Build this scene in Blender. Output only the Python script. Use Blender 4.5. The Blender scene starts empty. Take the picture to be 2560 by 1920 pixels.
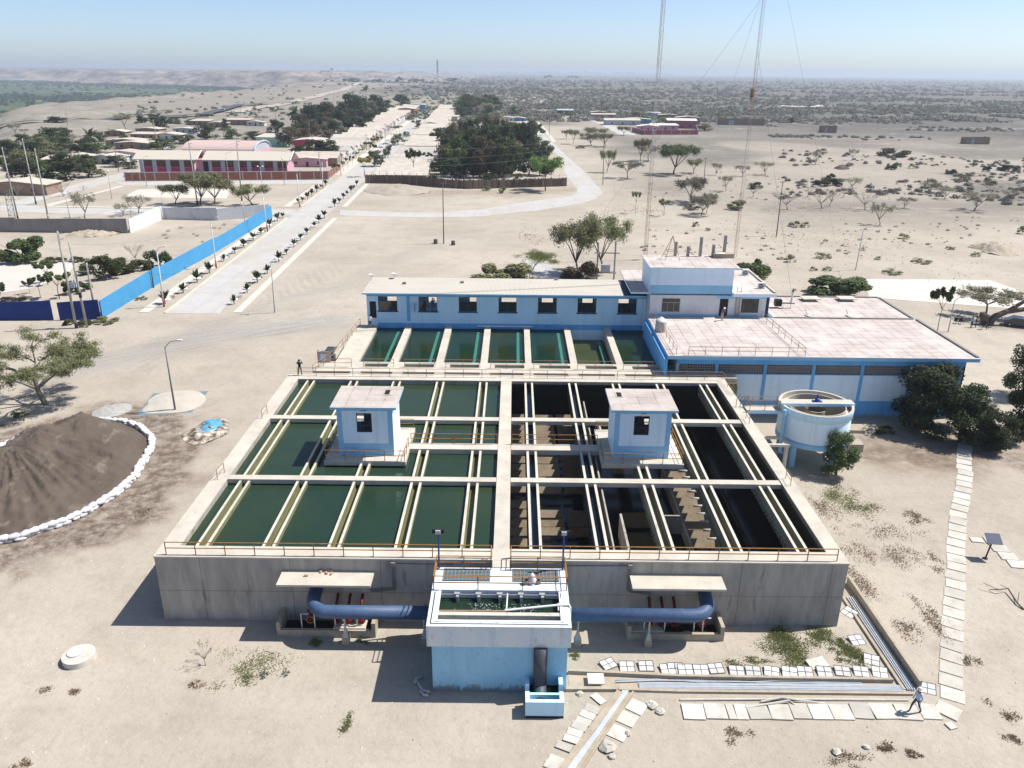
import bpy, bmesh, math, random
from math import sin, cos, pi, radians, sqrt, atan2
from mathutils import Vector, Matrix
random.seed(7)
SC = bpy.context.scene
COL = SC.collection

# ---------------------------------------------------------------- camera
F = 1990.0; PITCH = math.atan(781/F); ROLL = radians(.6); H = 36.0
def ray(px, py):
    x = (px-1280)/F; y = (py-960)/F
    xc = x*cos(ROLL)+y*sin(ROLL); yc = -x*sin(ROLL)+y*cos(ROLL)
    return (xc, cos(PITCH)-yc*sin(PITCH), -sin(PITCH)-yc*cos(PITCH))
def G(p, z=0.0):
    d = ray(*p); t = (z-H)/d[2]
    return Vector((t*d[0], t*d[1], z))
def YP(p, Y):
    d = ray(*p); t = Y/d[1]
    return Vector((t*d[0], Y, H+t*d[2]))
def ZO(x0, y0, s): return lambda x, y: (x0+x/s, y0+y/s)
z1 = ZO(0,100,2.572); z2 = ZO(850,100,2.572); z3 = ZO(1700,100,2.572)
z4 = ZO(0,680,2.572); z5 = ZO(850,680,2.572); z6 = ZO(1700,680,2.572)
y1 = ZO(0,1275,2.572); y2 = ZO(850,1275,2.572); y3 = ZO(1700,1275,2.572)
s1 = ZO(0,230,5.144); s2 = ZO(320,230,5.144); s3 = ZO(660,200,5.144); s4 = ZO(1020,230,5.144)
s5 = ZO(1350,230,5.144); s6 = ZO(2130,680,5.144); s7 = ZO(0,560,5.144); s8 = ZO(400,480,5.144)
o7 = ZO(1600,600,5.144); zA = ZO(1260,930,3.53); zB = ZO(1640,930,3.318); zC = ZO(780,930,3.53)
zD = ZO(700,800,3.687); zE = ZO(1240,860,3.352); c1 = ZO(640,1380,5.144)
def hgt(base, top, z=0.0):
    b = G(base, z); return YP(top, b.y).z-z
def mpp(b): return (b.y*cos(PITCH)+(H-b.z)*sin(PITCH))/F       # metres per photo pixel at a point

cd = bpy.data.cameras.new('camera'); cam = bpy.data.objects.new('camera', cd); COL.objects.link(cam)
cd.sensor_fit = 'HORIZONTAL'; cd.sensor_width = 36.0; cd.lens = 36.0*F/2560
cd.clip_start = 0.5; cd.clip_end = 60000
cam.location = (0,0,H)
fwd = Vector((0,cos(PITCH),-sin(PITCH))); right = Vector((1,0,0)); up = right.cross(fwd)
r2 = right*cos(ROLL)+up*sin(ROLL); u2 = -right*sin(ROLL)+up*cos(ROLL)
M = Matrix((r2, u2, -fwd)).transposed().to_4x4(); M.translation = (0,0,H)
cam.matrix_world = M
SC.camera = cam
SC.render.resolution_x = 1024; SC.render.resolution_y = 768

# ---------------------------------------------------------------- light
SUNV = Vector((.975,.20,1.47)).normalized()
EL = math.asin(SUNV.z); AZ = atan2(SUNV.x, SUNV.y)
W = bpy.data.worlds.new('World'); SC.world = W; W.use_nodes = True
wn = W.node_tree.nodes; wl = W.node_tree.links
sky = wn.new('ShaderNodeTexSky'); sky.sky_type = 'NISHITA'; sky.sun_disc = False
sky.sun_elevation = EL; sky.sun_rotation = AZ
sky.altitude = 50; sky.air_density = 0.6; sky.dust_density = 0.75; sky.ozone_density = 2.1
wl.new(sky.outputs[0], wn['Background'].inputs[0]); wn['Background'].inputs[1].default_value = 0.108
sl = bpy.data.lights.new('sun', 'SUN'); so = bpy.data.objects.new('sun', sl); COL.objects.link(so)
sl.energy = 4.6; sl.angle = radians(.53); sl.color = (1.0,.955,.89)
so.rotation_euler = (-SUNV).to_track_quat('-Z','Y').to_euler(); so.location = SUNV*200
SC.view_settings.view_transform = 'Standard'; SC.view_settings.look = 'None'
SC.view_settings.exposure = 0.62; SC.view_settings.gamma = 1.0
try: SC.view_settings.use_curve_mapping = False
except Exception: pass
SC.cycles.max_bounces = 8; SC.cycles.diffuse_bounces = 4; SC.cycles.glossy_bounces = 3
SC.cycles.transparent_max_bounces = 8; SC.cycles.volume_bounces = 0
SC.cycles.use_denoising = True

# ---------------------------------------------------------------- materials
def newmat(name):
    m = bpy.data.materials.new(name); m.use_nodes = True
    nt = m.node_tree; return m, nt, nt.nodes['Principled BSDF']
class N:                                            # small node helper
    def __init__(s, nt): s.nt = nt
    def n(s, t, **k):
        x = s.nt.nodes.new(t)
        for a, b in k.items(): setattr(x, a, b)
        return x
    def l(s, a, b): s.nt.links.new(a, b)
    def pos(s, scale=(1,1,1)):
        g = s.n('ShaderNodeNewGeometry'); mp = s.n('ShaderNodeMapping'); mp.inputs['Scale'].default_value = scale
        s.l(g.outputs['Position'], mp.inputs['Vector']); return mp.outputs[0]
    def noise(s, v, scale, detail=4, rough=.6):
        x = s.n('ShaderNodeTexNoise'); x.inputs['Scale'].default_value = scale
        x.inputs['Detail'].default_value = detail; x.inputs['Roughness'].default_value = rough
        s.l(v, x.inputs['Vector']); return x.outputs['Fac']
    def ramp(s, f, a, b, ca=(0,0,0), cb=(1,1,1)):
        r = s.n('ShaderNodeValToRGB'); e = r.color_ramp.elements
        e[0].position = a; e[1].position = b; e[0].color = (*ca,1); e[1].color = (*cb,1)
        s.l(f, r.inputs[0]); return r.outputs[0]
    def mix(s, f, a, b, mode='MIX'):
        x = s.n('ShaderNodeMix', data_type='RGBA', blend_type=mode)
        for v, i in ((f,0),(a,6),(b,7)):
            if isinstance(v, (int,float)): x.inputs[i].default_value = v
            elif isinstance(v, tuple): x.inputs[i].default_value = (*v,1) if len(v)==3 else v
            else: s.l(v, x.inputs[i])
        return x.outputs[2]
    def math(s, op, a, b=0.0, c=None):
        x = s.n('ShaderNodeMath', operation=op)
        for i, v in enumerate((a,b) if c is None else (a,b,c)):
            if isinstance(v, (int,float)): x.inputs[i].default_value = v
            else: s.l(v, x.inputs[i])
        return x.outputs[0]
def pm(name, c, c2=None, scale=1.5, rough=.85, bump=0.0, stretch=(1,1,1), c3=None, s3_=12, metal=0.0, lo=.35, hi=.68, spec=.3, a3=.5, bscale=None):
    """painted / concrete / wood surface: two colours mixed by noise, a third in spots, light bump"""
    m, nt, b = newmat(name); k = N(nt)
    c2 = c2 or tuple(v*.82 for v in c)
    p = k.pos(stretch)
    col = k.mix(k.ramp(k.noise(p, scale, 6), lo, hi), c, c2)
    if c3: col = k.mix(k.math('MULTIPLY', k.ramp(k.noise(p, s3_, 3), .58, .72), a3), col, c3)
    k.l(col, b.inputs['Base Color']); b.inputs['Roughness'].default_value = rough
    b.inputs['Metallic'].default_value = metal; b.inputs['Specular IOR Level'].default_value = spec
    if bump:
        bp = k.n('ShaderNodeBump'); bp.inputs['Strength'].default_value = bump; bp.inputs['Distance'].default_value = .05
        k.l(k.noise(k.pos(), bscale or scale*6, 5), bp.inputs['Height']); k.l(bp.outputs[0], b.inputs['Normal'])
    return m
def tilemat(name, c, c2, tw, th, mort, mc, rough=.9, c3=None):
    """flat tiles or slabs laid in the XY plane"""
    m, nt, b = newmat(name); k = N(nt)
    br = k.n('ShaderNodeTexBrick'); br.offset = 0; br.inputs['Scale'].default_value = 1
    br.inputs['Brick Width'].default_value = tw; br.inputs['Row Height'].default_value = th
    br.inputs['Mortar Size'].default_value = mort; br.inputs['Mortar Smooth'].default_value = .3
    br.inputs['Color1'].default_value = (*c,1); br.inputs['Color2'].default_value = (*c2,1); br.inputs['Mortar'].default_value = (*mc,1)
    k.l(k.pos(), br.inputs['Vector'])
    col = k.mix(k.math('MULTIPLY', k.ramp(k.noise(k.pos(), .35, 5), .42, .62), .75), br.outputs[0], c3 or tuple(min(1,v*1.25) for v in c))
    col = k.mix(k.math('MULTIPLY', k.ramp(k.noise(k.pos(), 2.5, 5), .5, .75), .3), col, tuple(v*.6 for v in c))
    k.l(col, b.inputs['Base Color']); b.inputs['Roughness'].default_value = rough; b.inputs['Specular IOR Level'].default_value = .2
    return m
def wavemat(name, c, c2, scale, axis='X', rough=.8, c3=None):
    m, nt, b = newmat(name); k = N(nt)
    w = k.n('ShaderNodeTexWave', bands_direction=axis); w.inputs['Scale'].default_value = scale; k.l(k.pos(), w.inputs['Vector'])
    col = k.mix(w.outputs['Fac'], c2, c)
    col = k.mix(k.math('MULTIPLY', k.ramp(k.noise(k.pos((.4,1.2,1)), .6, 5), .45, .65), .7), col, c3 or tuple(v*.75 for v in c))
    k.l(col, b.inputs['Base Color']); b.inputs['Roughness'].default_value = rough
    bp = k.n('ShaderNodeBump'); bp.inputs['Strength'].default_value = .4; bp.inputs['Distance'].default_value = .05
    k.l(w.outputs['Fac'], bp.inputs['Height']); k.l(bp.outputs[0], b.inputs['Normal'])
    return m
def dirty(m, z0, h, col=(.16,.14,.12), amt=.8):
    """splashed dirt and lost paint along the foot of a wall"""
    nt = m.node_tree; k = N(nt); b = nt.nodes['Principled BSDF']; src = b.inputs['Base Color'].links[0].from_socket
    g = k.n('ShaderNodeNewGeometry'); sx = k.n('ShaderNodeSeparateXYZ'); k.l(g.outputs['Position'], sx.inputs[0])
    t = k.math('MULTIPLY_ADD', k.math('SUBTRACT', sx.outputs[2], z0), -1/h, 1.0)
    f = k.math('MULTIPLY', k.ramp(k.math('MULTIPLY_ADD', k.noise(k.pos((1,1,.5)), 2.2, 7, .7), 1.0, k.math('MULTIPLY', t, .5)), .70, .86), amt)
    k.l(k.mix(f, src, col), b.inputs['Base Color'])
def dusty(m, col, scale, amt, stretch=(1,1,1), lo=.48, hi=.62):
    """sand drifted over a surface in patches"""
    nt = m.node_tree; k = N(nt); b = nt.nodes['Principled BSDF']; src = b.inputs['Base Color'].links[0].from_socket
    f = k.math('MULTIPLY', k.ramp(k.noise(k.pos(stretch), scale, 7, .7), lo, hi), amt)
    k.l(k.mix(f, src, col), b.inputs['Base Color']); return m
def watermat(name, c, c2, rough=.06, scale=.12, bump=.12, bs=1.3):
    m, nt, b = newmat(name); k = N(nt)
    col = k.mix(k.ramp(k.noise(k.pos(), scale, 4), .35, .65), c, c2)
    k.l(col, b.inputs['Base Color']); b.inputs['Roughness'].default_value = rough; b.inputs['IOR'].default_value = 1.33
    bp = k.n('ShaderNodeBump'); bp.inputs['Strength'].default_value = bump; bp.inputs['Distance'].default_value = .05
    k.l(k.noise(k.pos((1,2.2,1)), bs, 3), bp.inputs['Height']); k.l(bp.outputs[0], b.inputs['Normal'])
    return m
def leafmat(name, c, c2, c3):
    m, nt, b = newmat(name); k = N(nt)
    oi = k.n('ShaderNodeObjectInfo')
    col = k.mix(k.ramp(k.noise(k.pos(), 1.1, 3), .38, .62), c, c2)
    col = k.mix(k.ramp(k.noise(k.pos(), 6, 2), .55, .7), col, c3)
    hs = k.n('ShaderNodeHueSaturation'); k.l(col, hs.inputs['Color'])
    k.l(k.math('MULTIPLY_ADD', oi.outputs['Random'], .75, .75), hs.inputs['Value']); k.l(k.math('MULTIPLY_ADD', oi.outputs['Random'], .05, .475), hs.inputs['Hue'])
    k.l(hs.outputs[0], b.inputs['Base Color']); b.inputs['Roughness'].default_value = .7; b.inputs['Specular IOR Level'].default_value = .2
    tr = k.n('ShaderNodeBsdfTranslucent'); k.l(hs.outputs[0], tr.inputs[0]); ms = k.n('ShaderNodeMixShader'); ms.inputs[0].default_value = .3
    k.l(b.outputs[0], ms.inputs[1]); k.l(tr.outputs[0], ms.inputs[2]); k.l(ms.outputs[0], nt.nodes['Material Output'].inputs[0])
    return m
MT = {}
MT['deck'] = pm('deck_concrete', (.533,.490,.413), (.430,.396,.335), .5, .9, .15, c3=(.310,.284,.241), s3_=3, a3=.35)
MT['trough_top'] = pm('trough_concrete', (.568,.542,.464), (.447,.430,.361), .9, .85, .2, c3=(.258,.258,.189), s3_=2.2, a3=.5)
MT['trough_in'] = pm('algae_concrete', (.160,.160,.080), (.224,.216,.128), .9, .6, .2, c3=(.080,.088,.040), s3_=3)
def wallmat():
    m, nt, b = newmat('stained_concrete'); k = N(nt)
    p = k.pos((1,1,.12))
    col = k.mix(k.ramp(k.noise(p, 1.6, 8, .7), .36, .68), (.40,.375,.34), (.29,.275,.25))
    col = k.mix(k.ramp(k.noise(k.pos((1,1,.35)), .55, 6), .5, .72), col, (.235,.215,.19))
    col = k.mix(k.math('MULTIPLY', k.ramp(k.noise(k.pos((1.6,1,.3)), .9, 4), .6, .68), .55), col, (.12,.11,.10))
    g = k.n('ShaderNodeNewGeometry'); sx = k.n('ShaderNodeSeparateXYZ'); k.l(g.outputs['Position'], sx.inputs[0])
    jz = k.math('LESS_THAN', k.math('ABSOLUTE', k.math('SUBTRACT', sx.outputs[2], 2.45)), .022)
    fx = k.math('ABSOLUTE', k.math('SUBTRACT', k.math('FRACT', k.math('MULTIPLY_ADD', sx.outputs[0], 1/6.15, .935)), .5))
    jx = k.math('LESS_THAN', fx, .004)
    col = k.mix(k.math('MULTIPLY', k.math('MAXIMUM', jz, jx), .6), col, (.08,.075,.07))
    k.l(col, b.inputs['Base Color']); b.inputs['Roughness'].default_value = .9; b.inputs['Specular IOR Level'].default_value = .2
    bp = k.n('ShaderNodeBump'); bp.inputs['Strength'].default_value = .25; bp.inputs['Distance'].default_value = .05
    k.l(k.noise(k.pos(), 7, 6), bp.inputs['Height']); k.l(bp.outputs[0], b.inputs['Normal'])
    return m
MT['wall'] = wallmat()
MT['trough_side'] = pm('wet_trough_side', (.15,.15,.115), (.10,.10,.075), 1.2, .8, .1, c3=(.05,.05,.035), s3_=2, stretch=(1,.5,.3))
MT['trough_side_lit'] = pm('bounce_lit_trough', (.27,.26,.20), (.19,.185,.14), 1.0, .9, .1, c3=(.11,.11,.07), s3_=2, stretch=(1,.5,.5))  # lighter copy of the trough side, bounced light painted into its colour
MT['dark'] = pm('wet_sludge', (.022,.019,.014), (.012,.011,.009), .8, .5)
MT['baffle'] = pm('baffle_slab', (.31,.25,.175), (.22,.175,.12), .9, .9, .2, c3=(.13,.095,.06), s3_=3)
MT['lattice'] = pm('grey_lattice_blocks', (.30,.275,.26), (.24,.22,.21), 2, .9)
MT['baffle2'] = pm('rusty_baffle', (.22,.13,.07), (.30,.22,.14), .9, .9, .2, c3=(.12,.07,.04), s3_=3)
MT['plastic_pipe'] = pm('grey_plastic', (.52,.50,.47), None, 2, .5)
MT['water'] = watermat('settling_water', (.015,.036,.022), (.026,.044,.022), .1, .09, .22, 1.6)
MT['black_water'] = watermat('black_water', (.006,.006,.005), (.010,.009,.007), .12)
MT['algae_water'] = watermat('channel_water', (.104,.112,.044), (.152,.152,.068), .12, .6, .3, 3)
MT['blue_water'] = watermat('channel_dark_water', (.02,.03,.05), (.03,.045,.07), .08, .6)
MT['filter_water'] = watermat('filter_water', (.007,.028,.020), (.018,.028,.009), .09, .2, .25, 1.8)
MT['olive_water'] = watermat('olive_water', (.036,.048,.010), (.048,.054,.014), .08, .18, .2)
MT['teal'] = pm('teal_weir', (.045,.19,.155), (.03,.13,.10), 1.5, .5)
MT['white'] = pm('white_paint', (.688,.688,.688), (.602,.611,.619), .8, .7, c3=(.430,.430,.430), s3_=2, a3=.2)
MT['sill'] = pm('navy_trim', (.015,.03,.12), None, 2, .6)
MT['sky'] = pm('pale_blue_paint', (.56,.79,.94), (.50,.74,.91), .7, .75, c3=(.42,.62,.78), s3_=1.6, a3=.3, stretch=(1,1,.35))
MT['pale'] = pm('very_pale_blue_paint', (.72,.86,.95), (.67,.82,.93), .7, .75, c3=(.5,.66,.8), s3_=1.6, a3=.25, stretch=(1,1,.35))
MT['mid'] = pm('mid_blue_paint', (.15,.46,.80), (.12,.40,.74), .9, .7, c3=(.2,.45,.66), s3_=2, a3=.3, stretch=(1,1,.4))
MT['band'] = pm('band_blue_paint', (.30,.56,.77), (.25,.50,.71), .9, .7, stretch=(1,1,.4))
MT['box_blue'] = pm('weathered_blue_paint', (.31,.57,.74), (.26,.50,.68), .8, .8, .1, c3=(.15,.25,.33), s3_=5, a3=.45, stretch=(1,1,.5))
dirty(MT['box_blue'], 0, .9); dirty(MT['mid'], 0, .8, (.25,.22,.19), .7)
MT['box_grey'] = pm('faded_blue_grey_paint', (.56,.63,.68), (.66,.68,.68), .9, .85, .1, c3=(.36,.34,.31), s3_=4, a3=.5, stretch=(1,1,.4))
MT['rooftile'] = tilemat('pink_roof_tiles', (.47,.415,.385), (.42,.365,.335), 1.25, 1.25, .055, (.25,.20,.18), c3=(.54,.505,.475))
MT['towertile'] = tilemat('tower_roof_tiles', (.42,.37,.335), (.37,.32,.29), 1.55, 1.3, .04, (.24,.19,.165), c3=(.49,.45,.41))
MT['corrugated'] = wavemat('fibre_cement_sheets', (.50,.465,.40), (.42,.39,.335), 1.9, 'X', .9, (.40,.375,.34))
MT['pitch'] = pm('bitumen_patch', (.055,.075,.105), (.04,.055,.08), 2, .7)
MT['orange'] = pm('orange_rail_paint', (.368,.176,.036), (.272,.128,.032), 3, .6)
MT['rail'] = pm('rusty_rail_paint', (.320,.192,.096), (.240,.160,.104), 3, .7)
MT['pipe'] = pm('navy_pipe_paint', (.042,.080,.165), (.06,.105,.195), 1.2, .55, c3=(.19,.23,.28), s3_=9, a3=.45, spec=.35)
MT['bluepost'] = pm('blue_post_paint', (.02,.06,.26), None, 2, .5)
MT['red'] = pm('red_valve_paint', (.154,.013,.011), None, 2, .5)
MT['steel'] = pm('galvanised_steel', (.42,.44,.46), None, 3, .5, metal=.3)
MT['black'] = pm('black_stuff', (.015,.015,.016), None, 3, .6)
MT['glass'] = pm('dark_glass', (.012,.014,.018), (.03,.034,.04), 1.2, .08, spec=.6)
MT['frame'] = pm('window_frame', (.05,.05,.055), None, 3, .5)
MT['pole'] = pm('concrete_pole', (.361,.344,.318), (.292,.275,.258), 1.5, .9)
MT['poledark'] = pm('creosoted_pole', (.13,.115,.10), None, 2, .9)
MT['lampgrey'] = pm('grey_lamp_paint', (.22,.21,.20), None, 2, .6)
MT['sandbag'] = pm('white_woven_sack', (.671,.671,.688), (.568,.576,.602), 3, .8, .35, c3=(.430,.430,.396), s3_=5, a3=.3)
MT['dirt'] = pm('brown_media', (.108,.086,.069), (.075,.058,.046), .35, .95, .8, c3=(.19,.158,.13), s3_=.9, a3=.7, bscale=5, stretch=(1,.45,1))
MT['slab'] = pm('path_slab', (.568,.542,.482), (.482,.456,.404), .8, .9, .15, c3=(.387,.344,.284), s3_=3, a3=.35)
MT['panel'] = pm('white_grid_panel', (.654,.645,.636), (.585,.576,.559), 1, .8, c3=(.430,.396,.361), s3_=4, a3=.25)
MT['chan'] = pm('old_channel_concrete', (.396,.344,.267), (.310,.267,.206), 1, .9, .2, c3=(.189,.155,.120), s3_=4, a3=.4)
MT['bark'] = pm('bark', (.13,.105,.085), (.08,.065,.05), 3, .95)
MT['greybark'] = pm('grey_bark', (.24,.21,.18), (.16,.14,.12), 3, .95)
MT['leaf_olive'] = leafmat('olive_leaves', (.14,.145,.065), (.18,.18,.09), (.23,.22,.12))
MT['leaf_grey'] = leafmat('grey_green_leaves', (.18,.17,.12), (.22,.205,.15), (.15,.145,.095))
MT['leaf_dark'] = leafmat('dark_leaves', (.032,.048,.020), (.048,.064,.027), (.07,.085,.038))
MT['leaf_mid'] = leafmat('green_leaves', (.055,.078,.026), (.078,.10,.036), (.12,.125,.055))
MT['leaf_bright'] = leafmat('bright_leaves', (.10,.15,.035), (.13,.18,.05), (.16,.20,.07))
MT['leaf_brown'] = leafmat('dry_brown_leaves', (.085,.065,.04), (.11,.085,.055), (.05,.05,.028))
MT['leaf_yellow'] = leafmat('yellow_leaves', (.34,.25,.04), (.26,.22,.05), (.12,.13,.04))
MT['twig'] = leafmat('dry_twigs', (.24,.21,.18), (.28,.24,.21), (.18,.155,.13))
MT['grass'] = leafmat('sparse_grass', (.17,.19,.075), (.24,.24,.11), (.30,.265,.15))
MT['weed'] = leafmat('dry_weed', (.30,.235,.15), (.34,.285,.20), (.20,.165,.10))
MT['palmleaf'] = leafmat('palm_leaves', (.030,.048,.018), (.045,.062,.024), (.09,.10,.045))

def vary(m, a):
    """every copy of a thing has its own tone"""
    nt = m.node_tree; k = N(nt); b = nt.nodes['Principled BSDF']; src = b.inputs['Base Color'].links[0].from_socket
    oi = k.n('ShaderNodeObjectInfo'); hs = k.n('ShaderNodeHueSaturation'); k.l(src, hs.inputs['Color'])
    k.l(k.math('MULTIPLY_ADD', oi.outputs['Random'], a, 1-a*.7), hs.inputs['Value']); k.l(hs.outputs[0], b.inputs['Base Color'])
for q in ('slab','panel','sandbag'): vary(MT[q], .34)
dusty(MT['slab'], (.36,.325,.275), 1.1, .6, (1,1,1), .5, .64); dusty(MT['sandbag'], (.40,.36,.30), 1.3, .5, (1,1,1), .52, .66)
dusty(MT['sky'], (.34,.44,.52), 1.3, .40, (1,1,.05), .52, .70); dusty(MT['pale'], (.46,.52,.56), 1.3, .40, (1,1,.05), .52, .70)
dusty(MT['white'], (.44,.43,.41), 1.3, .40, (1,1,.05), .52, .70); dusty(MT['mid'], (.10,.25,.42), 1.3, .4, (1,1,.05), .5, .68)
dusty(MT['box_grey'], (.26,.25,.24), 1.6, .5, (1,1,.08), .54, .70); dusty(MT['box_blue'], (.14,.26,.36), 1.2, .4, (1,1,.06), .54, .70)
dusty(MT['deck'], (.33,.30,.25), .7, .4, (1,1,1), .52, .66); dusty(MT['trough_top'], (.30,.29,.22), 1.6, .45, (1,.3,1), .54, .68)
dusty(MT['orange'], (.17,.10,.06), 2.5, .6); 
# ---------------------------------------------------------------- mesh builder
class MB:
    def __init__(s): s.v = []; s.f = []; s.m = []
    def add(s, vs, fs, mi=0):
        o = len(s.v); s.v += [tuple(v) for v in vs]; s.f += [tuple(i+o for i in f) for f in fs]; s.m += [mi]*len(fs); return s
    def box(s, x0, x1, y0, y1, z0, z1, mi=0, top=None):
        v = [(x0,y0,z0),(x1,y0,z0),(x1,y1,z0),(x0,y1,z0),(x0,y0,z1),(x1,y0,z1),(x1,y1,z1),(x0,y1,z1)]
        s.add(v, [(0,3,2,1),(0,1,5,4),(1,2,6,5),(2,3,7,6),(3,0,4,7)], mi)
        s.f.append(tuple(i+len(s.v)-8 for i in (4,5,6,7))); s.m.append(mi if top is None else top); return s
    def bar(s, a, b, w, h, mi=0, z0=None):
        """box of width w and height h along a->b in plan; a,b at its bottom centre"""
        a = Vector(a); b = Vector(b); d = (b-a); d.z = 0; d.normalize(); n = Vector((-d.y,d.x,0))*w/2
        v = [a-n, b-n, b+n, a+n]; hv = Vector((0,0,h)); v = v+[q+hv for q in v]
        return s.add(v, [(0,3,2,1),(0,1,5,4),(1,2,6,5),(2,3,7,6),(3,0,4,7),(4,5,6,7)], mi)
    def tube(s, pts, r, n=8, mi=0, cap=True):
        pts = [Vector(p) for p in pts]; rs = r if isinstance(r, (list,tuple)) else [r]*len(pts)
        o = len(s.v); prev = None
        for i, p in enumerate(pts):
            d = (pts[min(i+1,len(pts)-1)]-pts[max(i-1,0)]).normalized()
            if prev is None:
                a = Vector((0,0,1)) if abs(d.z) < .9 else Vector((1,0,0)); u = d.cross(a).normalized()
            else: u = (prev-d*prev.dot(d)).normalized()
            prev = u; w = d.cross(u)
            for k in range(n):
                t = 2*pi*k/n; s.v.append(tuple(p+(u*cos(t)+w*sin(t))*rs[i]))
        for i in range(len(pts)-1):
            for k in range(n):
                a = o+i*n+k; b = o+i*n+(k+1)%n; s.f.append((a,b,b+n,a+n)); s.m.append(mi)
        if cap:
            s.f.append(tuple(o+k for k in range(n))[::-1]); s.m.append(mi)
            e = o+(len(pts)-1)*n; s.f.append(tuple(e+k for k in range(n))); s.m.append(mi)
        return s
    def lathe(s, prof, c=(0,0,0), n=24, mi=0):
        o = len(s.v); cx,cy,cz = c
        for r, z in prof:
            for k in range(n): t = 2*pi*k/n; s.v.append((cx+r*cos(t), cy+r*sin(t), cz+z))
        for i in range(len(prof)-1):
            for k in range(n):
                a = o+i*n+k; b = o+i*n+(k+1)%n; s.f.append((a,b,b+n,a+n)); s.m.append(mi)
        return s
    def disc(s, c, r, n=24, mi=0):
        return s.add([(c[0]+r*cos(2*pi*k/n), c[1]+r*sin(2*pi*k/n), c[2]) for k in range(n)], [tuple(range(n))], mi)
    def prism(s, poly, z0, z1, mi=0, top=None):
        n = len(poly); v = [(p[0],p[1],z0) for p in poly]+[(p[0],p[1],z1) for p in poly]
        s.add(v, [tuple(range(n))[::-1]]+[(i,(i+1)%n,(i+1)%n+n,i+n) for i in range(n)], mi)
        s.f.append(tuple(len(s.v)-n+i for i in range(n))); s.m.append(mi if top is None else top); return s
    def mesh(s, name, mats, smooth=False):
        me = bpy.data.meshes.new(name); me.from_pydata(s.v, [], s.f)
        for m in (mats if isinstance(mats, (list,tuple)) else [mats]): me.materials.append(m)
        if any(s.m): me.polygons.foreach_set('material_index', s.m)
        if smooth: me.polygons.foreach_set('use_smooth', [True]*len(me.polygons))
        me.update(); return me
    def build(s, name, mats, parent=None, smooth=False):
        return link(name, s.mesh(name, mats, smooth), parent)
def link(name, me, parent=None):
    o = bpy.data.objects.new(name, me); COL.objects.link(o)
    if parent is not None:
        o.parent = parent; o.matrix_parent_inverse = Matrix.LocRotScale(parent.location, parent.rotation_euler, parent.scale).inverted()
    return o
def tag(o, label=None, cat=None, group=None, kind=None):
    if label: o['label'] = label
    if cat: o['category'] = cat
    if group: o['group'] = group
    if kind: o['kind'] = kind
    return o
def thing(name, label, cat, loc=(0,0,0), group=None):
    o = bpy.data.objects.new(name, None); COL.objects.link(o); o.location = loc; o.empty_display_size = .5
    return tag(o, label, cat, group)
def struct(name, mb, mats, smooth=False): return tag(mb.build(name, mats, smooth=smooth), kind='structure')
def child(name, me, parent):                         # mesh given in the parent's own coordinates
    o = bpy.data.objects.new(name, me); COL.objects.link(o); o.parent = parent; return o
KIDS = {}
def dup(root, loc, rz=0.0, sc=(1,1,1), label=None, group=None, kids=None):
    r = root.copy(); COL.objects.link(r); r.location = loc; r.rotation_euler = (0,0,rz); r.scale = sc if isinstance(sc, tuple) else (sc,sc,sc)
    for c in (kids or []):
        d = c.copy(); COL.objects.link(d); d.parent = r; d.matrix_parent_inverse = c.matrix_parent_inverse.copy()
    if label: r['label'] = label
    if group: r['group'] = group
    return r
ORD = ['first','second','third','fourth','fifth','sixth','seventh','eighth','ninth','tenth','eleventh','twelfth','thirteenth','fourteenth','fifteenth','sixteenth','seventeenth','eighteenth','nineteenth','twentieth','twenty-first','twenty-second','twenty-third','twenty-fourth','twenty-fifth','twenty-sixth','twenty-seventh','twenty-eighth']
def nth(i, n, a='nearest', b='farthest'):
    return a if i == 0 else (b if i == n-1 else ORD[i])
def railing(mb, pts, h=1.0, step=2.0, r=.035, mid=True, n=6, mi=0, posts=True):
    pts = [Vector(p) for p in pts]
    for a, b in zip(pts, pts[1:]):
        L = (b-a).length; k = max(1, round(L/step))
        if posts:
            for i in range(k+1):
                p = a+(b-a)*i/k; mb.tube([p, p+Vector((0,0,h))], r, n, mi)
        for t in ((h, h*.52) if mid else (h,)):
            mb.tube([a+Vector((0,0,t)), b+Vector((0,0,t))], r, n, mi)
    return mb
# ================================================================ THE TREATMENT PLANT
T = 5.1; X0, X1 = -24.15, 22.97; XI0, XI1 = -22.9, 21.92; Y0, Y1 = 45.85, 47.15; YB = 79.35
CW0, CW1 = -1.17, -.05                                     # central walkway
LT = [-21.47,-16.85,-12.29,-7.64,-3.03]; RT = [1.8,6.46,11.1,15.8,20.44]
BEAMS = [(56.92,57.66),(62.78,63.97),(68.98,69.80)]
tank = thing('settling_tank', 'huge concrete settling tank with green water in its left half and drained right half', 'water tank', (-.6,62.5,0))
mb = MB()
mb.box(X0,X1,Y0,Y1,0,T); mb.box(X0,XI0,Y1,YB,0,T); mb.box(XI1,X1,Y1,YB,0,T); mb.box(XI0,XI1,YB,YB+1.35,0,T)
w = mb.build('wall', MT['wall'], tank)
mb = MB()                                                   # thin cap slab over the walls
mb.box(X0-.04,X1+.04,Y0-.04,Y1+.02,T+.002,T+.11); mb.box(X0-.04,XI0+.02,Y1+.02,YB-.03,T+.002,T+.11); mb.box(XI1-.02,X1+.04,Y1+.02,YB-.03,T+.002,T+.11)
mb.box(X0-.04,X1+.04,YB-.03,YB+1.40,T+.002,T+.11)
mb.build('coping', MT['deck'], tank)
MB().box(CW0,CW1,Y1+.03,YB-.04,T-.35,T+.10).box(CW0-.02,CW1+.02,44.98,Y0-.05,T-.22,T+.10).build('central_walkway', MT['deck'], tank)
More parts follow.
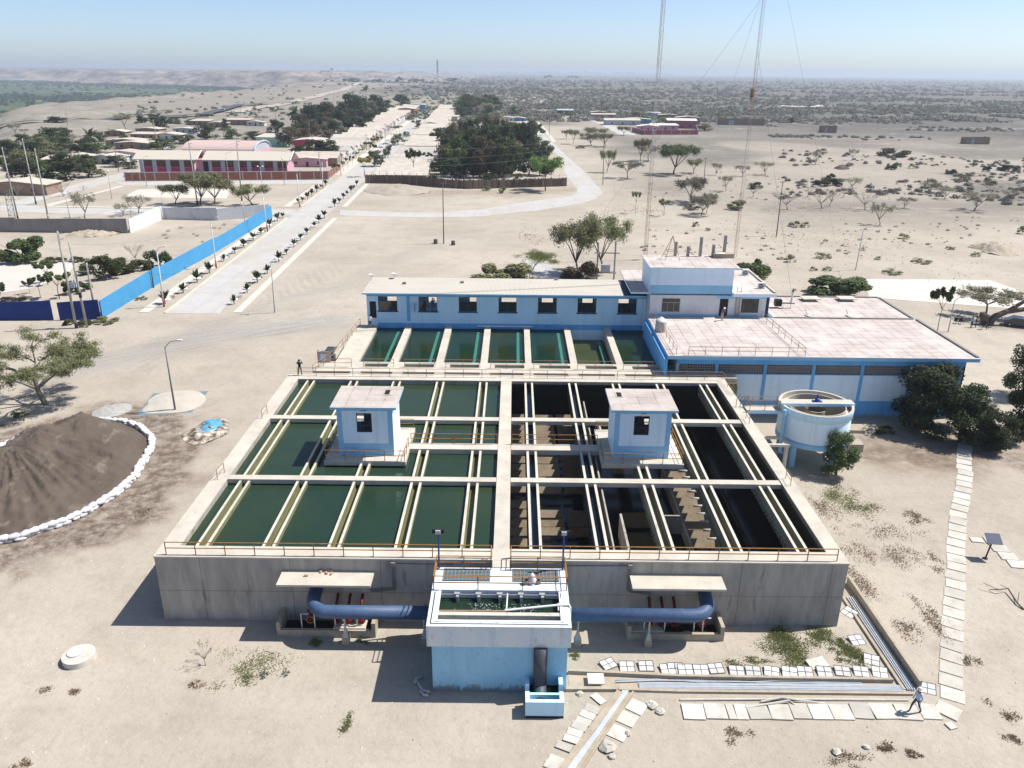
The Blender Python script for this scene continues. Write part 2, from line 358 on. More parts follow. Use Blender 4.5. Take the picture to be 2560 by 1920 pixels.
MB().box(CW0+.2,CW1-.2,Y1,YB,0,T-.36).build('dividing_wall', MT['wall'], tank)
WT = T-.42
for side, tx in ((0,LT),(1,RT)):
    for x in tx:
        mb = MB(); zb = T-1.25
        for a, b in ((x-.47,x-.27),(x+.23,x+.43)): mb.box(a,b,Y1+.01,YB-.01,zb,T-.06,1,0)
        mb.box(x-.269,x+.229,Y1+.01,YB-.01,zb+.001,T-.78,1)
        if side:
            for j in range(60): mb.box(x-.56,x-.472,47.5+j*.53,47.58+j*.53,zb+.02,zb+.42,1)
        tr = mb.build('trough', [MT['trough_top'], MT['trough_in'] if side == 0 else MT['trough_side' if x < 8 else 'trough_side_lit']], tank)
        wm = MB()
        for a, b in ((Y1+.02,BEAMS[0][0]),(BEAMS[0][1],BEAMS[1][0]),(BEAMS[1][1],BEAMS[2][0]),(BEAMS[2][1],YB-.02)): wm.box(x-.268,x+.228,a,b,T-.775,T-.66)
        if side == 0 or x < 8: wm.build('channel_water', MT['algae_water'] if side == 0 else MT['blue_water'], tr)
    xa, xb = ((XI0,CW0) if side == 0 else (CW1,XI1))
    for j, (a, b) in enumerate(BEAMS):
        z0 = T-.32 if j != 1 else T-.4
        if j == 1: xa, xb = ((-8.95,CW0) if side == 0 else (CW1,7.69))
        else: xa, xb = ((XI0,CW0) if side == 0 else (CW1,XI1))
        MB().box(xa+.03,xb-.03,a,b,z0,T+.07).build('cross_walkway', MT['deck'], tank)
# left half: water, seen through its surface as one green sheet between the troughs
mb = MB(); xs = [XI0]+[v for x in LT for v in (x-.47,x+.43)]+[CW0+.2]
for i in range(0,len(xs),2): mb.add([(xs[i],Y1,WT),(xs[i+1],Y1,WT),(xs[i+1],YB,WT),(xs[i],YB,WT)], [(0,1,2,3)])
struct('water', mb, MT['water'])
# right half: drained, wet sludge on its walls and black water at the bottom
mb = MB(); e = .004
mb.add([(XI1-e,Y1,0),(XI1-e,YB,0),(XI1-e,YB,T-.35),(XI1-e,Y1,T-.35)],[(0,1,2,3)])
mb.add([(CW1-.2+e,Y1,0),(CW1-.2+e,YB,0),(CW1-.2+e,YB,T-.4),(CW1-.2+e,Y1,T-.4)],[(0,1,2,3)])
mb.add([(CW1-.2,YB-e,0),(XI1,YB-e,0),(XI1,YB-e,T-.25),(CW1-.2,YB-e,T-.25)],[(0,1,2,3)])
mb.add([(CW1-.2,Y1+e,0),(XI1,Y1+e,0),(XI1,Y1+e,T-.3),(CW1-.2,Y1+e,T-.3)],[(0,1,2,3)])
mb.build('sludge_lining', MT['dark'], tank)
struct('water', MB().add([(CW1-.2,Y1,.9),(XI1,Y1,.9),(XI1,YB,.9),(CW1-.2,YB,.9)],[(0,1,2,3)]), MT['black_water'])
def plate(parent, x0, x1, y, z, tilt=.8, L=.66, th=.09, mat='baffle', name='baffle_plate'):
    mb = MB(); dy = L*cos(tilt); dz = L*sin(tilt)
    v = [(x0,y,z),(x1,y,z),(x1,y+dy,z+dz),(x0,y+dy,z+dz)]
    mb.add(v+[(a,b,c-th) for a,b,c in v], [(0,1,2,3),(7,6,5,4),(4,5,1,0),(5,6,2,1),(6,7,3,2),(7,4,0,3)])
    return mb.build(name, MT[mat], parent)
rb = random.Random(3)
for j in range(26):
    y = 47.5+j*1.42+rb.uniform(-.1,.1)
    if y > 77.5: break
    if j in (2,3,9): continue
    plate(tank, CW1-.15, 1.32, y, 1.55+rb.uniform(-.08,.08))
    if j not in (1,4,8):
        plate(tank, 2.25, 4.4, y+.05, 1.55+rb.uniform(-.12,.05)); plate(tank, 4.7, 6.4, y+.05+rb.uniform(-.1,.1), 1.5, L=.7, mat='baffle2')
for j in range(15):
    y = 47.4+j*1.28
    if j in (4,): continue
    plate(tank, 14.2, 16.15, y, 1.2+rb.uniform(-.05,.05), L=.7)
    mb = MB(); mb.tube([(15.6,y+.55,1.65),(16.85,y+.55,1.65)], .13, 10); mb.tube([(16.5,y+.55,1.65),(16.78,y+.55,1.65)], .17, 10)
    mb.build('outlet_pipe', MT['plastic_pipe'], tank, True)
MB().box(13.95,14.1,47.2,66,.5,2.0).build('baffle_wall', MT['wall'], tank); MB().box(12.3,13.94,56.2,56.35,.4,2.6).build('baffle_wall', MT['wall'], tank); MB().box(16.0,16.2,54.8,55.1,.4,3.8).build('column', MT['baffle'], tank)
for j in range(14):
    y = 50+j*1.7
    mb = MB(); mb.tube([(16.9,y,1.0),(18.1,y,1.0)], .12, 10); mb.tube([(17.8,y,1.0),(18.12,y,1.0)], .16, 10); mb.build('outlet_pipe', MT['plastic_pipe'], tank, True)
for a, b, c, d in ((8.75,8.93,47.2,55.8),(8.75,8.93,70.2,74),(7.3,7.42,47.2,YB-4)):
    MB().box(a,b,c,d,.3,3.0 if a != 7.3 else T-.5).build('baffle_wall', MT['wall'], tank)
MB().box(9,12.2,50.3,50.42,.4,1.9).build('baffle_wall', MT['wall'], tank)
MB().tube([(10.4,49.2,.8),(10.55,49.3,3.2)], .16, 10).build('outlet_pipe', MT['lampgrey'], tank, True)
MB().tube([(2.35,48.7,2.0),(4.2,48.7,2.0)], .17, 12).tube([(3.3,51.6,2.1),(5.3,51.6,2.1)], .15, 12).build('outlet_pipe', MT['plastic_pipe'], tank, True)
# canopies over the valve pits
for x0, x1 in ((-15.52,-9.25),(8.15,14.38)):
    MB().box(x0,x1,44.2,Y0-.003,4.02,4.17).build('canopy', MT['deck'], tank)
# railings on the tank
rm = MB(); z = T+.11
railing(rm, [(X0+.75,46.1,z),(CW0-.08,46.1,z)], .95, 1.98); rm.build('railing', MT['orange'], tank)
railing(MB(), [(CW1+.08,46.1,z),(X1-.75,46.1,z)], .95, 1.98).build('railing', MT['orange'], tank)
for run, st in (([(X0+1,80.3,T+.11),(CW0-.1,80.3,T+.11)],1.95),([(CW1+.1,80.3,T+.11),(X1-.3,80.3,T+.11),(X1-.1,76.2,T+.11)],1.95),([(X0+.55,68.8,T+.11),(X0+.7,70,T+.11)],1.3),([(X0+.55,56.7,T+.11),(X0+.7,57.9,T+.11)],1.3),([(X1-.5,68.8,T+.11),(X1-.5,70,T+.11)],1.3),([(X1-.5,56.7,T+.11),(X1-.5,57.9,T+.11)],1.3)):
    railing(MB(), run, .9, st, .028).build('railing', MT['rail'], tank)
z = T+.08
railing(MB(), [(-8.9,63.9,z),(CW0-.1,63.9,z)], .95, 1.85, .03).build('railing', MT['orange'], tank); railing(MB(), [(CW1+.1,63.9,z),(7.6,63.9,z)], .95, 1.85, .03).build('railing', MT['orange'], tank)
# conduits running down the front wall
for x, s in ((-8.05,1),(8.05,-1)):
    mb = MB()
    for q in (0,.09,.18): mb.tube([(x+q,Y0-.06,T-.2),(x+q,Y0-.06,2.9-q),(x-1.6*s+q,Y0-.06,2.7-q)], .035, 6)
    mb.tube([(x+.1,Y0-.06,T-.25),(x+4.2*s,Y0-.06,T-.3)], .03, 6)
    mb.box(x-.05,x+.25,Y0-.2,Y0-.006,T-.4,T-.12)
    mb.build('conduit', MT['lampgrey'], tank)

# ---- control cabins on platforms
def cabin(px0, px1, cx0, cx1, label, flip):
    t = thing('control_cabin', label, 'cabin', ((cx0+cx1)/2,63.3,T))
    pz = T+.10
    MB().box(px0,px1,60.15,67.1,T-.28,pz+.02).build('platform', MT['deck'], t)
    wy0, wy1, zt = 61.4, 65.4, 9.66
    wx0, wx1 = cx0+1.62, cx0+2.92; wz0, wz1 = 7.35, 9.12
    mb = MB(); th = .2
    mb.box(cx0,wx0,wy0,wy0+th,pz,zt); mb.box(wx1,cx1,wy0,wy0+th,pz,zt); mb.box(wx0,wx1,wy0,wy0+th,pz,wz0); mb.box(wx0,wx1,wy0,wy0+th,wz1,zt)
    mb.box(cx0,cx0+th,wy0+th,wy1-th,pz,zt); mb.box(cx1-th,cx1,wy0+th,wy1-th,pz,zt)
    bx = cx0+.8 if not flip else cx0+3.15; bw = .7
    mb.box(cx0,bx,wy1-th,wy1,pz,zt); mb.box(bx+bw,cx1,wy1-th,wy1,pz,zt); mb.box(bx,bx+bw,wy1-th,wy1,pz,6.65); mb.box(bx,bx+bw,wy1-th,wy1,7.9,zt)
    mb.build('wall', MT['pale'], t)
    mb = MB(); q = .012                                     # painted pilasters and plinth, a coat proud of the wall
    mb.box(cx0-q,cx1+q,wy0-q,wy0-.001,pz,6.32); mb.box(cx0-q,cx0+.42,wy0-q,wy0-.001,6.322,zt-.02); mb.box(cx1-.42,cx1+q,wy0-q,wy0-.001,6.322,zt-.02)
    mb.box(cx0+.422,cx1-.422,wy0-q,wy0-.001,zt-.32,zt-.02)
    mb.build('painted_trim', MT['band'], t)
    MB().box(cx0-.42,cx1+.42,60.85,65.75,zt,zt+.2,1,0).build('roof', [MT['towertile'], MT['band']], t)
    hx = cx1-1.0 if not flip else cx0+.4
    MB().box(hx-.12,hx+.6,63.6,64.9,zt+.2,zt+.235,1,1).box(hx,hx+.42,63.75,64.75,zt+.236,zt+.25).build('roof_hatch', [MT['black'], MT['towertile']], t)
    win = MB()
    for a, b, c, d in ((wx0,wx0+.06,wz0,wz1),(wx1-.06,wx1,wz0,wz1)): win.box(a,b,wy0+.06,wy0+.12,c,d)
    win.box(wx0+.061,wx1-.061,wy0+.06,wy0+.12,wz0,wz0+.06); win.box(wx0+.061,wx1-.061,wy0+.06,wy0+.12,wz1-.06,wz1); win.box(wx0+.061,wx1-.061,wy0+.06,wy0+.12,wz0+.62,wz0+.68)
    for k in range(9): win.box(wx0+.1+k*.125,wx0+.12+k*.125,wy0+.07,wy0+.1,wz0+.06,wz0+.62)
    win.build('window', MT['frame'], t)
    MB().box(cx0+1.9,cx0+2.9,63,64,pz,6.6).lathe([(.5,0),(.5,1.0),(.15,1.2),(.15,1.6)], (cx0+2.4,63.5,6.6), 14).build('pump_motor', MT['lampgrey'], t)
    MB().box(cx0+2.1,cx0+2.55,wy0-.34,wy0-.02,zt-.2,zt-.06).build('lamp', MT['lampgrey'], t)
    rm = MB(); zz = pz+.02
    railing(rm, [(px0+.1,66.9,zz),(px0+.1,60.3,zz),(px1-.1,60.3,zz),(px1-.1,63.0,zz)] if not flip else [(px0+.1,63.0,zz),(px0+.1,60.3,zz),(px1-.1,60.3,zz),(px1-.1,66.9,zz)], .95, 1.5, .03)
    railing(rm, [(px0+.1,66.9,zz),(px1-.1,66.9,zz)], .95, 1.6, .03)
    rm.build('railing', MT['orange'], t)
    MB().tube([(cx0+.1,wy0-.12,pz+.45),(cx0+3.6,wy0-.12,pz+.42),(cx0+3.75,wy0-.14,pz+.2)], .06, 8).tube([(cx0+.9,wy0-.2,pz+.6),(cx0+1.3,wy0-.2,pz+.62),(cx0+1.5,wy0-.2,pz+.4)], .05, 8).build('water_pipe', MT['band'], t)
    return t
cabin(-15.82,-8.92,-14.74,-10.05,'light blue control cabin standing over the green water of the settling tank','')
cabin(7.66,14.6,8.72,13.48,'light blue control cabin standing over the drained dark half of the settling tank',1)

# ---- inlet channels and filters
filt = thing('filter_basin', 'row of seven green filter cells with white dividing walls below the blue gallery', 'filter basin', (0,92,0))
FX = [(-20.1,-17.52),(-13.88,-13.04),(-8.7,-7.86),(-3.62,-2.82),(1.47,2.2),(6.63,7.42),(11.86,12.66)]
FY0, FY1 = 85.15, 99.28; FE = 17.15
MB().box(X0+2.2,24.6,YB+1.43,FY0-.62,0,T-.75).build('channel_floor', MT['trough_in'], filt)
mb = MB(); xl, xr = X0+2.2, 24.6
mb.box(xl,xr,81.18,81.44,T-.74,T-.02); mb.box(xl,xr,81.92,83.45,T-.74,T+.06); mb.box(xl,xr,84.55,FY0,T-.74,T+.02)
xs2 = [-17.2,-12.6,-8.0,-3.0,1.8,6.7,11.8,16.3,21.9]
for i, x in enumerate(xs2): mb.box(x-.55,x+.55,YB+1.43,81.178,T-.74,T+.04); mb.box(x-.55,x+.55,81.442,81.918,T-.74,T+.04)
for i, (a, b) in enumerate(FX): mb.box(a-.1,b+.85,83.452,84.548,T-.74,T+.04)
mb.box(17.0,xr,83.452,84.548,T-.74,T+.04); mb.box(xl,-20.2,83.452,84.548,T-.74,T+.04)
mb.build('inlet_channel', MT['deck'], filt)
cwm = MB()
for a, b in ((YB+1.45,81.17),(81.45,81.91)): cwm.box(xl+.1,xr-.1,a,b,T-.739,T-.5)
cwm.box(-19,17,83.46,84.54,T-.739,T-.45)
cwm.build('channel_water', MT['algae_water'], filt)
for i, (a, b) in enumerate(FX):
    MB().box(a,b,FY0+.002,FY1,0,T+.01).build('dividing_wall', MT['deck'], filt)
    MB().box(a+.02,b+.02,FY0+.05,FY1-.01,T-2,T-.06).build('wall_lining', MT['teal'], filt) if False else None
MB().box(FE,FE+.5,FY0+.002,FY1,0,T+.004).build('dividing_wall', MT['mid'], filt)
for i in range(7):
    xa = FX[i][1]; xb = FX[i+1][0] if i < 6 else FE
    low = i == 5; zw = T-(.38 if not low else 1.75)
    struct('water', MB().add([(xa,FY0,zw),(xb,FY0,zw),(xb,FY1,zw),(xa,FY1,zw)],[(0,1,2,3)]), MT['olive_water'] if low else MT['filter_water'])
    if i < 6:
        wx = xb-.95
        MB().box(wx,wx+.34,FY0+.01,FY1-1.5,zw-.9,zw+.012+(0 if not low else .5)).build('weir', MT['teal'], filt)
    
rm = MB(); z = T+.06
for i in range(8):
    x = xs2[i]+.6; x2 = xs2[i+1]-.6
    railing(MB(), [(x,83.35,z),(x2,83.35,z)], .95, 2.2, .028).build('railing', MT['rail'], filt)
railing(MB(), [(-21.6,83.3,z),(-17.9,83.3,z)], .95, 2.0, .028).build('railing', MT['rail'], filt)
railing(MB(), [(-21.7,81.2,z),(-20.5,86,z),(-19.7,98.6,z)], .95, 2.0, .03).build('railing', MT['rail'], filt)
MB().box(-20.6,-20.35,86.5,93,T-.2,T+.5).build('parapet', MT['deck'], filt)
MB().tube([(-4.6,98.9,T+.1),(2.6,98.9,T+.1)], .12, 8).build('white_pipe', MT['white'], filt)
# ---- gallery building
GY = 99.3; gx0, gx1 = -18.85, 17.2; gz = 9.35; gyb = 105.2
gal = thing('gallery_building', 'long light blue gallery building with seven windows behind the filter cells', 'building', (0,102,0))
wins = []
z4b = ZO(850,680,5.144); z5b = ZO(1280,680,5.144)
for zf, pts in ((z4b,[(490,735),(1010,1250),(1528,1760)]),(z5b,[(-172,60),(335,575),(845,1085),(1365,1605)])):
    for a, b in pts: wins.append((YP(zf(a,400),GY).x, YP(zf(b,400),GY).x))
wz0, wz1 = 7.02, 8.96
mb = MB(); th = .25; x = gx0
dx0, dx1, dz1 = -18.5, -17.65, 8.27
mb.box(gx0,dx0,GY,GY+th,0,gz); mb.box(dx0,dx1,GY,GY+th,dz1,gz); mb.box(dx0,dx1,GY,GY+th,0,6.05); x = dx1
for a, b in wins:
    mb.box(x,a,GY,GY+th,0,gz); mb.box(a,b,GY,GY+th,0,wz0); mb.box(a,b,GY,GY+th,wz1,gz); x = b
mb.box(x,gx1,GY,GY+th,0,gz); mb.box(gx0,gx0+th,GY+th,gyb-th,0,gz)
# rear wall has openings in line with the front windows: daylight shows through their upper part
x = gx0
for i, (a, b) in enumerate(wins):
    o0, o1 = a+.3+(i%3)*.4, b-.2+(i%2)*.3
    mb.box(x,o0,gyb-th,gyb,0,gz-.1); mb.box(o0,o1,gyb-th,gyb,0,6.6); mb.box(o0,o1,gyb-th,gyb,8.5,gz-.1); x = o1
mb.box(x,gx1,gyb-th,gyb,0,gz-.1)
mb.box(gx0+th,gx1,GY+th,gyb-th,5.9,6.02)
mb.build('wall', MT['sky'], gal)
mb = MB(); mb.box(gx0-.01,gx1-.02,GY-.012,GY-.001,gz-.36,gz-.01)
mb.box(-17.5,gx1-.3,GY-.012,GY-.001,T-.4,T+.32)
for x in (-13.5,): mb.box(x-.2,x+.2,GY-.05,GY-.013,T+.6,gz)
mb.build('painted_band', MT['mid'], gal)
for x in (-8.3,-3.2,1.85,7.0,12.25):
    MB().box(x-.2,x+.2,GY-.03,GY-.0125,T+.33,gz-.37).build('pilaster', MT['sky'], gal)
mb = MB(); ry0, ry1 = 98.6, 105.9; e0, e1 = gz+.12, gz-.02
def slab(mb, x0, x1, y0, y1, za, zb, th, mi=0):
    mb.add([(x0,y0,za),(x1,y0,za),(x1,y1,zb),(x0,y1,zb),(x0,y0,za+th),(x1,y0,za+th),(x1,y1,zb+th),(x0,y1,zb+th)],[(0,3,2,1),(0,1,5,4),(1,2,6,5),(2,3,7,6),(3,0,4,7),(4,5,6,7)], mi)
slab(mb, gx0-.35, 14.2, ry0, ry1, gz+.1, gz+.35, .12)
mb.build('roof', MT['corrugated'], gal)
mb = MB(); slab(mb, 14.203, gx1-.05, ry0+.1, ry1, gz+.1, gz+.3, .12); mb.build('roof', MT['pitch'], gal)
MB().box(gx0-.35,gx1-.05,ry0-.1,ry0-.005,gz+.02,gz+.2).build('fascia', MT['band'], gal)
for i, (a, b) in enumerate(wins):
    w = MB(); f = .05; ya, yb_ = GY+.08, GY+.14
    w.box(a,a+f,ya,yb_,wz0,wz1); w.box(b-f,b,ya,yb_,wz0,wz1); w.box(a+f,b-f,ya,yb_,wz0,wz0+f); w.box(a+f,b-f,ya,yb_,wz1-f,wz1); w.box(a+f,b-f,ya,yb_,8.3,8.35)
    w.box((a+b)/2-.02,(a+b)/2+.02,ya,yb_,wz0+f,8.3)
    wo = w.build('window', MT['frame'], gal)
    MB().box(a-.12,b+.12,GY-.14,GY-.013,wz0-.12,wz0-.002).build('sill', MT['sill'], wo)
    g = MB()
    if i not in (1,): g.box(a+f,b-f,ya+.025,ya+.032,wz0+f,8.3)
    else: g.box(a-.45,a-.42,GY-.9,GY-.1,wz0+.05,8.2); g.box(a+f,a+.95,ya+.025,ya+.032,wz0+f,8.3)
    g.build('pane', MT['glass'], wo)
MB().box(dx0+.03,dx1-.03,GY+.1,GY+.15,6.06,dz1-.02).build('door', MT['black'], gal)
for x, y in ((-19.0,104.6),(-16.0,105.4)):
    MB().tube([(x,y,gz+.45),(x+.1,y,gz+1.0)], .04, 6).lathe([(.02,0),(.25,.1),(.4,.3),(.36,.32),(.2,.14),(.02,.06)], (x,y,gz+.85), 14).build('dish', MT['white'], gal)
for x, y in ((-14.6,102.6),(-7.0,103.4),(5.6,105.3)): MB().box(x,x+.45,y,y+.35,gz+.3,gz+.62).build('roof_vent', MT['lampgrey'], gal)
for x in (-16.1,-10.9,-5.7,-.6,4.5,9.8,14.6): MB().box(x-.15,x+.15,GY-.3,GY-.052,gz-.2,gz-.08).build('lamp', MT['lampgrey'], gal)
# ---- chemical building (big flat tiled roofs) and office block on top
che = thing('chemical_building', 'wide blue and white building with pink tiled flat roof and lattice openings', 'building', (35,93,0))
RZ = 7.42; fy = 82.66; bx0, bx1 = 18.2, 50.0
mb = MB()
mb.box(bx0,bx1,fy,fy+.3,0,5.06); mb.box(bx0,bx1,fy,fy+.3,6.22,RZ-.42)
mb.box(bx1-.3,bx1,fy+.3,106.6,0,RZ-.42); mb.box(bx0,bx0+.3,fy+.3,96.9,0,RZ-.42)
mb.box(bx0+.3,bx1-.3,106.3,106.6,0,RZ-.42); MB().box(bx0+.31,bx1-.31,fy+1.5,fy+1.6,3.8,RZ-.5).build('dark_backing', MT['black'], che)  # black sheet behind the lattice: the interior's shade put into colour
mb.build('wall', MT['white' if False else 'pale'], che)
cols = [22.45+5.38*i for i in range(6)]+[49.85]
lat = [(c+.34 if i else c+.35, cols[i+1]-.02) for i, c in enumerate(cols[:-1])]
mb = MB(); q = .05
mb.box(bx0-.02,bx1+.02,fy-q,fy-.002,6.2,RZ-.43); mb.box(bx0-.02,bx1+.02,fy-q,fy-.002,0,1.95)
for c in cols: mb.box(c-.02,c+.33 if c < 49 else bx1+.02,fy-q-.01,fy-.002,1.952,6.198)
for a, b in zip(cols, cols[1:]): mb.box(a+.332,b-.022,fy-q,fy-.002,4.99,5.07)
mb.build('painted_frame', MT['mid'], che)
for a, b in zip([bx0]+cols, cols):
    m2 = MB(); a += .34; b -= .03
    n = max(2, int((b-a)/.26)); 
    for i in range(n+1): x = a+(b-a)*i/n; m2.box(x-.05,x+.05,fy+.06,fy+.2,5.07,6.2)
    for j in range(4): zc = 5.07+(j+.5)*1.13/4-.02; m2.box(a,b,fy+.08,fy+.18,zc+.07,zc+.17)
    m2.build('lattice', MT['lattice'], che)
mb = MB()
mb.box(16.95,50.9,81.7,96.6,RZ-.4,RZ,1,0); mb.box(32.95,50.6,96.62,106.95,RZ-.4,RZ+.02,1,0)
mb.box(50.62,50.9,82.05,96.3,RZ+.002,RZ+.16,2); mb.box(33,50.5,96.45,96.75,RZ+.022,RZ+.12,2); mb.box(50.32,50.6,96.8,106.6,RZ+.022,RZ+.16,2); mb.box(33,50.3,106.65,106.95,RZ+.022,RZ+.16,2)
mb.build('roof', [MT['rooftile'], MT['band'], MT['lampgrey']], che)
MB().box(16.6,16.945,81.72,96.6,T-.6,RZ-.42).build('side_wall', MT['mid'], che)
MB().add([(34,97,RZ+.025),(34.4,97,RZ+.025),(50,106.4,RZ+.025),(49.4,106.4,RZ+.025)],[(0,1,2,3)]).build('cement_strip', MT['deck'], che)
rm = MB(); z = RZ
railing(rm, [(17.6,95.2,z),(17.9,82.1,z)], .95, 1.9, .028); railing(rm, [(19.2,82.0,z),(31.9,82.0,z),(31.2,96.3,z)], .95, 1.95, .028)
rm.build('railing', MT['rail'], che)
for (x, y) in ((39.5,104.4),(44.5,104.6)): MB().box(x,x+1.5,y,y+1.3,RZ+.03,RZ+.35,0).box(x-.3,x+2.0,y-.2,y+1.5,RZ+.351,RZ+.43,1).build('roof_vent', [MT['lampgrey'], MT['deck']], che)
for x in (38.2,43.4): MB().lathe([(.1,0),(.9,.02),(1.0,.1),(.9,.12),(.1,.06)], (x,97.6,RZ+.03), 16).tube([(x-.7,97.6,RZ+.1),(x-1.1,97.7,RZ+.9)], .05, 6).build('roof_drain', MT['slab'], che)
ofc = thing('office_block', 'white and blue office block with upper room standing on the tiled roofs', 'building', (25,103,0))
oy = 97.0; ox0, ox1, oz1 = 17.25, 32.2, 10.12
ops = [(18.75,21.05,7.95,9.72),(26.02,27.1,RZ+.03,9.72),(28.75,30.95,7.95,9.75)]
mb = MB(); x = ox0
for a, b, c, d in ops:
    mb.box(x,a,oy,oy+.25,RZ-.5,oz1); mb.box(a,b,oy,oy+.25,RZ-.5,c); mb.box(a,b,oy,oy+.25,d,oz1); x = b
mb.box(x,ox1,oy,oy+.25,RZ-.5,oz1); mb.box(ox0,ox0+.25,oy+.25,109,0,oz1); mb.box(ox1-.25,ox1,oy+.25,109,0,oz1); mb.box(ox0+.25,ox1-.25,108.75,109,0,oz1)
mb.box(ox0+.25,ox1-.25,oy+.25,108.75,RZ-.45,RZ-.3)
mb.build('wall', MT['white'], ofc)
mb = MB(); mb.box(ox0+8.3,ox1+.01,oy-.012,oy-.001,oz1-.36,oz1-.02); mb.box(ox0,26,oy-.012,oy-.001,RZ+.002,RZ+.28); mb.box(27.12,31,oy-.012,oy-.001,RZ+.002,RZ+.25)
mb.build('painted_band', MT['band'], ofc)
MB().box(ox1-.35,ox1+.03,oy-.03,oy-.013,RZ+.01,oz1-.01).build('corner_trim', MT['sill'], ofc)
mb = MB(); mb.box(27.45,32.85,96.35,109.6,oz1+.002,oz1+.42,1,0); mb.box(ox0-2.4,27.447,oy+.5,109.6,oz1+.002,oz1+.2,1,0); mb.box(32.6,32.86,96.8,109.6,oz1+.422,oz1+.6,2); mb.box(27.6,32.59,109.3,109.58,oz1+.422,oz1+.6,2)
mb.build('roof', [MT['rooftile'], MT['pale'], MT['deck']], ofc)
mb = MB(); mb.box(17.12,27.42,oy+.05,103.4,oz1+.21,13.55); mb.build('upper_room', MT['pale'], ofc)
MB().box(17.10,27.44,oy+.02,oy+.049,oz1+.205,oz1+1.25).build('painted_band', MT['band'], ofc)
MB().box(16.85,28.0,96.5,103.9,13.552,13.74,1,0).build('roof', [MT['rooftile'], MT['pale']], ofc)
for i in (0,2):
    a, b, c, d = ops[i]; w = MB(); f = .05
    w.box(a,a+f,oy+.08,oy+.14,c,d); w.box(b-f,b,oy+.08,oy+.14,c,d); w.box(a+f,b-f,oy+.08,oy+.14,c,c+f); w.box(a+f,b-f,oy+.08,oy+.14,d-f,d); w.box(a+f,b-f,oy+.08,oy+.14,d-.6,d-.55)
    for t in (.33,.67): w.box(a+(b-a)*t-.02,a+(b-a)*t+.02,oy+.08,oy+.14,c+f,d-.6)
    wo = w.build('window', MT['frame' if i else 'steel'], ofc)
    MB().box(a+f,b-f,oy+.105,oy+.112,c+f,d-f).build('pane', MT['glass'], wo)
    MB().box(a-.1,b+.1,oy-.1,oy-.013,c-.1,c-.002).build('sill', MT['white'], wo)
MB().box(26.06,27.06,oy+.15,oy+.2,RZ+.04,9.70).build('door', MT['black'], ofc)
MB().tube([(28.0,oy-.12,RZ),(28.0,oy-.12,11.3)], .035, 6).tube([(28.5,oy-.12,RZ),(28.5,oy-.12,11.3)], .035, 6).build('ladder_rail', MT['rail'], ofc)
mb = MB()
for j in range(11): mb.tube([(28.0,oy-.12,RZ+.3+j*.3),(28.5,oy-.12,RZ+.3+j*.3)], .025, 6)
mb.build('ladder_rungs', MT['rail'], ofc)
MB().box(26.0,28.6,102.1,103.7,13.742,14.3).build('roof_tank', MT['chan'], ofc)
MB().box(26.2,27.5,101.95,103.4,14.302,14.36).build('tank_lid', MT['slab'], ofc)
for i, (a, top) in enumerate(((450,20),(612,80),(770,-40),(935,60),(1075,-60))):
    b = G(o7(a,218), 13.75); b.y = 103.2; b.x = YP(o7(a,218),103.2).x
    h = max(.8, YP(o7(a,top),103.2).z-13.75)
    tag(MB().box(b.x-.17,b.x+.17,103.03,103.37,13.745,13.75+h).build('column_stub', MT['pole'], None), 'bare concrete column stub standing at rear of upper roof, '+nth(i,5,'leftmost','rightmost')+' of five', 'column', 'column stubs on the office roof')
# tripod of thin poles
t = thing('roof_tripod', 'thin pyramid frame of metal poles standing on the upper office roof', 'frame', (20.5,101,13.75))
mb = MB(); ap = (20.35,101.5,16.7)
for q in ((19.4,100.6),(21.3,100.6),(19.3,102.4),(21.2,102.5)): mb.tube([(q[0],q[1],13.75),ap], .035, 6)
mb.tube([(19.75,100.9,14.8),(21,100.9,14.8),(20.95,102.1,14.8),(19.7,102.1,14.8),(19.75,100.9,14.8)], .03, 6); mb.build('frame', MT['rail'], t)
# air conditioners
for i, (a, b) in enumerate(((1357,455),(1560,628))):
    p = G(o7(a,b), oz1+.42)
    t = thing('air_conditioner', 'white air conditioner unit on office roof, '+('the farther' if i == 0 else 'the nearer')+' one of two', 'air conditioner', p, 'air conditioners on the office roof')
    MB().box(p.x-.42,p.x+.42,p.y,p.y+.4,p.z,p.z+.75).build('casing', MT['white'], t)
    m2 = MB(); 
    for r in (.27,.16): m2.tube([(p.x-.08+r*cos(k*pi/10),p.y-.015,p.z+.38+r*sin(k*pi/10)) for k in range(21)], .03, 5)
    m2.box(p.x-.1,p.x-.06,p.y-.02,p.y-.002,p.z+.12,p.z+.64); m2.build('fan_grille', MT['black'], t)
# water drum on terrace
p = G(o7(262,1170), RZ)
t = thing('water_drum', 'grey plastic water drum with domed lid on the terrace corner', 'water tank', p)
MB().lathe([(.0,.02),(.62,.02),(.66,.2),(.64,1.25)], p, 24).build('drum', MT['slab'], t, True)
MB().lathe([(.64,1.252),(.60,1.35),(.3,1.6),(.2,1.62),(.2,1.7),(0,1.72)], p, 24).build('lid', MT['white'], t, True)
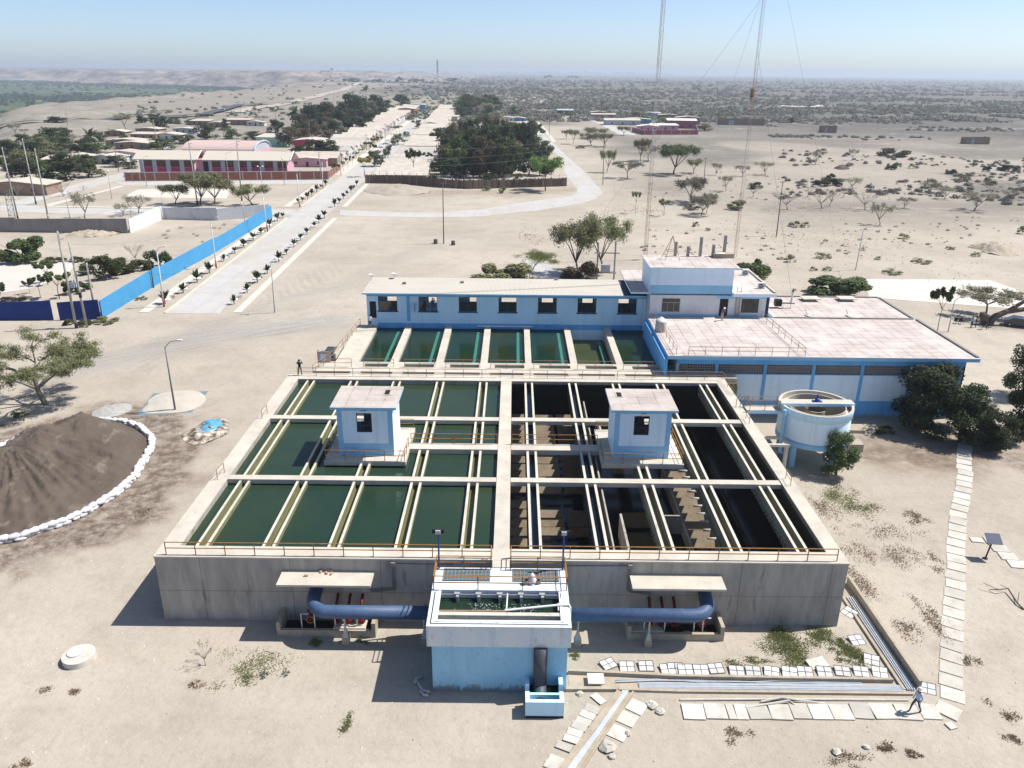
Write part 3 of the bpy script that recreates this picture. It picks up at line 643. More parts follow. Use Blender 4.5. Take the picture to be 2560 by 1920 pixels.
# blower with chimney on the roof
p = G(z6(650,232), RZ)
t = thing('roof_blower', 'black blower with bent white chimney pipe on the tiled roof', 'blower', p)
MB().box(p.x-.9,p.x-.05,p.y-.3,p.y+.5,p.z+.3,p.z+1.15).build('casing', MT['black'], t)
MB().tube([(p.x+1.2,p.y,p.z+.75),(p.x+1.25,p.y,p.z+2.2)], .14, 12).build('chimney', MT['white'], t)
MB().tube([(p.x+1.25,p.y,p.z+2.2),(p.x+1.3,p.y,p.z+2.55),(p.x+1.6,p.y,p.z+2.5)], .17, 12).tube([(p.x-.05,p.y,p.z+.7),(p.x+1.7,p.y,p.z+.65)], .1, 8).build('duct', MT['lampgrey'], t)
mb = MB()
for dx in (-.9,.2,1.2): mb.tube([(p.x+dx,p.y,p.z),(p.x+dx,p.y,p.z+.6)], .03, 6)
mb.build('stand', MT['steel'], t)
# ---- clarifier
cl = thing('clarifier', 'round white and blue clarifier tank on legs with walkway bridge across its top', 'clarifier', (29.9,72.2,0))
C0 = (29.9,72.2,0); R = 3.42
MB().lathe([(R-.02,2.95),(R-.02,5.2)], C0, 56).build('wall', MT['pale'], cl, True)
MB().lathe([(0,2.35),(2.6,2.36),(R+.0,2.36),(R+.02,2.4),(R+.02,2.95),(R-.02,2.951)], C0, 56).build('bottom_ring', MT['band'], cl, True)
MB().lathe([(R-.02,5.2),(R+.08,5.2),(R+.08,6.0)], C0, 56).build('top_ring', MT['sky'], cl, True)
MB().lathe([(R+.08,6.0),(R-.14,6.0),(R-.14,5.5),(R-.6,5.5),(R-.6,5.85),(R-.68,5.85),(R-.68,2.7)], C0, 56).build('launder', MT['deck'], cl)
MB().lathe([(R-.68,3.6),(.9,3.4),(0,3.4)], C0, 40).build('sludge_bed', MT['dirt'], cl)
MB().lathe([(1.0,3.3),(1.0,5.4),(.9,5.4),(.9,3.3)], C0, 28).build('centre_well', MT['chan'], cl)
mb = MB(); mb.box(26.3,33.5,71.7,72.75,6.0,6.16); mb.build('bridge', MT['deck'], cl)
mb = MB(); mb.box(26.3,33.5,71.66,71.698,5.85,6.15); mb.build('bridge_edge', MT['sky'], cl)
MB().lathe([(.22,0),(.22,.3),(.1,.4),(.12,.7),(0,.75)], (29.95,72.2,6.16), 14).box(29.5,30.4,71.95,72.45,6.162,6.22).build('motor', MT['bluepost'], cl)
for a in (218,300,20,110,160):
    x, y = 29.9+2.85*cos(radians(a)), 72.2+2.85*sin(radians(a)); MB().box(x-.24,x+.24,y-.24,y+.24,0,2.4).build('leg', MT['band'], cl)
MB().box(26.55,26.95,70.9,71.3,2.35,5.6).tube([(26.35,70.6,5.9),(26.3,70.4,2.6),(26.35,70.4,1.6),(26.8,70.9,1.2)], .15, 10).build('drain_pipe', MT['band'], cl)
br = MB(); br.box(X1+.05,26.28,71.6,72.8,T+.1,T+.3); br.build('access_bridge', MT['deck'], cl)
MB().box(X1+.05,26.28,71.55,71.597,T-.02,T+.28).build('bridge_edge', MT['sky'], cl)
rm = MB(); railing(rm, [(X1+.3,71.65,T+.3),(26.2,71.65,T+.3)], 1.0, 1.4, .03); railing(rm, [(X1+.3,72.75,T+.3),(26.2,72.75,T+.3)], 1.0, 1.4, .03)
for x in (X1-.7,X1-.3,X1+.1): rm.tube([(x,72.9,T+.12),(x,72.9,T+.9),(x+.3,73,T+1.3),(x+.8,73,T+1.2),(x+.9,73,T+.12)], .03, 6)
rm.build('railing', MT['rail'], cl)
tb = thing('pipe_trestle', 'rough concrete frame and chamber in the gap beside the clarifier', 'concrete frame', (25,69.5,0))
MB().box(24.2,26.6,68.6,68.85,2.9,3.15).box(24.2,26.6,70.3,70.55,2.9,3.15).box(24.2,24.45,68.85,70.3,2.9,3.15).box(26.3,26.55,68.85,70.3,2.9,3.15).box(24.3,24.6,68.65,68.95,0,2.898).box(26.2,26.5,68.65,68.95,0,2.898).box(24.3,24.6,70.3,70.5,0,2.898).build('frame', MT['slab'], tb)
MB().box(24.4,26.4,71.0,74.5,0,1.3).build('chamber', MT['chan'], tb)
tag(MB().box(33.6,36.0,73.5,74.9,0,.9).build('concrete_chamber', MT['chan']), 'low square concrete chamber behind the right side of the clarifier', 'chamber'); tag(MB().box(35.0,38.2,78.2,79.6,.0,.35).build('concrete_slab', MT['chan']), 'flat concrete slab at the foot of the chemical building', 'slab') 
# ---- distribution box
bx = thing('distribution_box', 'tall blue concrete water box with open top in front of the settling tank', 'water tank', (-.6,42,0))
x0, x1, yf = -4.72, 3.55, 39.2; BZ = 5.16
MB().box(x0,x1,yf,44.9,0,3.66).build('wall', MT['box_blue'], bx)
mb = MB(); a0, a1, b0 = -4.98, 3.72, 38.9
mb.box(a0,a1,b0,b0+.42,3.67,BZ); mb.box(a0,a0+.42,b0+.42,42.42,3.67,BZ); mb.box(a1-.42,a1,b0+.42,42.42,3.67,BZ); mb.box(a0,a1,42.42,44.95,3.67,BZ)
mb.box(a0+.42,a1-.42,b0+.42,42.42,3.661,3.9)
mb.build('basin', MT['box_grey'], bx)
mb = MB(); mb.box(a0+.42,a1-.42,40.02,40.34,3.9,BZ-.04); mb.build('weir_wall', MT['trough_top'], bx)
MB().box(a0+.43,a0+.62,b0+.45,42.4,BZ-.05,BZ+.03).box(a1-.62,a1-.43,b0+.45,42.4,BZ-.05,BZ+.03).box(a0+.63,a1-.63,b0+.43,b0+.6,BZ-.05,BZ+.03).build('inner_rim', MT['white'], bx)
m2 = MB(); r_ = .006
m2.add([(a0+.2,b0+.22,BZ+r_),(a1-.2,b0+.22,BZ+r_),(a1-.2,b0+.3,BZ+r_),(a0+.2,b0+.3,BZ+r_)],[(0,1,2,3)])
m2.add([(a0+.2,b0+.3,BZ+r_),(a0+.27,b0+.3,BZ+r_),(a0+.27,42.3,BZ+r_),(a0+.2,42.3,BZ+r_)],[(0,1,2,3)]); m2.build('groove', MT['black'], bx)
struct('water', MB().add([(a0+.42,40.34,BZ-.55),(a1-.42,40.34,BZ-.55),(a1-.42,42.42,BZ-.55),(a0+.42,42.42,BZ-.55)],[(0,1,2,3)]), watermat('turbulent_water', (.008,.022,.014), (.016,.034,.02), .08, .4, .8, 4))
mb = MB()
for i in range(5):
    x = -3.35+i*1.35; mb.box(x-.18,x+.18,42.15,42.41,BZ-.3,BZ-.05); mb.box(x-.06,x+.12,41.95,42.149,BZ-.75,BZ-.12)
mb.tube([(-4.5,42.2,BZ-.12),(3.2,42.2,BZ-.12)], .03, 6)
mb.build('gate_valves', MT['steel'], bx)
mb = MB(); rf = random.Random(5)
for i in range(150):
    x = rf.gauss(-1.8,.45) if i < 90 else rf.gauss(.9,.6); y = min(42.0, 41.9-abs(rf.gauss(0,.6))); s_ = rf.uniform(.012,.035); z = BZ-.545
    mb.lathe([(s_,0),(s_*.7,s_*.5),(0,s_*.6)], (x,max(40.4,y),z), 5)
tag(mb.build('foam', MT['white'], bx), kind='stuff')
MB().tube([(-4.4,40.45,BZ-.1),(-.25,40.47,BZ-.08)], .09, 10).build('overflow_pipe', MT['baffle2'], bx)
MB().tube([(-.3,40.5,BZ-.02),(3.2,40.95,BZ+.1),(3.7,40.95,BZ+.1),(3.75,40.8,BZ+.0),(3.76,40.8,BZ-1.2)], .07, 8).tube([(-.2,40.5,BZ),(-.15,42.2,BZ-.05)], .05, 8).tube([(3.0,40.5,BZ),(3.0,41.2,BZ),(3.25,41.2,BZ),(3.25,42.2,BZ+.1)], .04, 8).build('sampling_pipe', MT['white'], bx)
for xa, xb in ((-4.35,-1.35),(.2,3.15)):
    m2 = MB()
    for j in range(9): y = 43.5+j*.15; m2.box(xa,xb,y,y+.06,BZ+.005,BZ+.04)
    for j in range(13): x = xa+(xb-xa)*j/12; m2.box(x-.015,x+.015,43.5,44.78,BZ+.041,BZ+.06)
    m2.build('grating', pm('blue_rust_grating', (.16,.30,.34), (.34,.20,.12), 2.2, .7), bx)
    MB().add([(xa-.05,43.42,BZ+.003),(xb+.05,43.42,BZ+.003),(xb+.05,44.85,BZ+.003),(xa-.05,44.85,BZ+.003)],[(0,1,2,3)]).build('grating_pit', MT['blue_water'], bx)
rm = MB(); z = BZ
railing(rm, [(a0+.12,42.55,z),(a1-.1,42.55,z)], 1.0, 2.7, .035); railing(rm, [(a0+.12,42.55,z),(a0+.12,44.8,z),(CW0-.1,44.8,z),(CW0-.1,46.0,z)], 1.0, 2.2, .035); railing(rm, [(a1-.1,42.55,z),(a1-.1,44.8,z),(CW1+.1,44.8,z),(CW1+.1,46.0,z)], 1.0, 2.2, .035)
rm.build('railing', MT['orange'], bx)
MB().tube([(1.9,38.95,3.66),(1.9,38.85,1.0)], .42, 20).tube([(1.9,38.85,1.0),(1.9,38.4,.5),(1.95,37.9,.3)], .40, 20).build('drop_pipe', pm('dark_drop_pipe', (.045,.05,.075), (.08,.075,.085), 2, .5), bx, True)
sb = thing('outlet_chamber', 'small open blue concrete chamber under the drop pipe', 'water chamber', (2.2,38,0))
m2 = MB(); m2.box(1.0,3.3,37.05,37.3,0,1.2); m2.box(1.0,1.25,37.3,37.95,0,1.2); m2.box(3.05,3.3,37.3,37.95,0,1.2); m2.box(3.05,3.3,38.5,39.19,0,1.25); m2.box(1.0,1.25,38.5,39.19,0,1.25); m2.box(1.0,3.3,37.951,38.12,0,.95)
m2.build('wall', MT['sky'], sb); MB().box(1.0,3.3,37.04,37.049,.0,.16).build('dark_base', MT['black'], sb)  # black strip along the foot of the front wall
tag(MB().add([(1.25,37.3,.55),(3.05,37.3,.55),(3.05,39.19,.55),(1.25,39.19,.55)],[(0,1,2,3)]).build('water', MT['black_water']), kind='structure')
# ---- big blue inlet pipes, valve pits, red valves
def inlet(s, label, plabel):
    t = thing('inlet_pipe', label, 'pipe', (s*9,43.6,0)); cy, cz, r = 43.62, 2.5, .45
    x_in = -4.985 if s < 0 else 3.725; X = lambda v: (s*v-(.0 if s > 0 else 0))
    xe = 12.2 if s > 0 else 12.1
    pts = [(x_in,cy,cz),(s*xe,cy,cz)]
    for k in range(1,8): a = k*pi/14; pts.append((s*(xe+1.15*sin(a)),cy+1.15*(1-cos(a)),cz+.25*(1-cos(a))))
    pts.append((s*(xe+1.15),Y0+.02,cz+.45))
    MB().tube(pts, r, 28).build('pipe', MT['pipe'], t, True)
    m2 = MB().tube([(x_in+s*.02,cy,cz),(x_in+s*.22,cy,cz)], r+.09, 28); m2.build('flange', MT['red' if s > 0 else 'pipe'], t)
    for px in ((4.6,9.35) if s > 0 else (5.7,11.0)):
        x = s*px; m2 = MB()
        m2.box(x-.24,x+.24,cy-.24,cy+.24,0,.5,1); m2.add([(x-.22,cy-.2,.5),(x+.22,cy-.2,.5),(x+.22,cy+.2,.5),(x-.22,cy+.2,.5),(x-.07,cy-.07,1.1),(x+.07,cy-.07,1.1),(x+.07,cy+.07,1.1),(x-.07,cy+.07,1.1)],[(0,1,5,4),(1,2,6,5),(2,3,7,6),(3,0,4,7)],0); m2.tube([(x,cy,1.1),(x,cy,cz-r+.02)], .07, 10)
        m2.build('support', [MT['steel'], MT['chan']], t)
    # pit
    q = thing('valve_pit', plabel, 'pit', (s*11.5,45,0)); p0, p1 = (-15.8,-9.1) if s < 0 else (8.0,14.6)
    m2 = MB(); m2.box(p0,p1,44.15,44.38,0,.55); m2.box(p0,p0+.26,44.381,Y0-.004,0,1.15); m2.box(p1-.26,p1,44.381,Y0-.004,0,1.15); m2.box(p0,p0+.26,44.15,44.38,.551,1.15); m2.box(p1-.26,p1,44.15,44.38,.551,1.15)
    m2.build('pit_wall', MT['chan'], q)
    m2 = MB(); m2.box(p0+.27,p1-.27,44.39,Y0-.01,.02,.06); m2.build('pit_floor', MT['dark'], q)
    a = p1-2.9 if s < 0 else p0+.3
    MB().box(a,a+2.2,44.3,45.3,.56,.64).build('cover_slab', MT['deck'], q)
    for i in range(4):
        v = thing('valve_pipe', 'red valve pipe rising under the '+('left' if s < 0 else 'right')+' canopy, '+nth(i,4,'leftmost','rightmost')+' of four', 'valve', (0,0,0), 'red valve pipes under the canopies')
        x = (-13.6+i*.85+(.9 if i else 0)) if s < 0 else (9.6+i*.85+(1.0 if i == 3 else 0)); v.location = (x,45.2,.05)
        MB().tube([(x,44.9,.06),(x,45.0,1.6),(x,45.2,2.0),(x,Y0-.01,2.3)], .10, 10).build('pipe', MT['red'], v, True)
        MB().tube([(x,44.94,.75),(x,44.95,.9)], .26, 12).tube([(x,44.99,1.5),(x,45.0,1.6)], .23, 12).build('flange', MT['red'], v)
        MB().tube([(x+.26*cos(k*pi/8),44.62,1.05+.26*sin(k*pi/8)) for k in range(17)], .03, 6).tube([(x,44.62,1.05),(x,44.9,1.05)], .03, 6).build('handwheel', pm('yellow_handwheel', (.45,.2,.03), None, 3, .5) if i == 0 else MT['red'], v)
    m2 = MB()
    for x in ((-14.2,-13.3,-11.9,-10.4) if s < 0 else (9.2,10.6,12.6,13.2)): m2.tube([(x,44.6,.06),(x,44.6,1.55),(x+.5,44.6,1.55)], .045, 8)
    m2.build('vent_pipe', MT['white'], q)
inlet(-1, 'thick navy blue pipe from the blue box to the left valve pit', 'concrete valve pit under the left canopy of the tank wall')
inlet(1, 'thick navy blue pipe with red flange from the blue box to the right valve pit', 'concrete valve pit under the right canopy of the tank wall')
# ---- flood lights
for i, (x, y) in enumerate(((-4.72,44.85),(3.5,44.85))):
    t = thing('floodlight', 'blue post with floodlights beside the '+('left' if i == 0 else 'right')+' end of the box railing', 'floodlight', (x,y,BZ), 'floodlights on the distribution box')
    MB().tube([(x,y,BZ),(x,y,BZ+2.75)], .06, 10).build('post', MT['bluepost'], t)
    for dx, dy in ((0,-.14),(-.22,.0),(.22,.0)):
        m2 = MB(); m2.box(x+dx-.17,x+dx+.17,y+dy-.08,y+dy+.06,BZ+2.75,BZ+3.0); m2.build('lamp_head', MT['steel' if dx == 0 else 'black'], t)
# bricks on the canopy, hoses, litter near the box
for i, (a, b) in enumerate(((645,312),(838,262),(908,280),(952,250),(970,288))):
    p = G(c1(a,b), 4.17); o = MB().box(-.12,.12,-.06,.06,0,.13).build('brick', pm('brick_red', (.42,.20,.15), (.5,.33,.28), 8, .9) if i == 0 else MT['brickm'])
    if i == 0: MT['brickm'] = o.data.materials[0]
    o.location = p; o.rotation_euler = (0,0,i*1.1); tag(o, 'loose red brick lying on the left canopy slab, '+nth(i,5,'leftmost','rightmost')+' of five', 'brick', 'bricks on the canopy')
p = G(y2(1235,470), BZ); p.z = BZ
t = thing('cleaning_pile', 'white sack and buckets left on the box deck by the railing', 'sack', p)
m2 = MB(); m2.lathe([(.0,0),(.26,.02),(.3,.25),(.2,.5),(.1,.72),(0,.75)], (p.x,p.y,p.z), 9); m2.build('sack', MT['sandbag'], t, True)
m2 = MB(); m2.lathe([(0,0),(.17,.01),(.2,.33),(.18,.33),(.15,.03)], (p.x-.4,p.y-.1,p.z), 12).lathe([(0,0),(.14,.01),(.16,.28),(.13,.28)], (p.x+.42,p.y-.05,p.z), 12); m2.build('bucket', MT['lampgrey'], t)
p = G(y2(530,1130))
t = thing('bent_pipe', 'pale bent drain pipe lying on the shaded sand left of the blue box', 'pipe', p)
MB().tube([G(y2(480,1115),.1),G(y2(490,1085),.12),G(y2(533,1068),.12)], .09, 8).tube([G(y2(490,1090),.1),G(y2(530,1160),.1),G(y2(575,1172),.1)], .09, 8).tube([G(y2(515,1160),.1),G(y2(540,1190),.1),G(y2(568,1192),.1)], .09, 8).build('pipe', MT['plastic_pipe'], t, True)
# round man hole in the sand
p = G(y1(512,960)); t = thing('manhole', 'round white concrete manhole cover raised from the sand', 'manhole', p)
MB().lathe([(1.0,0),(1.0,.42),(0,.44)], p, 40).build('collar', MT['slab'], t)
MB().lathe([(.5,.441),(.5,.5),(.42,.5),(.4,.49),(0,.49)], (p.x-.25,p.y+.12,p.z), 32).build('cover', MT['panel'], t)
# ================================================================ GROUND
import numpy as np
def sm(t): t = np.clip(t,0,1); return t*t*(3-2*t)
BLX = [(0,-240),(300,-250),(447,-277),(649,-385),(805,-452),(1054,-505),(1250,-500),(1600,-480),(2200,-560),(3600,-760),(9000,-1500)]
CLF = [tuple(G(q,-40)[:2]) for q in ((-700,188),(0,201),(300,211),(600,222),(740,231))]
CLF.sort()
def vnoise(x, y, s, seed=0):
    x = np.asarray(x)/s; y = np.asarray(y)/s; xi = np.floor(x); yi = np.floor(y); fx = sm(x-xi); fy = sm(y-yi)
    def hsh(a, b): q = np.sin(a*127.1+b*311.7+seed*17.3)*43758.5453; return q-np.floor(q)
    return (hsh(xi,yi)*(1-fx)+hsh(xi+1,yi)*fx)*(1-fy)+(hsh(xi,yi+1)*(1-fx)+hsh(xi+1,yi+1)*fx)*fy
def height(x, y):
    x = np.asarray(x,float); y = np.asarray(y,float)
    xb = np.interp(y, [p[0] for p in BLX], [p[1] for p in BLX])
    wob = (vnoise(x,y,60,1)-.5)*50+(vnoise(x,y,23,2)-.5)*22
    d = xb-x+wob
    s = sm(d/90)
    h = -40*s
    edge = np.exp(-((d+40)/70)**2)*sm((y-380)/200)
    h = h+edge*((vnoise(x,y,38,3)-.3)*6+(vnoise(x,y,17,4)-.5)*5)
    far = sm((y-420)/500)*(1-s)*sm((np.abs(x+60)-60)/80)
    h = h+far*((vnoise(x,y,120,5)-.5)*3.0+(vnoise(x,y,35,6)-.5)*1.2)
    yc = np.interp(x, [p[0] for p in CLF], [p[1] for p in CLF])
    cw = (vnoise(x,y,300,7)-.5)*500+(vnoise(x,y,90,8)-.5)*160
    t = sm((y-yc+cw)/420)*sm((-560-x)/400)
    plat = 27+(vnoise(x,y,500,9)-.5)*5
    rug = ((vnoise(x,y,110,10)-.5)*46+(vnoise(x,y,45,11)-.5)*22)*t*(1-t)*4
    return h*(1-t)+plat*t+rug
rr = np.concatenate([np.arange(4,135,.5), 135*np.power(1.0185, np.arange(0,273))])
aa = np.radians(np.arange(-62,62.01,.25))
RR, AA = np.meshgrid(rr, aa, indexing='ij')
gx = RR*np.sin(AA); gy = RR*np.cos(AA); gzz = height(gx,gy)
nr, na = RR.shape
me = bpy.data.meshes.new('ground')
ii = (np.arange(nr-1)[:,None]*na+np.arange(na-1)[None,:]).ravel()
faces = np.stack([ii, ii+1, ii+na+1, ii+na], 1)[:, ::-1]
me.from_pydata(np.stack([gx.ravel(),gy.ravel(),gzz.ravel()],1).tolist(), [], faces.tolist())
me.polygons.foreach_set('use_smooth', [True]*len(me.polygons))
X = gx.ravel(); Y = gy.ravel()
def segd(pts, X=X, Y=Y):
    best = np.full(X.shape, 1e9)
    for (a, b), (c, d) in zip(pts, pts[1:]):
        vx, vy = c-a, d-b; L = vx*vx+vy*vy+1e-9; t = np.clip(((X-a)*vx+(Y-b)*vy)/L,0,1)
        best = np.minimum(best, np.hypot(X-a-t*vx, Y-b-t*vy))
    return best
def gp(z, pts): return [tuple(G(z(*q))[:2]) for q in pts]
n1 = vnoise(X,Y,3,21)+vnoise(X,Y,1.2,22)*.6; n2 = vnoise(X,Y,14,23)+vnoise(X,Y,5,24)*.6
soil = np.maximum(sm(1.45-segd([(-46,66),(-43,72)])/12+(n1-.8)*.5)*.0, 0)
soil = np.maximum(soil, sm(1.15-np.abs(segd([(-52,72),(-45.5,80),(-38,78),(-35,70),(-34.5,62),(-37.5,56.5),(-43,52.5),(-52,50)])-1.5)/4.2+(n1-.8)*.9))
track = sm(1.2-segd(gp(z4,[(300,640),(900,520),(1500,380),(2100,330)]))/4.2+(n2-.8)*.6)*.95
track = np.maximum(track, sm(1.2-segd(gp(z4,[(700,560),(1200,400),(1750,200),(2212,90)]))/3+(n2-.8)*.6)*.55)
for o_ in (-3.4,-2.2,-.7,.6,1.9,3.1): track = np.maximum(track, sm(1.3-segd([(q[0]+o_*.25,q[1]+o_) for q in gp(z4,[(100,690),(800,560),(1500,380),(2300,300)])])/.28)*(.35+.5*sm((n1-.6)*2)))
for o_ in (-2.5,-1.0,.7,2.2): track = np.maximum(track, sm(1.3-segd([(q[0]+o_,q[1]+o_*.4) for q in gp(z4,[(900,640),(1500,330),(1900,120),(2212,-60)])])/.3)*(.3+.5*sm((n1-.6)*2)))
track = np.maximum(track, sm(1.2-segd([(-40,118),(-30,140),(-15,190)])/4+(n2-.8)*.6)*.3)
soil = np.maximum(soil, sm(1.15-segd(gp(z6,[(1250,1130),(1500,1180),(1750,1200),(1950,1180)]))/4.5+(n1-.8)*.7)*.8)
soil = np.maximum(soil, sm(1.1-segd(gp(z6,[(1900,330),(2250,380)]))/4+(n1-.8)*.7)*.6)
red = sm(1.2-segd(gp(s4,[(200,1300),(900,1310),(1500,1300),(2000,1260)]))/7+(n2-.8))*.6
red = np.maximum(red, sm(1.1-segd(gp(z6,[(1350,1150),(1700,1180),(2000,1000),(2300,1150)]))/5+(n2-.8))*.7)
red = np.maximum(red, sm(1.1-segd(gp(z6,[(1500,1050),(1900,1050)]))/4+(n2-.8))*.7)
scr = sm((np.hypot(X,Y)-330)/350)*sm((X-10+ (vnoise(X,Y,90,31)-.5)*120+(Y-600)*.0)/60)
scr = np.maximum(scr, sm((Y-900)/600)*sm((X+380+(vnoise(X,Y,140,32)-.5)*260)/200))
scr = np.maximum(scr, .45*sm((Y-500)/300)*sm((X+430)/100))
scr = np.maximum(scr, .55*sm((Y-330)/120)*sm((-95-X)/60))
mid = sm((X-25)/30)*sm((Y-175)/90)*(.25+.5*sm((vnoise(X,Y,45,33)-.45)*5))
scr = np.maximum(scr, mid)
ca = me.color_attributes.new('stain', 'FLOAT_COLOR', 'POINT')
ca.data.foreach_set('color', np.stack([soil,track,red,scr],1).astype(np.float32).ravel())
def groundmat():
    m, nt, b = newmat('sand'); k = N(nt)
    at = k.n('ShaderNodeAttribute', attribute_name='stain'); sp = k.n('ShaderNodeSeparateColor'); k.l(at.outputs['Color'], sp.inputs[0])
    p = k.pos()
    c = k.mix(k.ramp(k.noise(p, .035, 6, .65), .36, .64), (0.425,0.381,0.318), (0.338,0.300,0.248))
    c = k.mix(k.math('MULTIPLY', k.ramp(k.noise(p, .22, 6, .7), .48, .68), .6), c, (0.295,0.26,0.213))
    c = k.mix(k.math('MULTIPLY', k.ramp(k.noise(k.pos((.25,1.1,1)), .16, 5, .65), .5, .72), .5), c, (0.420,0.378,0.315))
    c = k.mix(k.math('MULTIPLY', k.ramp(k.noise(p, 1.7, 6, .75), .50, .70), .30), c, (0.210,0.176,0.139))
    c = k.mix(k.math('MULTIPLY', k.ramp(k.noise(p, 9, 3, .7), .60, .72), .28), c, (0.168,0.143,0.109))
    c = k.mix(k.math('MULTIPLY', k.ramp(k.noise(p, 5.5, 2, .6), .68, .72), .6), c, (0.521,0.487,0.437))
    c = k.mix(k.math('MULTIPLY', sp.outputs[1], k.ramp(k.noise(k.pos((1,1,1)), .5, 6, .7), .25, .6)), c, (0.302,0.290,0.269))
    ta = G(z4(300,640)); tb = G(z4(2100,330)); mp = k.n('ShaderNodeMapping'); gg = k.n('ShaderNodeNewGeometry'); k.l(gg.outputs['Position'], mp.inputs['Vector'])
    mp.vector_type = 'TEXTURE'; mp.inputs['Rotation'].default_value = (0,0,atan2(tb.y-ta.y,tb.x-ta.x)); mp.inputs['Scale'].default_value = (14,.55,1)
    ruts = k.ramp(k.noise(mp.outputs[0], 1.0, 4, .6), .50, .60)
    c = k.mix(k.math('MULTIPLY', k.math('MULTIPLY', k.ramp(sp.outputs[1], .05, .5), ruts), .6), c, (.245,.225,.20))
    c = k.mix(k.math('MULTIPLY', sp.outputs[2], k.ramp(k.noise(p, .6, 6, .7), .3, .6)), c, (0.210,0.155,0.109))
    c = k.mix(k.math('MULTIPLY', sp.outputs[0], k.ramp(k.noise(p, .9, 6, .75), .3, .58)), c, (0.126,0.092,0.071))
    vg = k.noise(k.pos((.35,1.0,1)), .021, 8, .72); vg2 = k.noise(p, .16, 5, .7)
    vm = k.math('MULTIPLY', at.outputs['Alpha'], k.ramp(k.math('ADD', k.math('MULTIPLY', vg, .6), k.math('MULTIPLY', vg2, .4)), .35, .47))
    vc = k.mix(k.ramp(k.noise(p, .05, 5), .4, .6), (.088,.085,.076), (.125,.117,.104))
    c = k.mix(k.math('MULTIPLY', vm, .93), c, vc)
    g = k.n('ShaderNodeNewGeometry'); sx = k.n('ShaderNodeSeparateXYZ'); k.l(g.outputs['Position'], sx.inputs[0])
    val = k.ramp(sx.outputs[2], 0, 1); vmr = k.n('ShaderNodeMapRange'); k.l(sx.outputs[2], vmr.inputs[0])
    vmr.inputs[1].default_value = -34; vmr.inputs[2].default_value = -38.5; vmr.inputs[3].default_value = 0; vmr.inputs[4].default_value = 1
    field = k.mix(k.ramp(k.noise(k.pos((.6,1.6,1)), .0042, 3, .5), .42, .55), (0.050,0.080,0.034), (0.084,0.105,0.046))
    field = k.mix(k.ramp(k.noise(k.pos((.5,1.8,1)), .0062, 5, .7), .56, .62), field, (.040,.052,.030))
    field = k.mix(k.math('MULTIPLY', k.ramp(k.noise(k.pos((.3,2.0,1)), .0033, 2), .66, .70), .8), field, (0.277,0.252,0.185))
    c = k.mix(vmr.outputs[0], c, field)
    nz = k.n('ShaderNodeSeparateXYZ'); k.l(g.outputs['Normal'], nz.inputs[0])
    slope = k.math('MULTIPLY', k.ramp(nz.outputs[2], .985, .90, (0,0,0), (1,1,1)), k.math('GREATER_THAN', sx.outputs[1], 1200))
    cl = k.mix(k.ramp(k.noise(k.pos((1,.4,5)), .010, 8, .85), .43, .57), (.36,.30,.245), (.10,.085,.08))
    st = k.n('ShaderNodeMapRange'); k.l(sx.outputs[1], st.inputs[0]); st.inputs[1].default_value = 1500; st.inputs[2].default_value = 2500
    cm = k.math('MULTIPLY', k.math('MULTIPLY', st.outputs[0], k.math('GREATER_THAN', sx.outputs[2], -37.5)), k.math('LESS_THAN', sx.outputs[0], -420))
    c = k.mix(k.math('MULTIPLY', cm, .9), c, cl)
    k.l(c, b.inputs['Base Color']); b.inputs['Roughness'].default_value = .95; b.inputs['Specular IOR Level'].default_value = .1
    bp = k.n('ShaderNodeBump'); bp.inputs['Strength'].default_value = .8; bp.inputs['Distance'].default_value = .14
    k.l(k.math('ADD', k.noise(p, 1.1, 8, .7), k.math('MULTIPLY', k.noise(p, .12, 4), 1.5)), bp.inputs['Height']); k.l(bp.outputs[0], b.inputs['Normal'])
    return m
MT['sand'] = groundmat(); me.materials.append(MT['sand'])
ground = bpy.data.objects.new('ground', me); COL.objects.link(ground); ground['kind'] = 'structure'
def hh(x, y): return float(height(np.array([x]),np.array([y]))[0])

# ================================================================ ROADS AND PAVED PADS
MT['concrete_road'] = tilemat('concrete_road', (.43,.42,.405), (.40,.39,.375), 60, 3.6, .02, (.33,.32,.30), c3=(.46,.45,.43))
dusty(MT['concrete_road'], (.40,.365,.315), .12, .75, (1,.35,1)); dusty(MT['concrete_road'], (.27,.265,.26), .5, .35, (1,.06,1), .55, .7)
MT['asphalt'] = pm('asphalt', (.065,.068,.075), (.085,.088,.092), .3, .9)
MT['walk'] = pm('pale_pavement', (0.550,0.516,0.456), (0.473,0.447,0.396), .6, .9, c3=(0.361,0.327,0.275), s3_=2, a3=.3)
MT['kerb'] = pm('cream_kerb', (0.585,0.542,0.413), (0.516,0.482,0.378), 1, .9)
def strip(name, L, R, mat, dz=.03, kind='structure', thick=0):
    """a sheet between two edge lines, following the ground"""
    def dens(P, n=26): 
        out = []
        for a, b in zip(P, P[1:]):
            for k in range(n): out.append((a[0]+(b[0]-a[0])*k/n, a[1]+(b[1]-a[1])*k/n))
        return out+[P[-1]]
    L = dens(L); R = dens(R); mb = MB(); n = len(L)
    if name in ('road','street','dirt_road','yard_pad'):
        jit = lambda P, s_: [(x+float(vnoise(x,y,2.3,s_)-.5)*.7+float(vnoise(x,y,9,s_)-.5)*.5, y+float(vnoise(x,y,2.7,s_+3)-.5)*.6) for x,y in P]
        L, R = jit(L,61), jit(R,67)
    v = [(x,y,hh(x,y)+dz) for x,y in L]+[(x,y,hh(x,y)+dz) for x,y in R]
    mb.add(v, [(i,n+i,n+i+1,i+1) for i in range(n-1)])
    return tag(mb.build(name, mat), kind=kind)
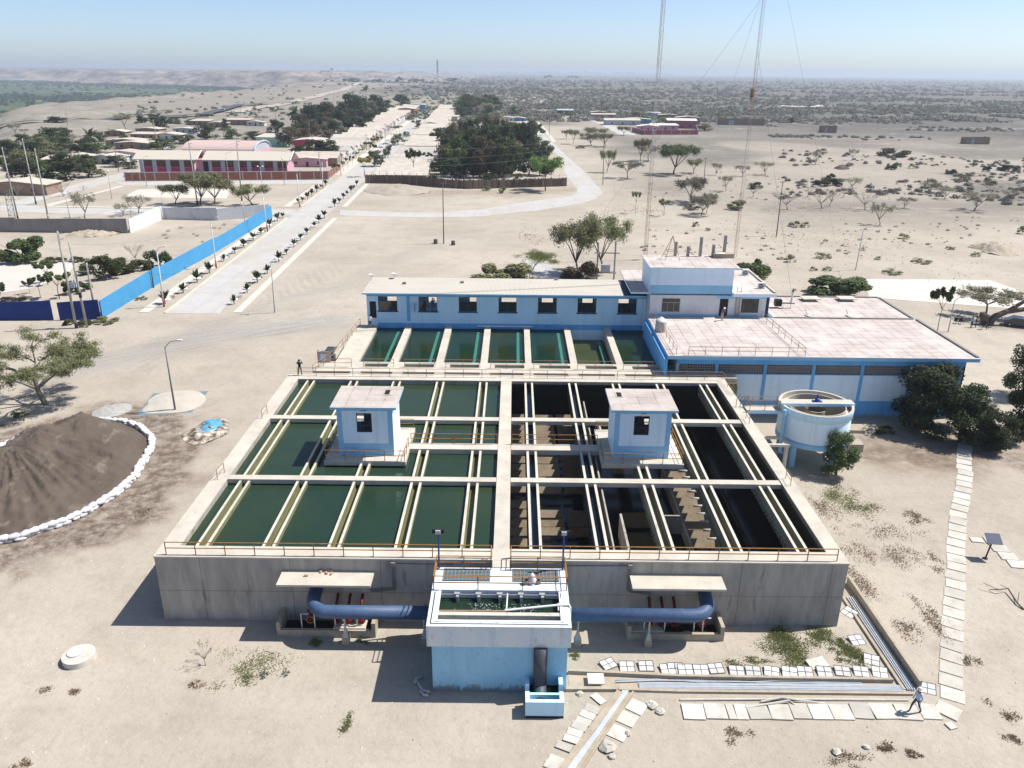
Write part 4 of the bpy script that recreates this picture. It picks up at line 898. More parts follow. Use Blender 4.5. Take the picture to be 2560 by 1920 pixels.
def rib(P, w):
    L, R = [], []
    for i, p in enumerate(P):
        a = P[max(0,i-1)]; b = P[min(len(P)-1,i+1)]; d = Vector((b[0]-a[0],b[1]-a[1])).normalized()
        L.append((p[0]-d.y*w/2,p[1]+d.x*w/2)); R.append((p[0]+d.y*w/2,p[1]-d.x*w/2))
    return L, R
def kx(y): return float(np.interp(y, [120,210,273,330,404,515,640,875],[-54.8,-59.0,-62.0,-64.3,-66.6,-73,-79,-90]))
def rx(y): return kx(y)+float(np.interp(y,[120,210,300,900],[8.5,9.6,10,9]))
ys = [120.6,150,180,209,240,272,300,330,404,515,640,760,880]
strip('street', [(kx(y)+.2,y) for y in ys], [(rx(y),y) for y in ys], MT['concrete_road'], .024)
def kerb(name, a, ya, yb, off, w=.35, h=.16, f=None, mat='kerb'):
    mb = MB(); n = 14; f = f or kx
    for i in range(n):
        p = ya+(yb-ya)*i/n; q = ya+(yb-ya)*(i+1)/n; mb.bar((f(p)+off,p,0),(f(q)+off,q,0),w,h)
    return tag(mb.build(name, MT[mat]), kind='structure')
kerb('kerb','',120.6,208,0); kerb('kerb','',226,273,0); kerb('kerb','',300,640,0)
strip('pavement', [(rx(y)+2.0+ (y-120)*.002,y) for y in (121.4,160,209)], [(rx(y)+3.3+(y-120)*.002,y) for y in (121.4,160,209)], MT['walk'], .05)
strip('pavement', [(rx(y)+1.6,y) for y in (227,250,277)], [(rx(y)+3.0,y) for y in (227,250,277)], MT['walk'], .05)
strip('pavement', [(kx(y)-4.3,y) for y in (121,160,208)], [(kx(y)-2.6,y) for y in (121,160,208)], MT['walk'], .05)
strip('pavement', [(kx(y)-5.0,y) for y in (226,250,272)], [(kx(y)-3.0,y) for y in (226,250,272)], MT['walk'], .05)
strip('pavement', [(kx(y)-4,y) for y in (300,404,640)], [(kx(y)-.4,y) for y in (300,404,640)], MT['walk'], .05)
# side road on the left, crossing in front of the school, and the bend on the right
q = gp(s1, [(0,1500),(1000,1520),(2212,1520)])
strip('road', gp(z1,[(0,1062),(260,1066),(760,1076),(1300,1085),(1740,1088),(1900,1092)]), gp(z1,[(0,1100),(260,1112),(760,1128),(1300,1135),(1745,1128),(1880,1128)]), MT['concrete_road'], .028)
strip('road', gp(z1,[(0,1060),(230,1000),(500,925),(760,862),(850,838)]), gp(z1,[(120,1075),(330,1012),(600,945),(730,912),(800,900)]), MT['concrete_road'], .036)
strip('road', gp(z1,[(730,912),(1300,908),(2110,900)]), gp(z1,[(800,936),(1300,930),(2090,925)]), MT['concrete_road'], .032)
P1 = gp(z2,[(0,1092),(300,1105),(650,1112),(900,1090),(1200,1040),(1440,1010)]); P2 = gp(z2,[(0,1128),(300,1138),(650,1143),(900,1136),(1250,1100),(1560,1050)])
strip('road', P1+gp(z2,[(1500,1000),(1530,985),(1520,960),(1480,905),(1440,850),(1440,770),(1330,690),(1230,560),(1160,485)]), P2+gp(z2,[(1640,1020),(1685,990),(1680,965),(1620,900),(1540,820),(1450,740),(1350,640),(1270,565),(1190,482)]), MT['concrete_road'], .028)
strip('road', gp(z2,[(1490,475),(1640,530),(1790,605)]), gp(z2,[(1560,475),(1720,530),(1910,612)]), MT['concrete_road'], .04)
strip('pavement', gp(z2,[(1210,478),(1290,560),(1370,660)]), gp(z2,[(1228,478),(1310,560),(1390,655)]), MT['walk'], .09)
hw = [tuple(p) for p in ((-370,470),(-330,560),(-302,610),(-280,640),(-262,690),(-262,755),(-262,830),(-258,900),(-246,1000),(-235,1150),(-215,1500),(-180,1900),(-142,1750),(-113,1222),(-98,960),(-90,905))]
hA = gp(s1,[(-60,480),(300,450),(800,415),(1600,388)])+gp(s2,[(700,330),(980,315),(1200,255),(1450,195),(1800,160),(2200,140)])
L, R = rib(hA, 10.0); strip('highway', L, R, MT['asphalt'], 1.5)
hB = gp(z2,[(620,385),(590,350),(555,318),(535,300)]); L, R = rib(hB, 9); strip('highway', L, R, MT['asphalt'], 1.2)
hC = gp(z1,[(1500,470),(1800,420),(2050,360),(2212,325)])+[tuple(G((900,205))[:2])]
L, R = rib(hC, 16); strip('dirt_road', L, R, pm('dirt_track',(.40,.36,.30),(.34,.305,.25),.08,.95), .6)
strip('sports_court', gp(z6,[(845,42),(1200,100),(1215,165)]), gp(z6,[(1990,52),(2160,110),(2330,250)]), tilemat('court_slabs',(0.533,0.507,0.456),(0.499,0.473,0.430),3.6,3.6,.02,(0.413,0.387,0.344),c3=(0.568,0.542,0.490)), .03)
strip('yard_pad', gp(s7,[(-60,500),(-60,700),(-60,900)]), gp(s7,[(1000,495),(900,640),(380,840)]), tilemat('yard_slabs',(0.516,0.490,0.439),(0.482,0.456,0.413),7,7,.03,(.42,.38,.33),c3=(0.521,0.487,0.437)), .03)
strip('yard_pad', gp(z1,[(890,960),(790,1010)]), gp(z1,[(1480,960),(1460,1020)]), MT['walk'], .03)
strip('pavement', gp(z1,[(260,1068),(1750,1092)]), gp(z1,[(260,1074),(1750,1098)]), MT['kerb'], .12)
strip('pavement', gp(z1,[(280,1062),(600,985),(780,936)]), gp(z1,[(330,1068),(640,985),(800,942)]), MT['walk'], .06)
strip('pavement', gp(z2,[(1195,1400),(1190,1480),(1330,1545)]), gp(z2,[(1390,1460),(1410,1520),(1400,1560)]), MT['concrete_road'], .03)

# ================================================================ FOREGROUND: cable trench, cover panels, slab paths
def tile_thing(name, px, w, d, rz, label, group, mat, th=.06, tilt=0.0, z=.02, grid=False):
    p = G(px, z); mb = MB(); mb.box(-w/2,w/2,-d/2,d/2,0,th)
    if grid:
        for u in (-1,0,1): mb.box(u*w*.492-.02,u*w*.492+.02,-d/2-.001,d/2+.001,th,th+.012,1)
        for u in (-1,0,1): mb.box(-w/2-.001,w/2+.001,u*d*.492-.02,u*d*.492+.02,th+.0005,th+.0135,1)
    o = mb.build(name, [mat, MT['frame']]); o.location = p; o.rotation_euler = (tilt,0,rz)
    return tag(o, label, name.replace('_',' '), group)
tr = thing('cable_trench', 'long open concrete cable trench with pale pipes running to the right corner', 'trench', (15,40,0))
mb = MB()
A = [G(q) for q in (y2(1465,1050),y3(0,1085),y3(1365,1108))]; Bk = [G(q) for q in (y2(1790,1160),y3(0,1172),y3(1495,1188))]
for a, b in zip(A, A[1:]): mb.bar(a, b, .2, .3)
for a, b in zip(Bk, Bk[1:]): mb.bar(a, b, .2, .16)
C_ = [G(q) for q in (y3(1045,565),y3(1440,1165))]; D_ = [G(q) for q in (y3(1078,470),y3(1538,1150))]
mb.bar(C_[0], C_[1], .2, .16); mb.bar(D_[0], D_[1], .2, .62)
mb.bar(G(y2(1448,1160)), G(y2(1775,1160)), .25, .22)
E1 = [G(y2(1800,1175)), G(y2(1420,1690))]; E2 = [G(y2(1885,1175)), G(y2(1545,1690))]
mb.bar(E1[0], E1[1], .42, .16); mb.bar(E2[0], E2[1], .12, .14)
mb.build('kerb', MT['chan'], tr)
mb = MB()
def quadz(mb, pts, z): mb.add([(p.x,p.y,z) for p in pts], [(0,1,2,3)])
quadz(mb, [A[0],A[2],Bk[2],Vector((A[0].x,Bk[0].y,0))], .02); quadz(mb, [C_[0],C_[1],D_[1],D_[0]], .024); quadz(mb, [E1[0],E1[1],E2[1],E2[0]], .028)
mb.build('trench_floor', MT['chan'], tr)
MT['conduit'] = pm('pale_conduit', (.50,.54,.58), (.42,.46,.50), 2, .5)
mb = MB(); yb0 = Bk[1].y
for j in range(5):
    o = .22+j*.11; mb.tube([(8.2,yb0+o,.1),(16,yb0+o+.02*(j%2),.12),(24.9,Bk[2].y+o,.1)], .04, 6)
for j in range(4):
    o = .25+j*.14; mb.tube([(C_[1].x+o,C_[1].y,.1),(C_[0].x+o*1.2,C_[0].y,.1)], .05, 6)
for j in range(4):
    o = .16+j*.11; mb.tube([(E1[0].x+o+.1,E1[0].y+.2,.1),(E1[1].x+o+.1,E1[1].y,.1)], .045, 6)
rw = random.Random(2)
for j in range(3): mb.tube([(6.8+i*2.6,40.25-j*.06+rw.uniform(-.12,.12)-(.0 if i else .1),.08+.02*j) for i in range(7)], .03, 5)
mb.build('conduit', MT['conduit'], tr)
mb = MB(); mb.tube([G(y3(0,1220),.06),G(y3(600,1215),.1),G(y3(1470,1222),.06)], .06, 6).tube([G(y3(420,1270),.08),G(y3(700,1225),.2),G(y3(740,1255),.08)], .06, 6).tube([G(y3(520,1232),.1),G(y3(650,1205),.25),G(y3(930,1245),.08)], .06, 6)
tag(mb.build('loose_pipe', MT['slab']), 'grey pipes lying loose between the cable trench and the slab path', 'pipe')
PL = [(y2,1725,992,.5),(y2,1845,1008,0),(y2,1968,1005,0),(y2,2108,1025,.1),(y3,-30,1020,0),(y3,35,1028,0),(y3,135,1030,0),(y3,232,1020,.1),(y3,365,1035,-.1),(y3,470,1037,-.1),(y3,590,1040,-.25),(y3,705,1043,-.2),(y3,805,1043,-.1),(y3,930,1042,-.1),(y3,1045,1038,-.15),(y3,1165,1040,-.15),(y3,1285,1045,-.2),(y3,1232,965,-.35),(y3,1135,838,.2),(y3,1090,660,-1.0),(y3,1590,1148,-.35)]
PL.sort(key=lambda e: e[0](e[1],e[2])[0])
for i, (z, a, b, rz) in enumerate(PL):
    p = z(a,b); tile_thing('cover_panel', p, .98, .82, rz, 'white two by two grid cover panel beside the cable trench, '+nth(i,21,'leftmost','rightmost')+' counted from the left' if i < 20 else 'white two by two grid cover panel beside the cable trench, rightmost of all', 'cover panels along the cable trench', MT['panel'], .05, rw.uniform(.12,.3), .06, True)
SL = [(1662,1215,-.9),(1622,1280,-.5),(1592,1318,-.5),(1565,1358,-.45),(1540,1392,-.45),(1510,1432,-.4),(1488,1475,-.4),(1440,1522,-.45),(1392,1608,-.45),(1366,1645,-.45)]
for i, (a, b, rz) in enumerate(SL): tile_thing('trench_slab', y2(a,b), .92, .5, rz, 'thin pale slab laid left of the diagonal trench, '+nth(i,10,'topmost','lowest in the photo')+' of ten', 'slabs left of the diagonal trench', MT['slab'], .05, rw.uniform(-.06,.12), .05)
for i, (a, b, rz) in enumerate(((1908,1268,-.6),(1848,1345,-.55),(1790,1435,-.55))): tile_thing('trench_slab', y2(a,b), 1.05, .98, rz, 'square worn slab right of the diagonal trench, '+('farthest','middle','nearest')[i]+' of three', 'slabs right of the diagonal trench', MT['slab'], .05, .02, .02)
tile_thing('trench_lid', y2(1645,1088), 1.05, .95, 0, 'square concrete lid lying across the trench beside the blue box', 'trench lids', MT['slab'], .07, 0, .3)
tile_thing('trench_lid', y3(880,990), 1.3, .8, .3, 'rounded beige slab behind the row of white cover panels', 'trench lids', MT['slab'], .12, .2, .05)
xs = [5,150,292,345,425,565,705,825,960,1095,1225,1380,1530,1655]
for i, (a, b) in enumerate(zip(xs, xs[1:])):
    p0, p1 = G(y3(a+8,1300)), G(y3(b+8,1300)); c = (p0+p1)/2
    o = MB().box(-(p1-p0).length/2+.03,(p1-p0).length/2-.03,-.62,.62,0,.07).build('paving_slab', MT['slab']); o.location = (c.x,c.y-.02+rw.uniform(-.06,.06),.01+rw.uniform(0,.02)); o.rotation_euler = (0,0,rw.uniform(-.06,.06)-.02)
    tag(o, 'paving slab of the front path, '+nth(i,13,'leftmost','rightmost, under the walking worker')+' of thirteen', 'paving slab', 'slabs of the front path')
tile_thing('paving_slab', y3(1722,1292), 1.35, 1.1, -.75, 'skewed paving slab at the corner where both slab paths meet', 'slabs of the front path', MT['slab'], .08, .03, .02)
tile_thing('paving_slab', y3(1742,1390), .5, .5, .3, 'small broken slab below the corner of the slab paths', 'slabs of the front path', MT['slab'], .07, 0, .02)
PP = [(z6,1828,1110),(z6,1830,1180),(z6,1830,1290),(z6,1815,1450),(y3,1795,0),(y3,1780,150),(y3,1776,300),(y3,1770,450),(y3,1764,600),(y3,1752,750),(y3,1740,900),(y3,1740,1000),(y3,1742,1150),(y3,1748,1235)]
PW = [G(z(a,b)) for z,a,b in PP]; cum = [0]
for a, b in zip(PW, PW[1:]): cum.append(cum[-1]+(b-a).length)
ns = 32
for i in range(ns):
    s_ = cum[-1]*(i+.5)/ns; x = float(np.interp(s_,cum,[p.x for p in PW])); y = float(np.interp(s_,cum,[p.y for p in PW]))
    s2_ = s_+.5; d = Vector((float(np.interp(s2_,cum,[p.x for p in PW]))-x, float(np.interp(s2_,cum,[p.y for p in PW]))-y)); a = atan2(d.y,d.x)+pi/2 if d.length else 0
    o = MB().box(-.68,.68,-.585,.585,0,.07).build('paving_slab', MT['slab']); o.location = (x+rw.uniform(-.08,.08),y,-.035+rw.uniform(0,.025)); o.rotation_euler = (rw.uniform(-.01,.01),rw.uniform(-.012,.012),a+rw.uniform(-.07,.07))
    tag(o, 'paving slab in the long path of slabs on the right', 'paving slab', 'slabs of the right path')
# small stones and litter strewn over the sand
rg = random.Random(31); mb = MB()
for _ in range(1500):
    y = 33+30*rg.random()**1.6; x = rg.uniform(-42,46)
    if (-24.6 < x < 23.4 and y > 45.4) or (-5.2 < x < 4 and 36.8 < y < 46): continue
    s_ = rg.choice((.025,.03,.04,.05,.07))*rg.uniform(.7,1.4); a_ = rg.uniform(0,3); ca_, sa_ = cos(a_)*s_, sin(a_)*s_*.7
    mb.add([(x-ca_,y-sa_,0),(x+sa_,y-ca_,0),(x+ca_,y+sa_,0),(x-sa_,y+ca_,0),(x,y,s_*.8)],[(0,1,4),(1,2,4),(2,3,4),(3,0,4)],rg.choice((0,0,0,1)))
tag(mb.build('stones', [MT['slab'], MT['chan']]), kind='stuff')
# information board
p = G(y3(1962,312)); t = thing('info_board', 'tilted blue information board on a dark post beside the right slab path', 'sign', p)
MB().tube([p, p+Vector((.25,.05,1.55))], .06, 8).tube([p, p+Vector((0,0,.05))], .2, 10).build('post', MT['black'], t)
mb = MB(); c = p+Vector((.3,.05,1.7)); mb.add([(c.x-.62,c.y-.38,c.z-.1),(c.x+.52,c.y-.5,c.z-.1),(c.x+.62,c.y+.38,c.z+.36),(c.x-.5,c.y+.5,c.z+.36)]+[(c.x-.62,c.y-.36,c.z-.15),(c.x+.52,c.y-.48,c.z-.15),(c.x+.62,c.y+.4,c.z+.31),(c.x-.5,c.y+.52,c.z+.31)],[(0,1,2,3),(7,6,5,4),(4,5,1,0),(5,6,2,1),(6,7,3,2),(7,4,0,3)])
mb.build('panel', pm('board_blue', (.022,.035,.085), (.03,.045,.10), 2, .6), t)
for i, (a, b, w, d) in enumerate(((1910,195,1.0,.7),(2010,200,1.2,1.1),(2055,248,1.25,1.1),(2110,300,1.3,1.1),(2170,350,1.3,1.1))): tile_thing('paving_slab', y3(a,b), w, d, -.15, 'paving slab behind the information board, '+nth(i,5,'leftmost','rightmost')+' of five', 'slabs behind the information board', MT['slab'], .06)
t = MB(); t.tube([G(y3(1990,510),.1),G(y3(2050,512),.35),G(y3(2110,505),.3),G(y3(2170,600),.15),G(y3(2212,640),.05)], [.03,.04,.05,.06,.07], 6).tube([G(y3(2110,505),.3),G(y3(2060,480),.5)], .02, 5).tube([G(y3(2170,600),.15),G(y3(2180,530),.5)], .025, 5).tube([G(y3(2050,512),.35),G(y3(1950,470),.5)], .02, 5)
tag(t.build('fallen_branch', MT['bark']), 'dry brown fallen branch on the sand at the right edge', 'branch')
for i, (z, a, b, s_) in enumerate(((y2,1720,1530,.5),(y2,1690,1540,.25),(y2,1750,1590,.22),(y2,2010,1260,.35),(y2,2060,1300,.3),(y2,1850,1440,.2),(y2,1540,1185,.25),(y3,1000,1560,.3),(y3,1195,1530,.2))):
    mb = MB(); rk = random.Random(i); n = 7; mb.lathe([(0,0),(s_*.9,.02),(s_,.08+s_*.12),(s_*.55,.1+s_*.3),(0,.1+s_*.32)], (0,0,0), n)
    mb.v = [(v[0]*rk.uniform(.7,1.2),v[1]*rk.uniform(.6,1.2),v[2]*rk.uniform(.8,1.2)) for v in mb.v]
    o = mb.build('rubble', MT['slab']); o.location = G(z(a,b)); tag(o, 'pale chunk of broken concrete near the trench, '+nth(i,9,'first','last')+' from the diagonal trench', 'rubble', 'concrete rubble')

# ================================================================ MOUND OF FILTER MEDIA AND SANDBAGS
ring = [G(z4(*q)) for q in ((-260,1330),(-120,1230),(0,1140),(180,1065),(400,990),(620,968),(800,975),(900,1010),(980,1080),(975,1140),(930,1230),(860,1340),(760,1430),(600,1530),(430,1620),(300,1663),(130,1722),(0,1745),(-160,1755))]
cx, cy = -47.0, 66.5
pol = sorted((atan2(p.y-cy,p.x-cx), (p.xy-Vector((cx,cy))).length) for p in ring)
pa = [a for a,_ in pol]; pr = [r for _,r in pol]
def rad(a): return float(np.interp(a, [pa[-1]-2*pi]+pa+[pa[0]+2*pi], [pr[-1]]+pr+[pr[0]]))
ridge = [(-42.4,71.6,4.5),(-45.0,68.2,3.9),(-47.5,64.0,3.3),(-50.8,59.5,2.3)]
mb = MB(); na_, nr_ = 220, 90
def rdist(x, y):
    b, hz_ = 1e9, 0
    for (a,c,h0),(d,e,h1) in zip(ridge, ridge[1:]):
        vx,vy = d-a,e-c; t = max(0,min(1,((x-a)*vx+(y-c)*vy)/(vx*vx+vy*vy))); q = sqrt((x-a-t*vx)**2+(y-c-t*vy)**2)
        if q < b: b, hz_ = q, h0+(h1-h0)*t
    return b, hz_
vs = [(cx,cy,0)]; fs = []
for j in range(1,nr_+1):
    for i in range(na_):
        a = -pi+2*pi*i/na_; r = (rad(a)-.25)*j/nr_; vs.append((cx+r*cos(a),cy+r*sin(a),0))
out = []
for (x,y,_) in vs:
    a = atan2(y-cy,x-cx); re_ = rad(a)-.25; de = max(0,re_-sqrt((x-cx)**2+(y-cy)**2)); dr, hz_ = rdist(x,y); dr = max(0,dr-.3); t = dr/(dr+de+1e-6)
    fl = float(vnoise(a*9+x*.15,dr*.12,.35,43)-.5)*.5*sin(pi*min(1,t))
    hgt_ = hz_*(1-t)**1.08*.98+float(vnoise(x,y,2.2,41)-.5)*.85*(1-t)*min(1,de)+float(vnoise(x,y,.7,42)-.5)*.26*min(1,de)+max(0,float(vnoise(x,y,.28,44)-.62))*.5*min(1,de)+fl*min(1,de)
    out.append((x,y,max(.02,hgt_)+.01))
for i in range(na_): fs.append((0,1+i,1+(i+1)%na_))
for j in range(nr_-1):
    for i in range(na_): a = 1+j*na_+i; b = 1+j*na_+(i+1)%na_; fs.append((a,a+na_,b+na_,b))
mb.add(out, fs)
tag(mb.build('gravel_mound', MT['dirt'], None, True), 'large brown mound of filter gravel ringed with white sandbags', 'mound')
bm = bmesh.new(); bmesh.ops.create_cube(bm, size=1); bmesh.ops.subdivide_edges(bm, edges=bm.edges[:], cuts=4, use_grid_fill=True)
for v in bm.verts:
    x,y,z = v.co; n_ = Vector((x,y,z)).normalized()*.5; v.co = Vector((x,y,z)).lerp(n_, .55); k_ = 1-abs(x)**2*.5; v.co.y *= k_; v.co.z *= k_*(.9+.2*sin(x*9+y*7)); 
    if abs(x) > .42: v.co.z *= .6
sbm = bpy.data.meshes.new('sandbag'); bm.to_mesh(sbm); bm.free(); sbm.materials.append(MT['sandbag']); sbm.polygons.foreach_set('use_smooth',[True]*len(sbm.polygons))
cr = [0]
for a, b in zip(ring, ring[1:]): cr.append(cr[-1]+(b-a).length)
nb = int(cr[-1]/.72); rs = random.Random(9)
for i in range(nb):
    for lay in range(2):
        s_ = (i+.5+.5*lay)*cr[-1]/nb
        if s_ > cr[-1]: continue
        x = float(np.interp(s_,cr,[p.x for p in ring])); y = float(np.interp(s_,cr,[p.y for p in ring])); e_ = min(cr[-1],s_+.4)
        d = Vector((float(np.interp(e_,cr,[p.x for p in ring]))-x,float(np.interp(e_,cr,[p.y for p in ring]))-y))
        o = bpy.data.objects.new('sandbag', sbm); COL.objects.link(o); o.location = (x+rs.uniform(-.1,.1),y+rs.uniform(-.1,.1),.16+.27*lay); o.rotation_euler = (rs.uniform(-.1,.1),rs.uniform(-.1,.1),atan2(d.y,d.x)+rs.uniform(-.35,.35)); o.scale = (rs.uniform(.85,1.05),rs.uniform(.55,.7),rs.uniform(.36,.46))
        tag(o, 'filled white sandbag in the '+('lower' if lay == 0 else 'upper')+' course of the ring around the brown mound', 'sandbag', 'sandbags around the brown mound')
# pale heap on a tarp, small grey heap, camouflage tarp pile
def heap(name, label, cat, pts, h, mat, seed=0, noise=.1, edge=None):
    P = [G(q) for q in pts]; c = sum(P, Vector())/len(P); mb = MB(); n = 40; m_ = 12
    ang = sorted((atan2(p.y-c.y,p.x-c.x),(p-c).length) for p in P); A_ = [a for a,_ in ang]; R_ = [r for _,r in ang]
    vs = [(c.x,c.y,h)]; fs = []
    for j in range(1,m_+1):
        for i in range(n):
            a = -pi+2*pi*i/n; r = float(np.interp(a,[A_[-1]-2*pi]+A_+[A_[0]+2*pi],[R_[-1]]+R_+[R_[0]]))*j/m_; x, y = c.x+r*cos(a), c.y+r*sin(a)
            vs.append((x,y,max(.015,h*(1-(j/m_)**1.8)+float(vnoise(x,y,.5,seed)-.5)*noise*2)))
    for i in range(n): fs.append((0,1+i,1+(i+1)%n))
    for j in range(m_-1):
        for i in range(n): a = 1+j*n+i; b = 1+j*n+(i+1)%n; fs.append((a,a+n,b+n,b))
    mb.add(vs,fs)
    return tag(mb.build(name, mat, None, True), label, cat)
tag(MB().add([tuple(G(z4(*q),.012)) for q in ((870,930),(985,780),(1340,765),(1235,900))],[(0,1,2,3)]).build('ground_tarp', pm('grey_green_tarp',(.12,.17,.19),(.2,.25,.26),2,.6)), 'grey green tarp spread under the pale sand heap by the lamp post', 'tarp')
heap('sand_heap','flat pale sand heap lying on a tarp by the lamp post','heap',[z4(*q) for q in ((920,905),(955,850),(1020,785),(1270,768),(1310,790),(1225,890),(1060,905))],.35,pm('pale_sand',(.46,.425,.365),(.41,.375,.32),.7,.95,.3),3,.05)
heap('gravel_heap','small grey gravel heap left of the pale sand heap','heap',[z4(*q) for q in ((605,935),(660,870),(740,850),(830,850),(790,915),(700,935))],.3,pm('grey_gravel',(.38,.37,.35),(.3,.29,.27),2,.95,.5),5,.08)
def camomat():
    m, nt, b = newmat('camouflage_tarp'); k = N(nt); f = k.noise(k.pos(), 1.6, 2, .5)
    c = k.mix(k.ramp(f,.44,.46),(.11,.085,.06),(.30,.25,.19)); c = k.mix(k.ramp(f,.60,.62),c,(.52,.50,.47)); k.l(c,b.inputs['Base Color']); return m
heap('covered_pile','low pile under camouflage tarp patched with a bright blue sheet','tarp pile',[z4(*q) for q in ((1183,1090),(1260,1000),(1330,955),(1470,955),(1460,990),(1390,1075),(1270,1118))],.45,camomat(),7,.25)
tag(heap('blue_sheet','bright blue plastic sheet lying on the camouflage pile','plastic sheet',[z4(*q) for q in ((1275,1075),(1300,1010),(1350,955),(1430,955),(1410,1005),(1350,1050))],0.72,pm('bright_blue_plastic',(.07,.27,.42),(.11,.33,.47),2,.4),8,.12))

heap('sand_heap','long pale sand heap in front of the reed fence',  'heap',[z2(*q) for q in ((160,965),(280,945),(380,940),(520,950),(560,985),(380,1000),(220,990))],1.7,pm('heaped_sand',(.36,.32,.265),(.30,.265,.22),.3,.95,.3),11,.4)
heap('gravel_heap','low grey gravel heap along the dark grey wall','heap',[s7(*q) for q in ((820,160),(930,120),(1060,118),(1250,125),(1480,120),(1560,118),(1300,160),(1050,168))],1.0,MT['chan'],13,.3)
heap('sand_heap','rough brown earth heap on the sand near the right edge','heap',[z3(*q) for q in ((1850,1330),(1960,1322),(2080,1330),(2190,1370),(2100,1392),(1930,1350))],1.6,MT['chan'],15,.4)
heap('earth_heap','small dark earth heap in the middle of the sand flat','heap',[z3(*q) for q in ((995,828),(1030,822),(1080,826),(1075,832),(1030,834))],1.5,MT['dirt'],17,.3)
for i, (a, b, lab) in enumerate(((615,1308,'left'),(728,1318,'right'))):
    c = G(z2(a,b)); tag(MB().lathe([(.5,0),(.45,.5),(.4,.95),(0,1.0)], c, 9).build('tree_stump', MT['bark']), f'dark cut stump {lab} of the lone pole in the sandy square', 'stump', 'stumps by the lone pole')
# ================================================================ COMPOUND WALLS
MT['bluewall'] = pm('bright_blue_wall', (.055,.27,.50), (.045,.235,.45), .5, .8, c3=(.08,.24,.40), s3_=2, a3=.3)
MT['navy'] = pm('navy_wall', (.018,.045,.20), (.014,.036,.17), .6, .8)
MT['greywall'] = pm('grey_render', (.28,.26,.25), (.22,.21,.20), .6, .95, c3=(.14,.13,.12), s3_=1.5, a3=.5, stretch=(1,1,.4))
MT['palewall'] = pm('lime_washed_wall', (0.533,0.550,0.568), (0.473,0.490,0.516), .6, .9, c3=(.25,.24,.23), s3_=.9, a3=.4)
def boundary(name, label, pts, h, th, mat, joints=0, jm=None):
    t = thing(name, label, 'wall', pts[0]); mb = MB()
    for a, b in zip(pts, pts[1:]): mb.bar((a[0],a[1],hh(a[0],a[1])-.3), (b[0],b[1],0), th, h+.3)
    mb.build('wall', MT[mat], t)
    mb = MB(); n = 0
    for a, b in zip(pts, pts[1:]):
        a = Vector((a[0],a[1],0)); b = Vector((b[0],b[1],0)); L = (b-a).length; k = int(L/joints) if joints else 0; d = (b-a).normalized()
        for i in range(1,k): c = a+d*(L*i/k); mb.bar(c-d*.16, c+d*.16, th+.06, h+.04); n += 1
    if n: mb.build('buttress', MT[jm or mat], t)
    return t
boundary('boundary_wall','long bright blue boundary wall beside the palm lined street',[G(s7(1315,1212)),G(s8(0,1165)),G(s8(730,765)),G(s8(1440,328))],2.75,.2,'bluewall',22,'mid')
gw = boundary('boundary_wall','dark navy blue boundary wall facing the yard tree',[G(s7(-300,1240)),G(s7(690,1235))],2.75,.2,'navy')
boundary('boundary_wall','short navy wall piece between the gate gap and the blue wall corner',[G(s7(775,1238)),G(s7(1300,1224))],2.8,.2,'navy')
boundary('boundary_wall','dark grey rendered wall at the back of the left compound',[G(z1(-300,1228)),G(z1(120,1235)),G(z1(825,1242))],3.1,.2,'greywall',5.2)
boundary('boundary_wall','sunlit white end wall of the left compound',[G(z1(838,1240)),G(z1(1045,1152))],3.1,.2,'white')
boundary('boundary_wall','pale grey wall with dark stained foot behind the blue wall',[G(z1(1053,1152)),G(z1(1400,1160)),G(z1(1738,1135))],2.9,.2,'palewall')
# ---- brick perimeter wall of the school
MT['brickwall'] = pm('brown_brick', (.32,.12,.075), (.25,.095,.06), .8, .9, .2, c3=(.40,.24,.18), s3_=5, a3=.5)
MT['greyframe'] = pm('grey_frame', (.42,.45,.50), (.36,.39,.44), 1, .85)
def brickwall(name, label, pts, h, step, pcol, fcol):
    t = thing(name, label, 'wall', (pts[0][0],pts[0][1],0))
    for a, b in zip(pts, pts[1:]):
        a = Vector((a[0],a[1],0)); b = Vector((b[0],b[1],0)); L = (b-a).length; k = max(1,round(L/step)); d = (b-a)/k; u = d.normalized()
        for i in range(k):
            p = a+d*i; MB().bar(p+u*.17+Vector((0,0,.25)), p+d-u*.17+Vector((0,0,.25)), .14, h-.5).build('brick_panel', MT[pcol], t)
        mb = MB()
        for i in range(k+1): p = a+d*i; mb.bar(p-u*.17, p+u*.17, .26, h+.02)
        for i in range(k): p = a+d*i; mb.bar(p+u*.171, p+d-u*.171, .22, .25); mb.bar(p+u*.171+Vector((0,0,h-.25)), p+d-u*.171+Vector((0,0,h-.25)), .22, .24)
        mb.build('frame', MT[fcol], t)
    return t
sh = hgt(z1(808,908), z1(808,850))
brickwall('brick_wall','brown brick wall in grey frames along the front of the school',[G(z1(808,908)),G(z1(2112,897)),G(z1(2190,836))],sh,4.7,'brickwall','greyframe')
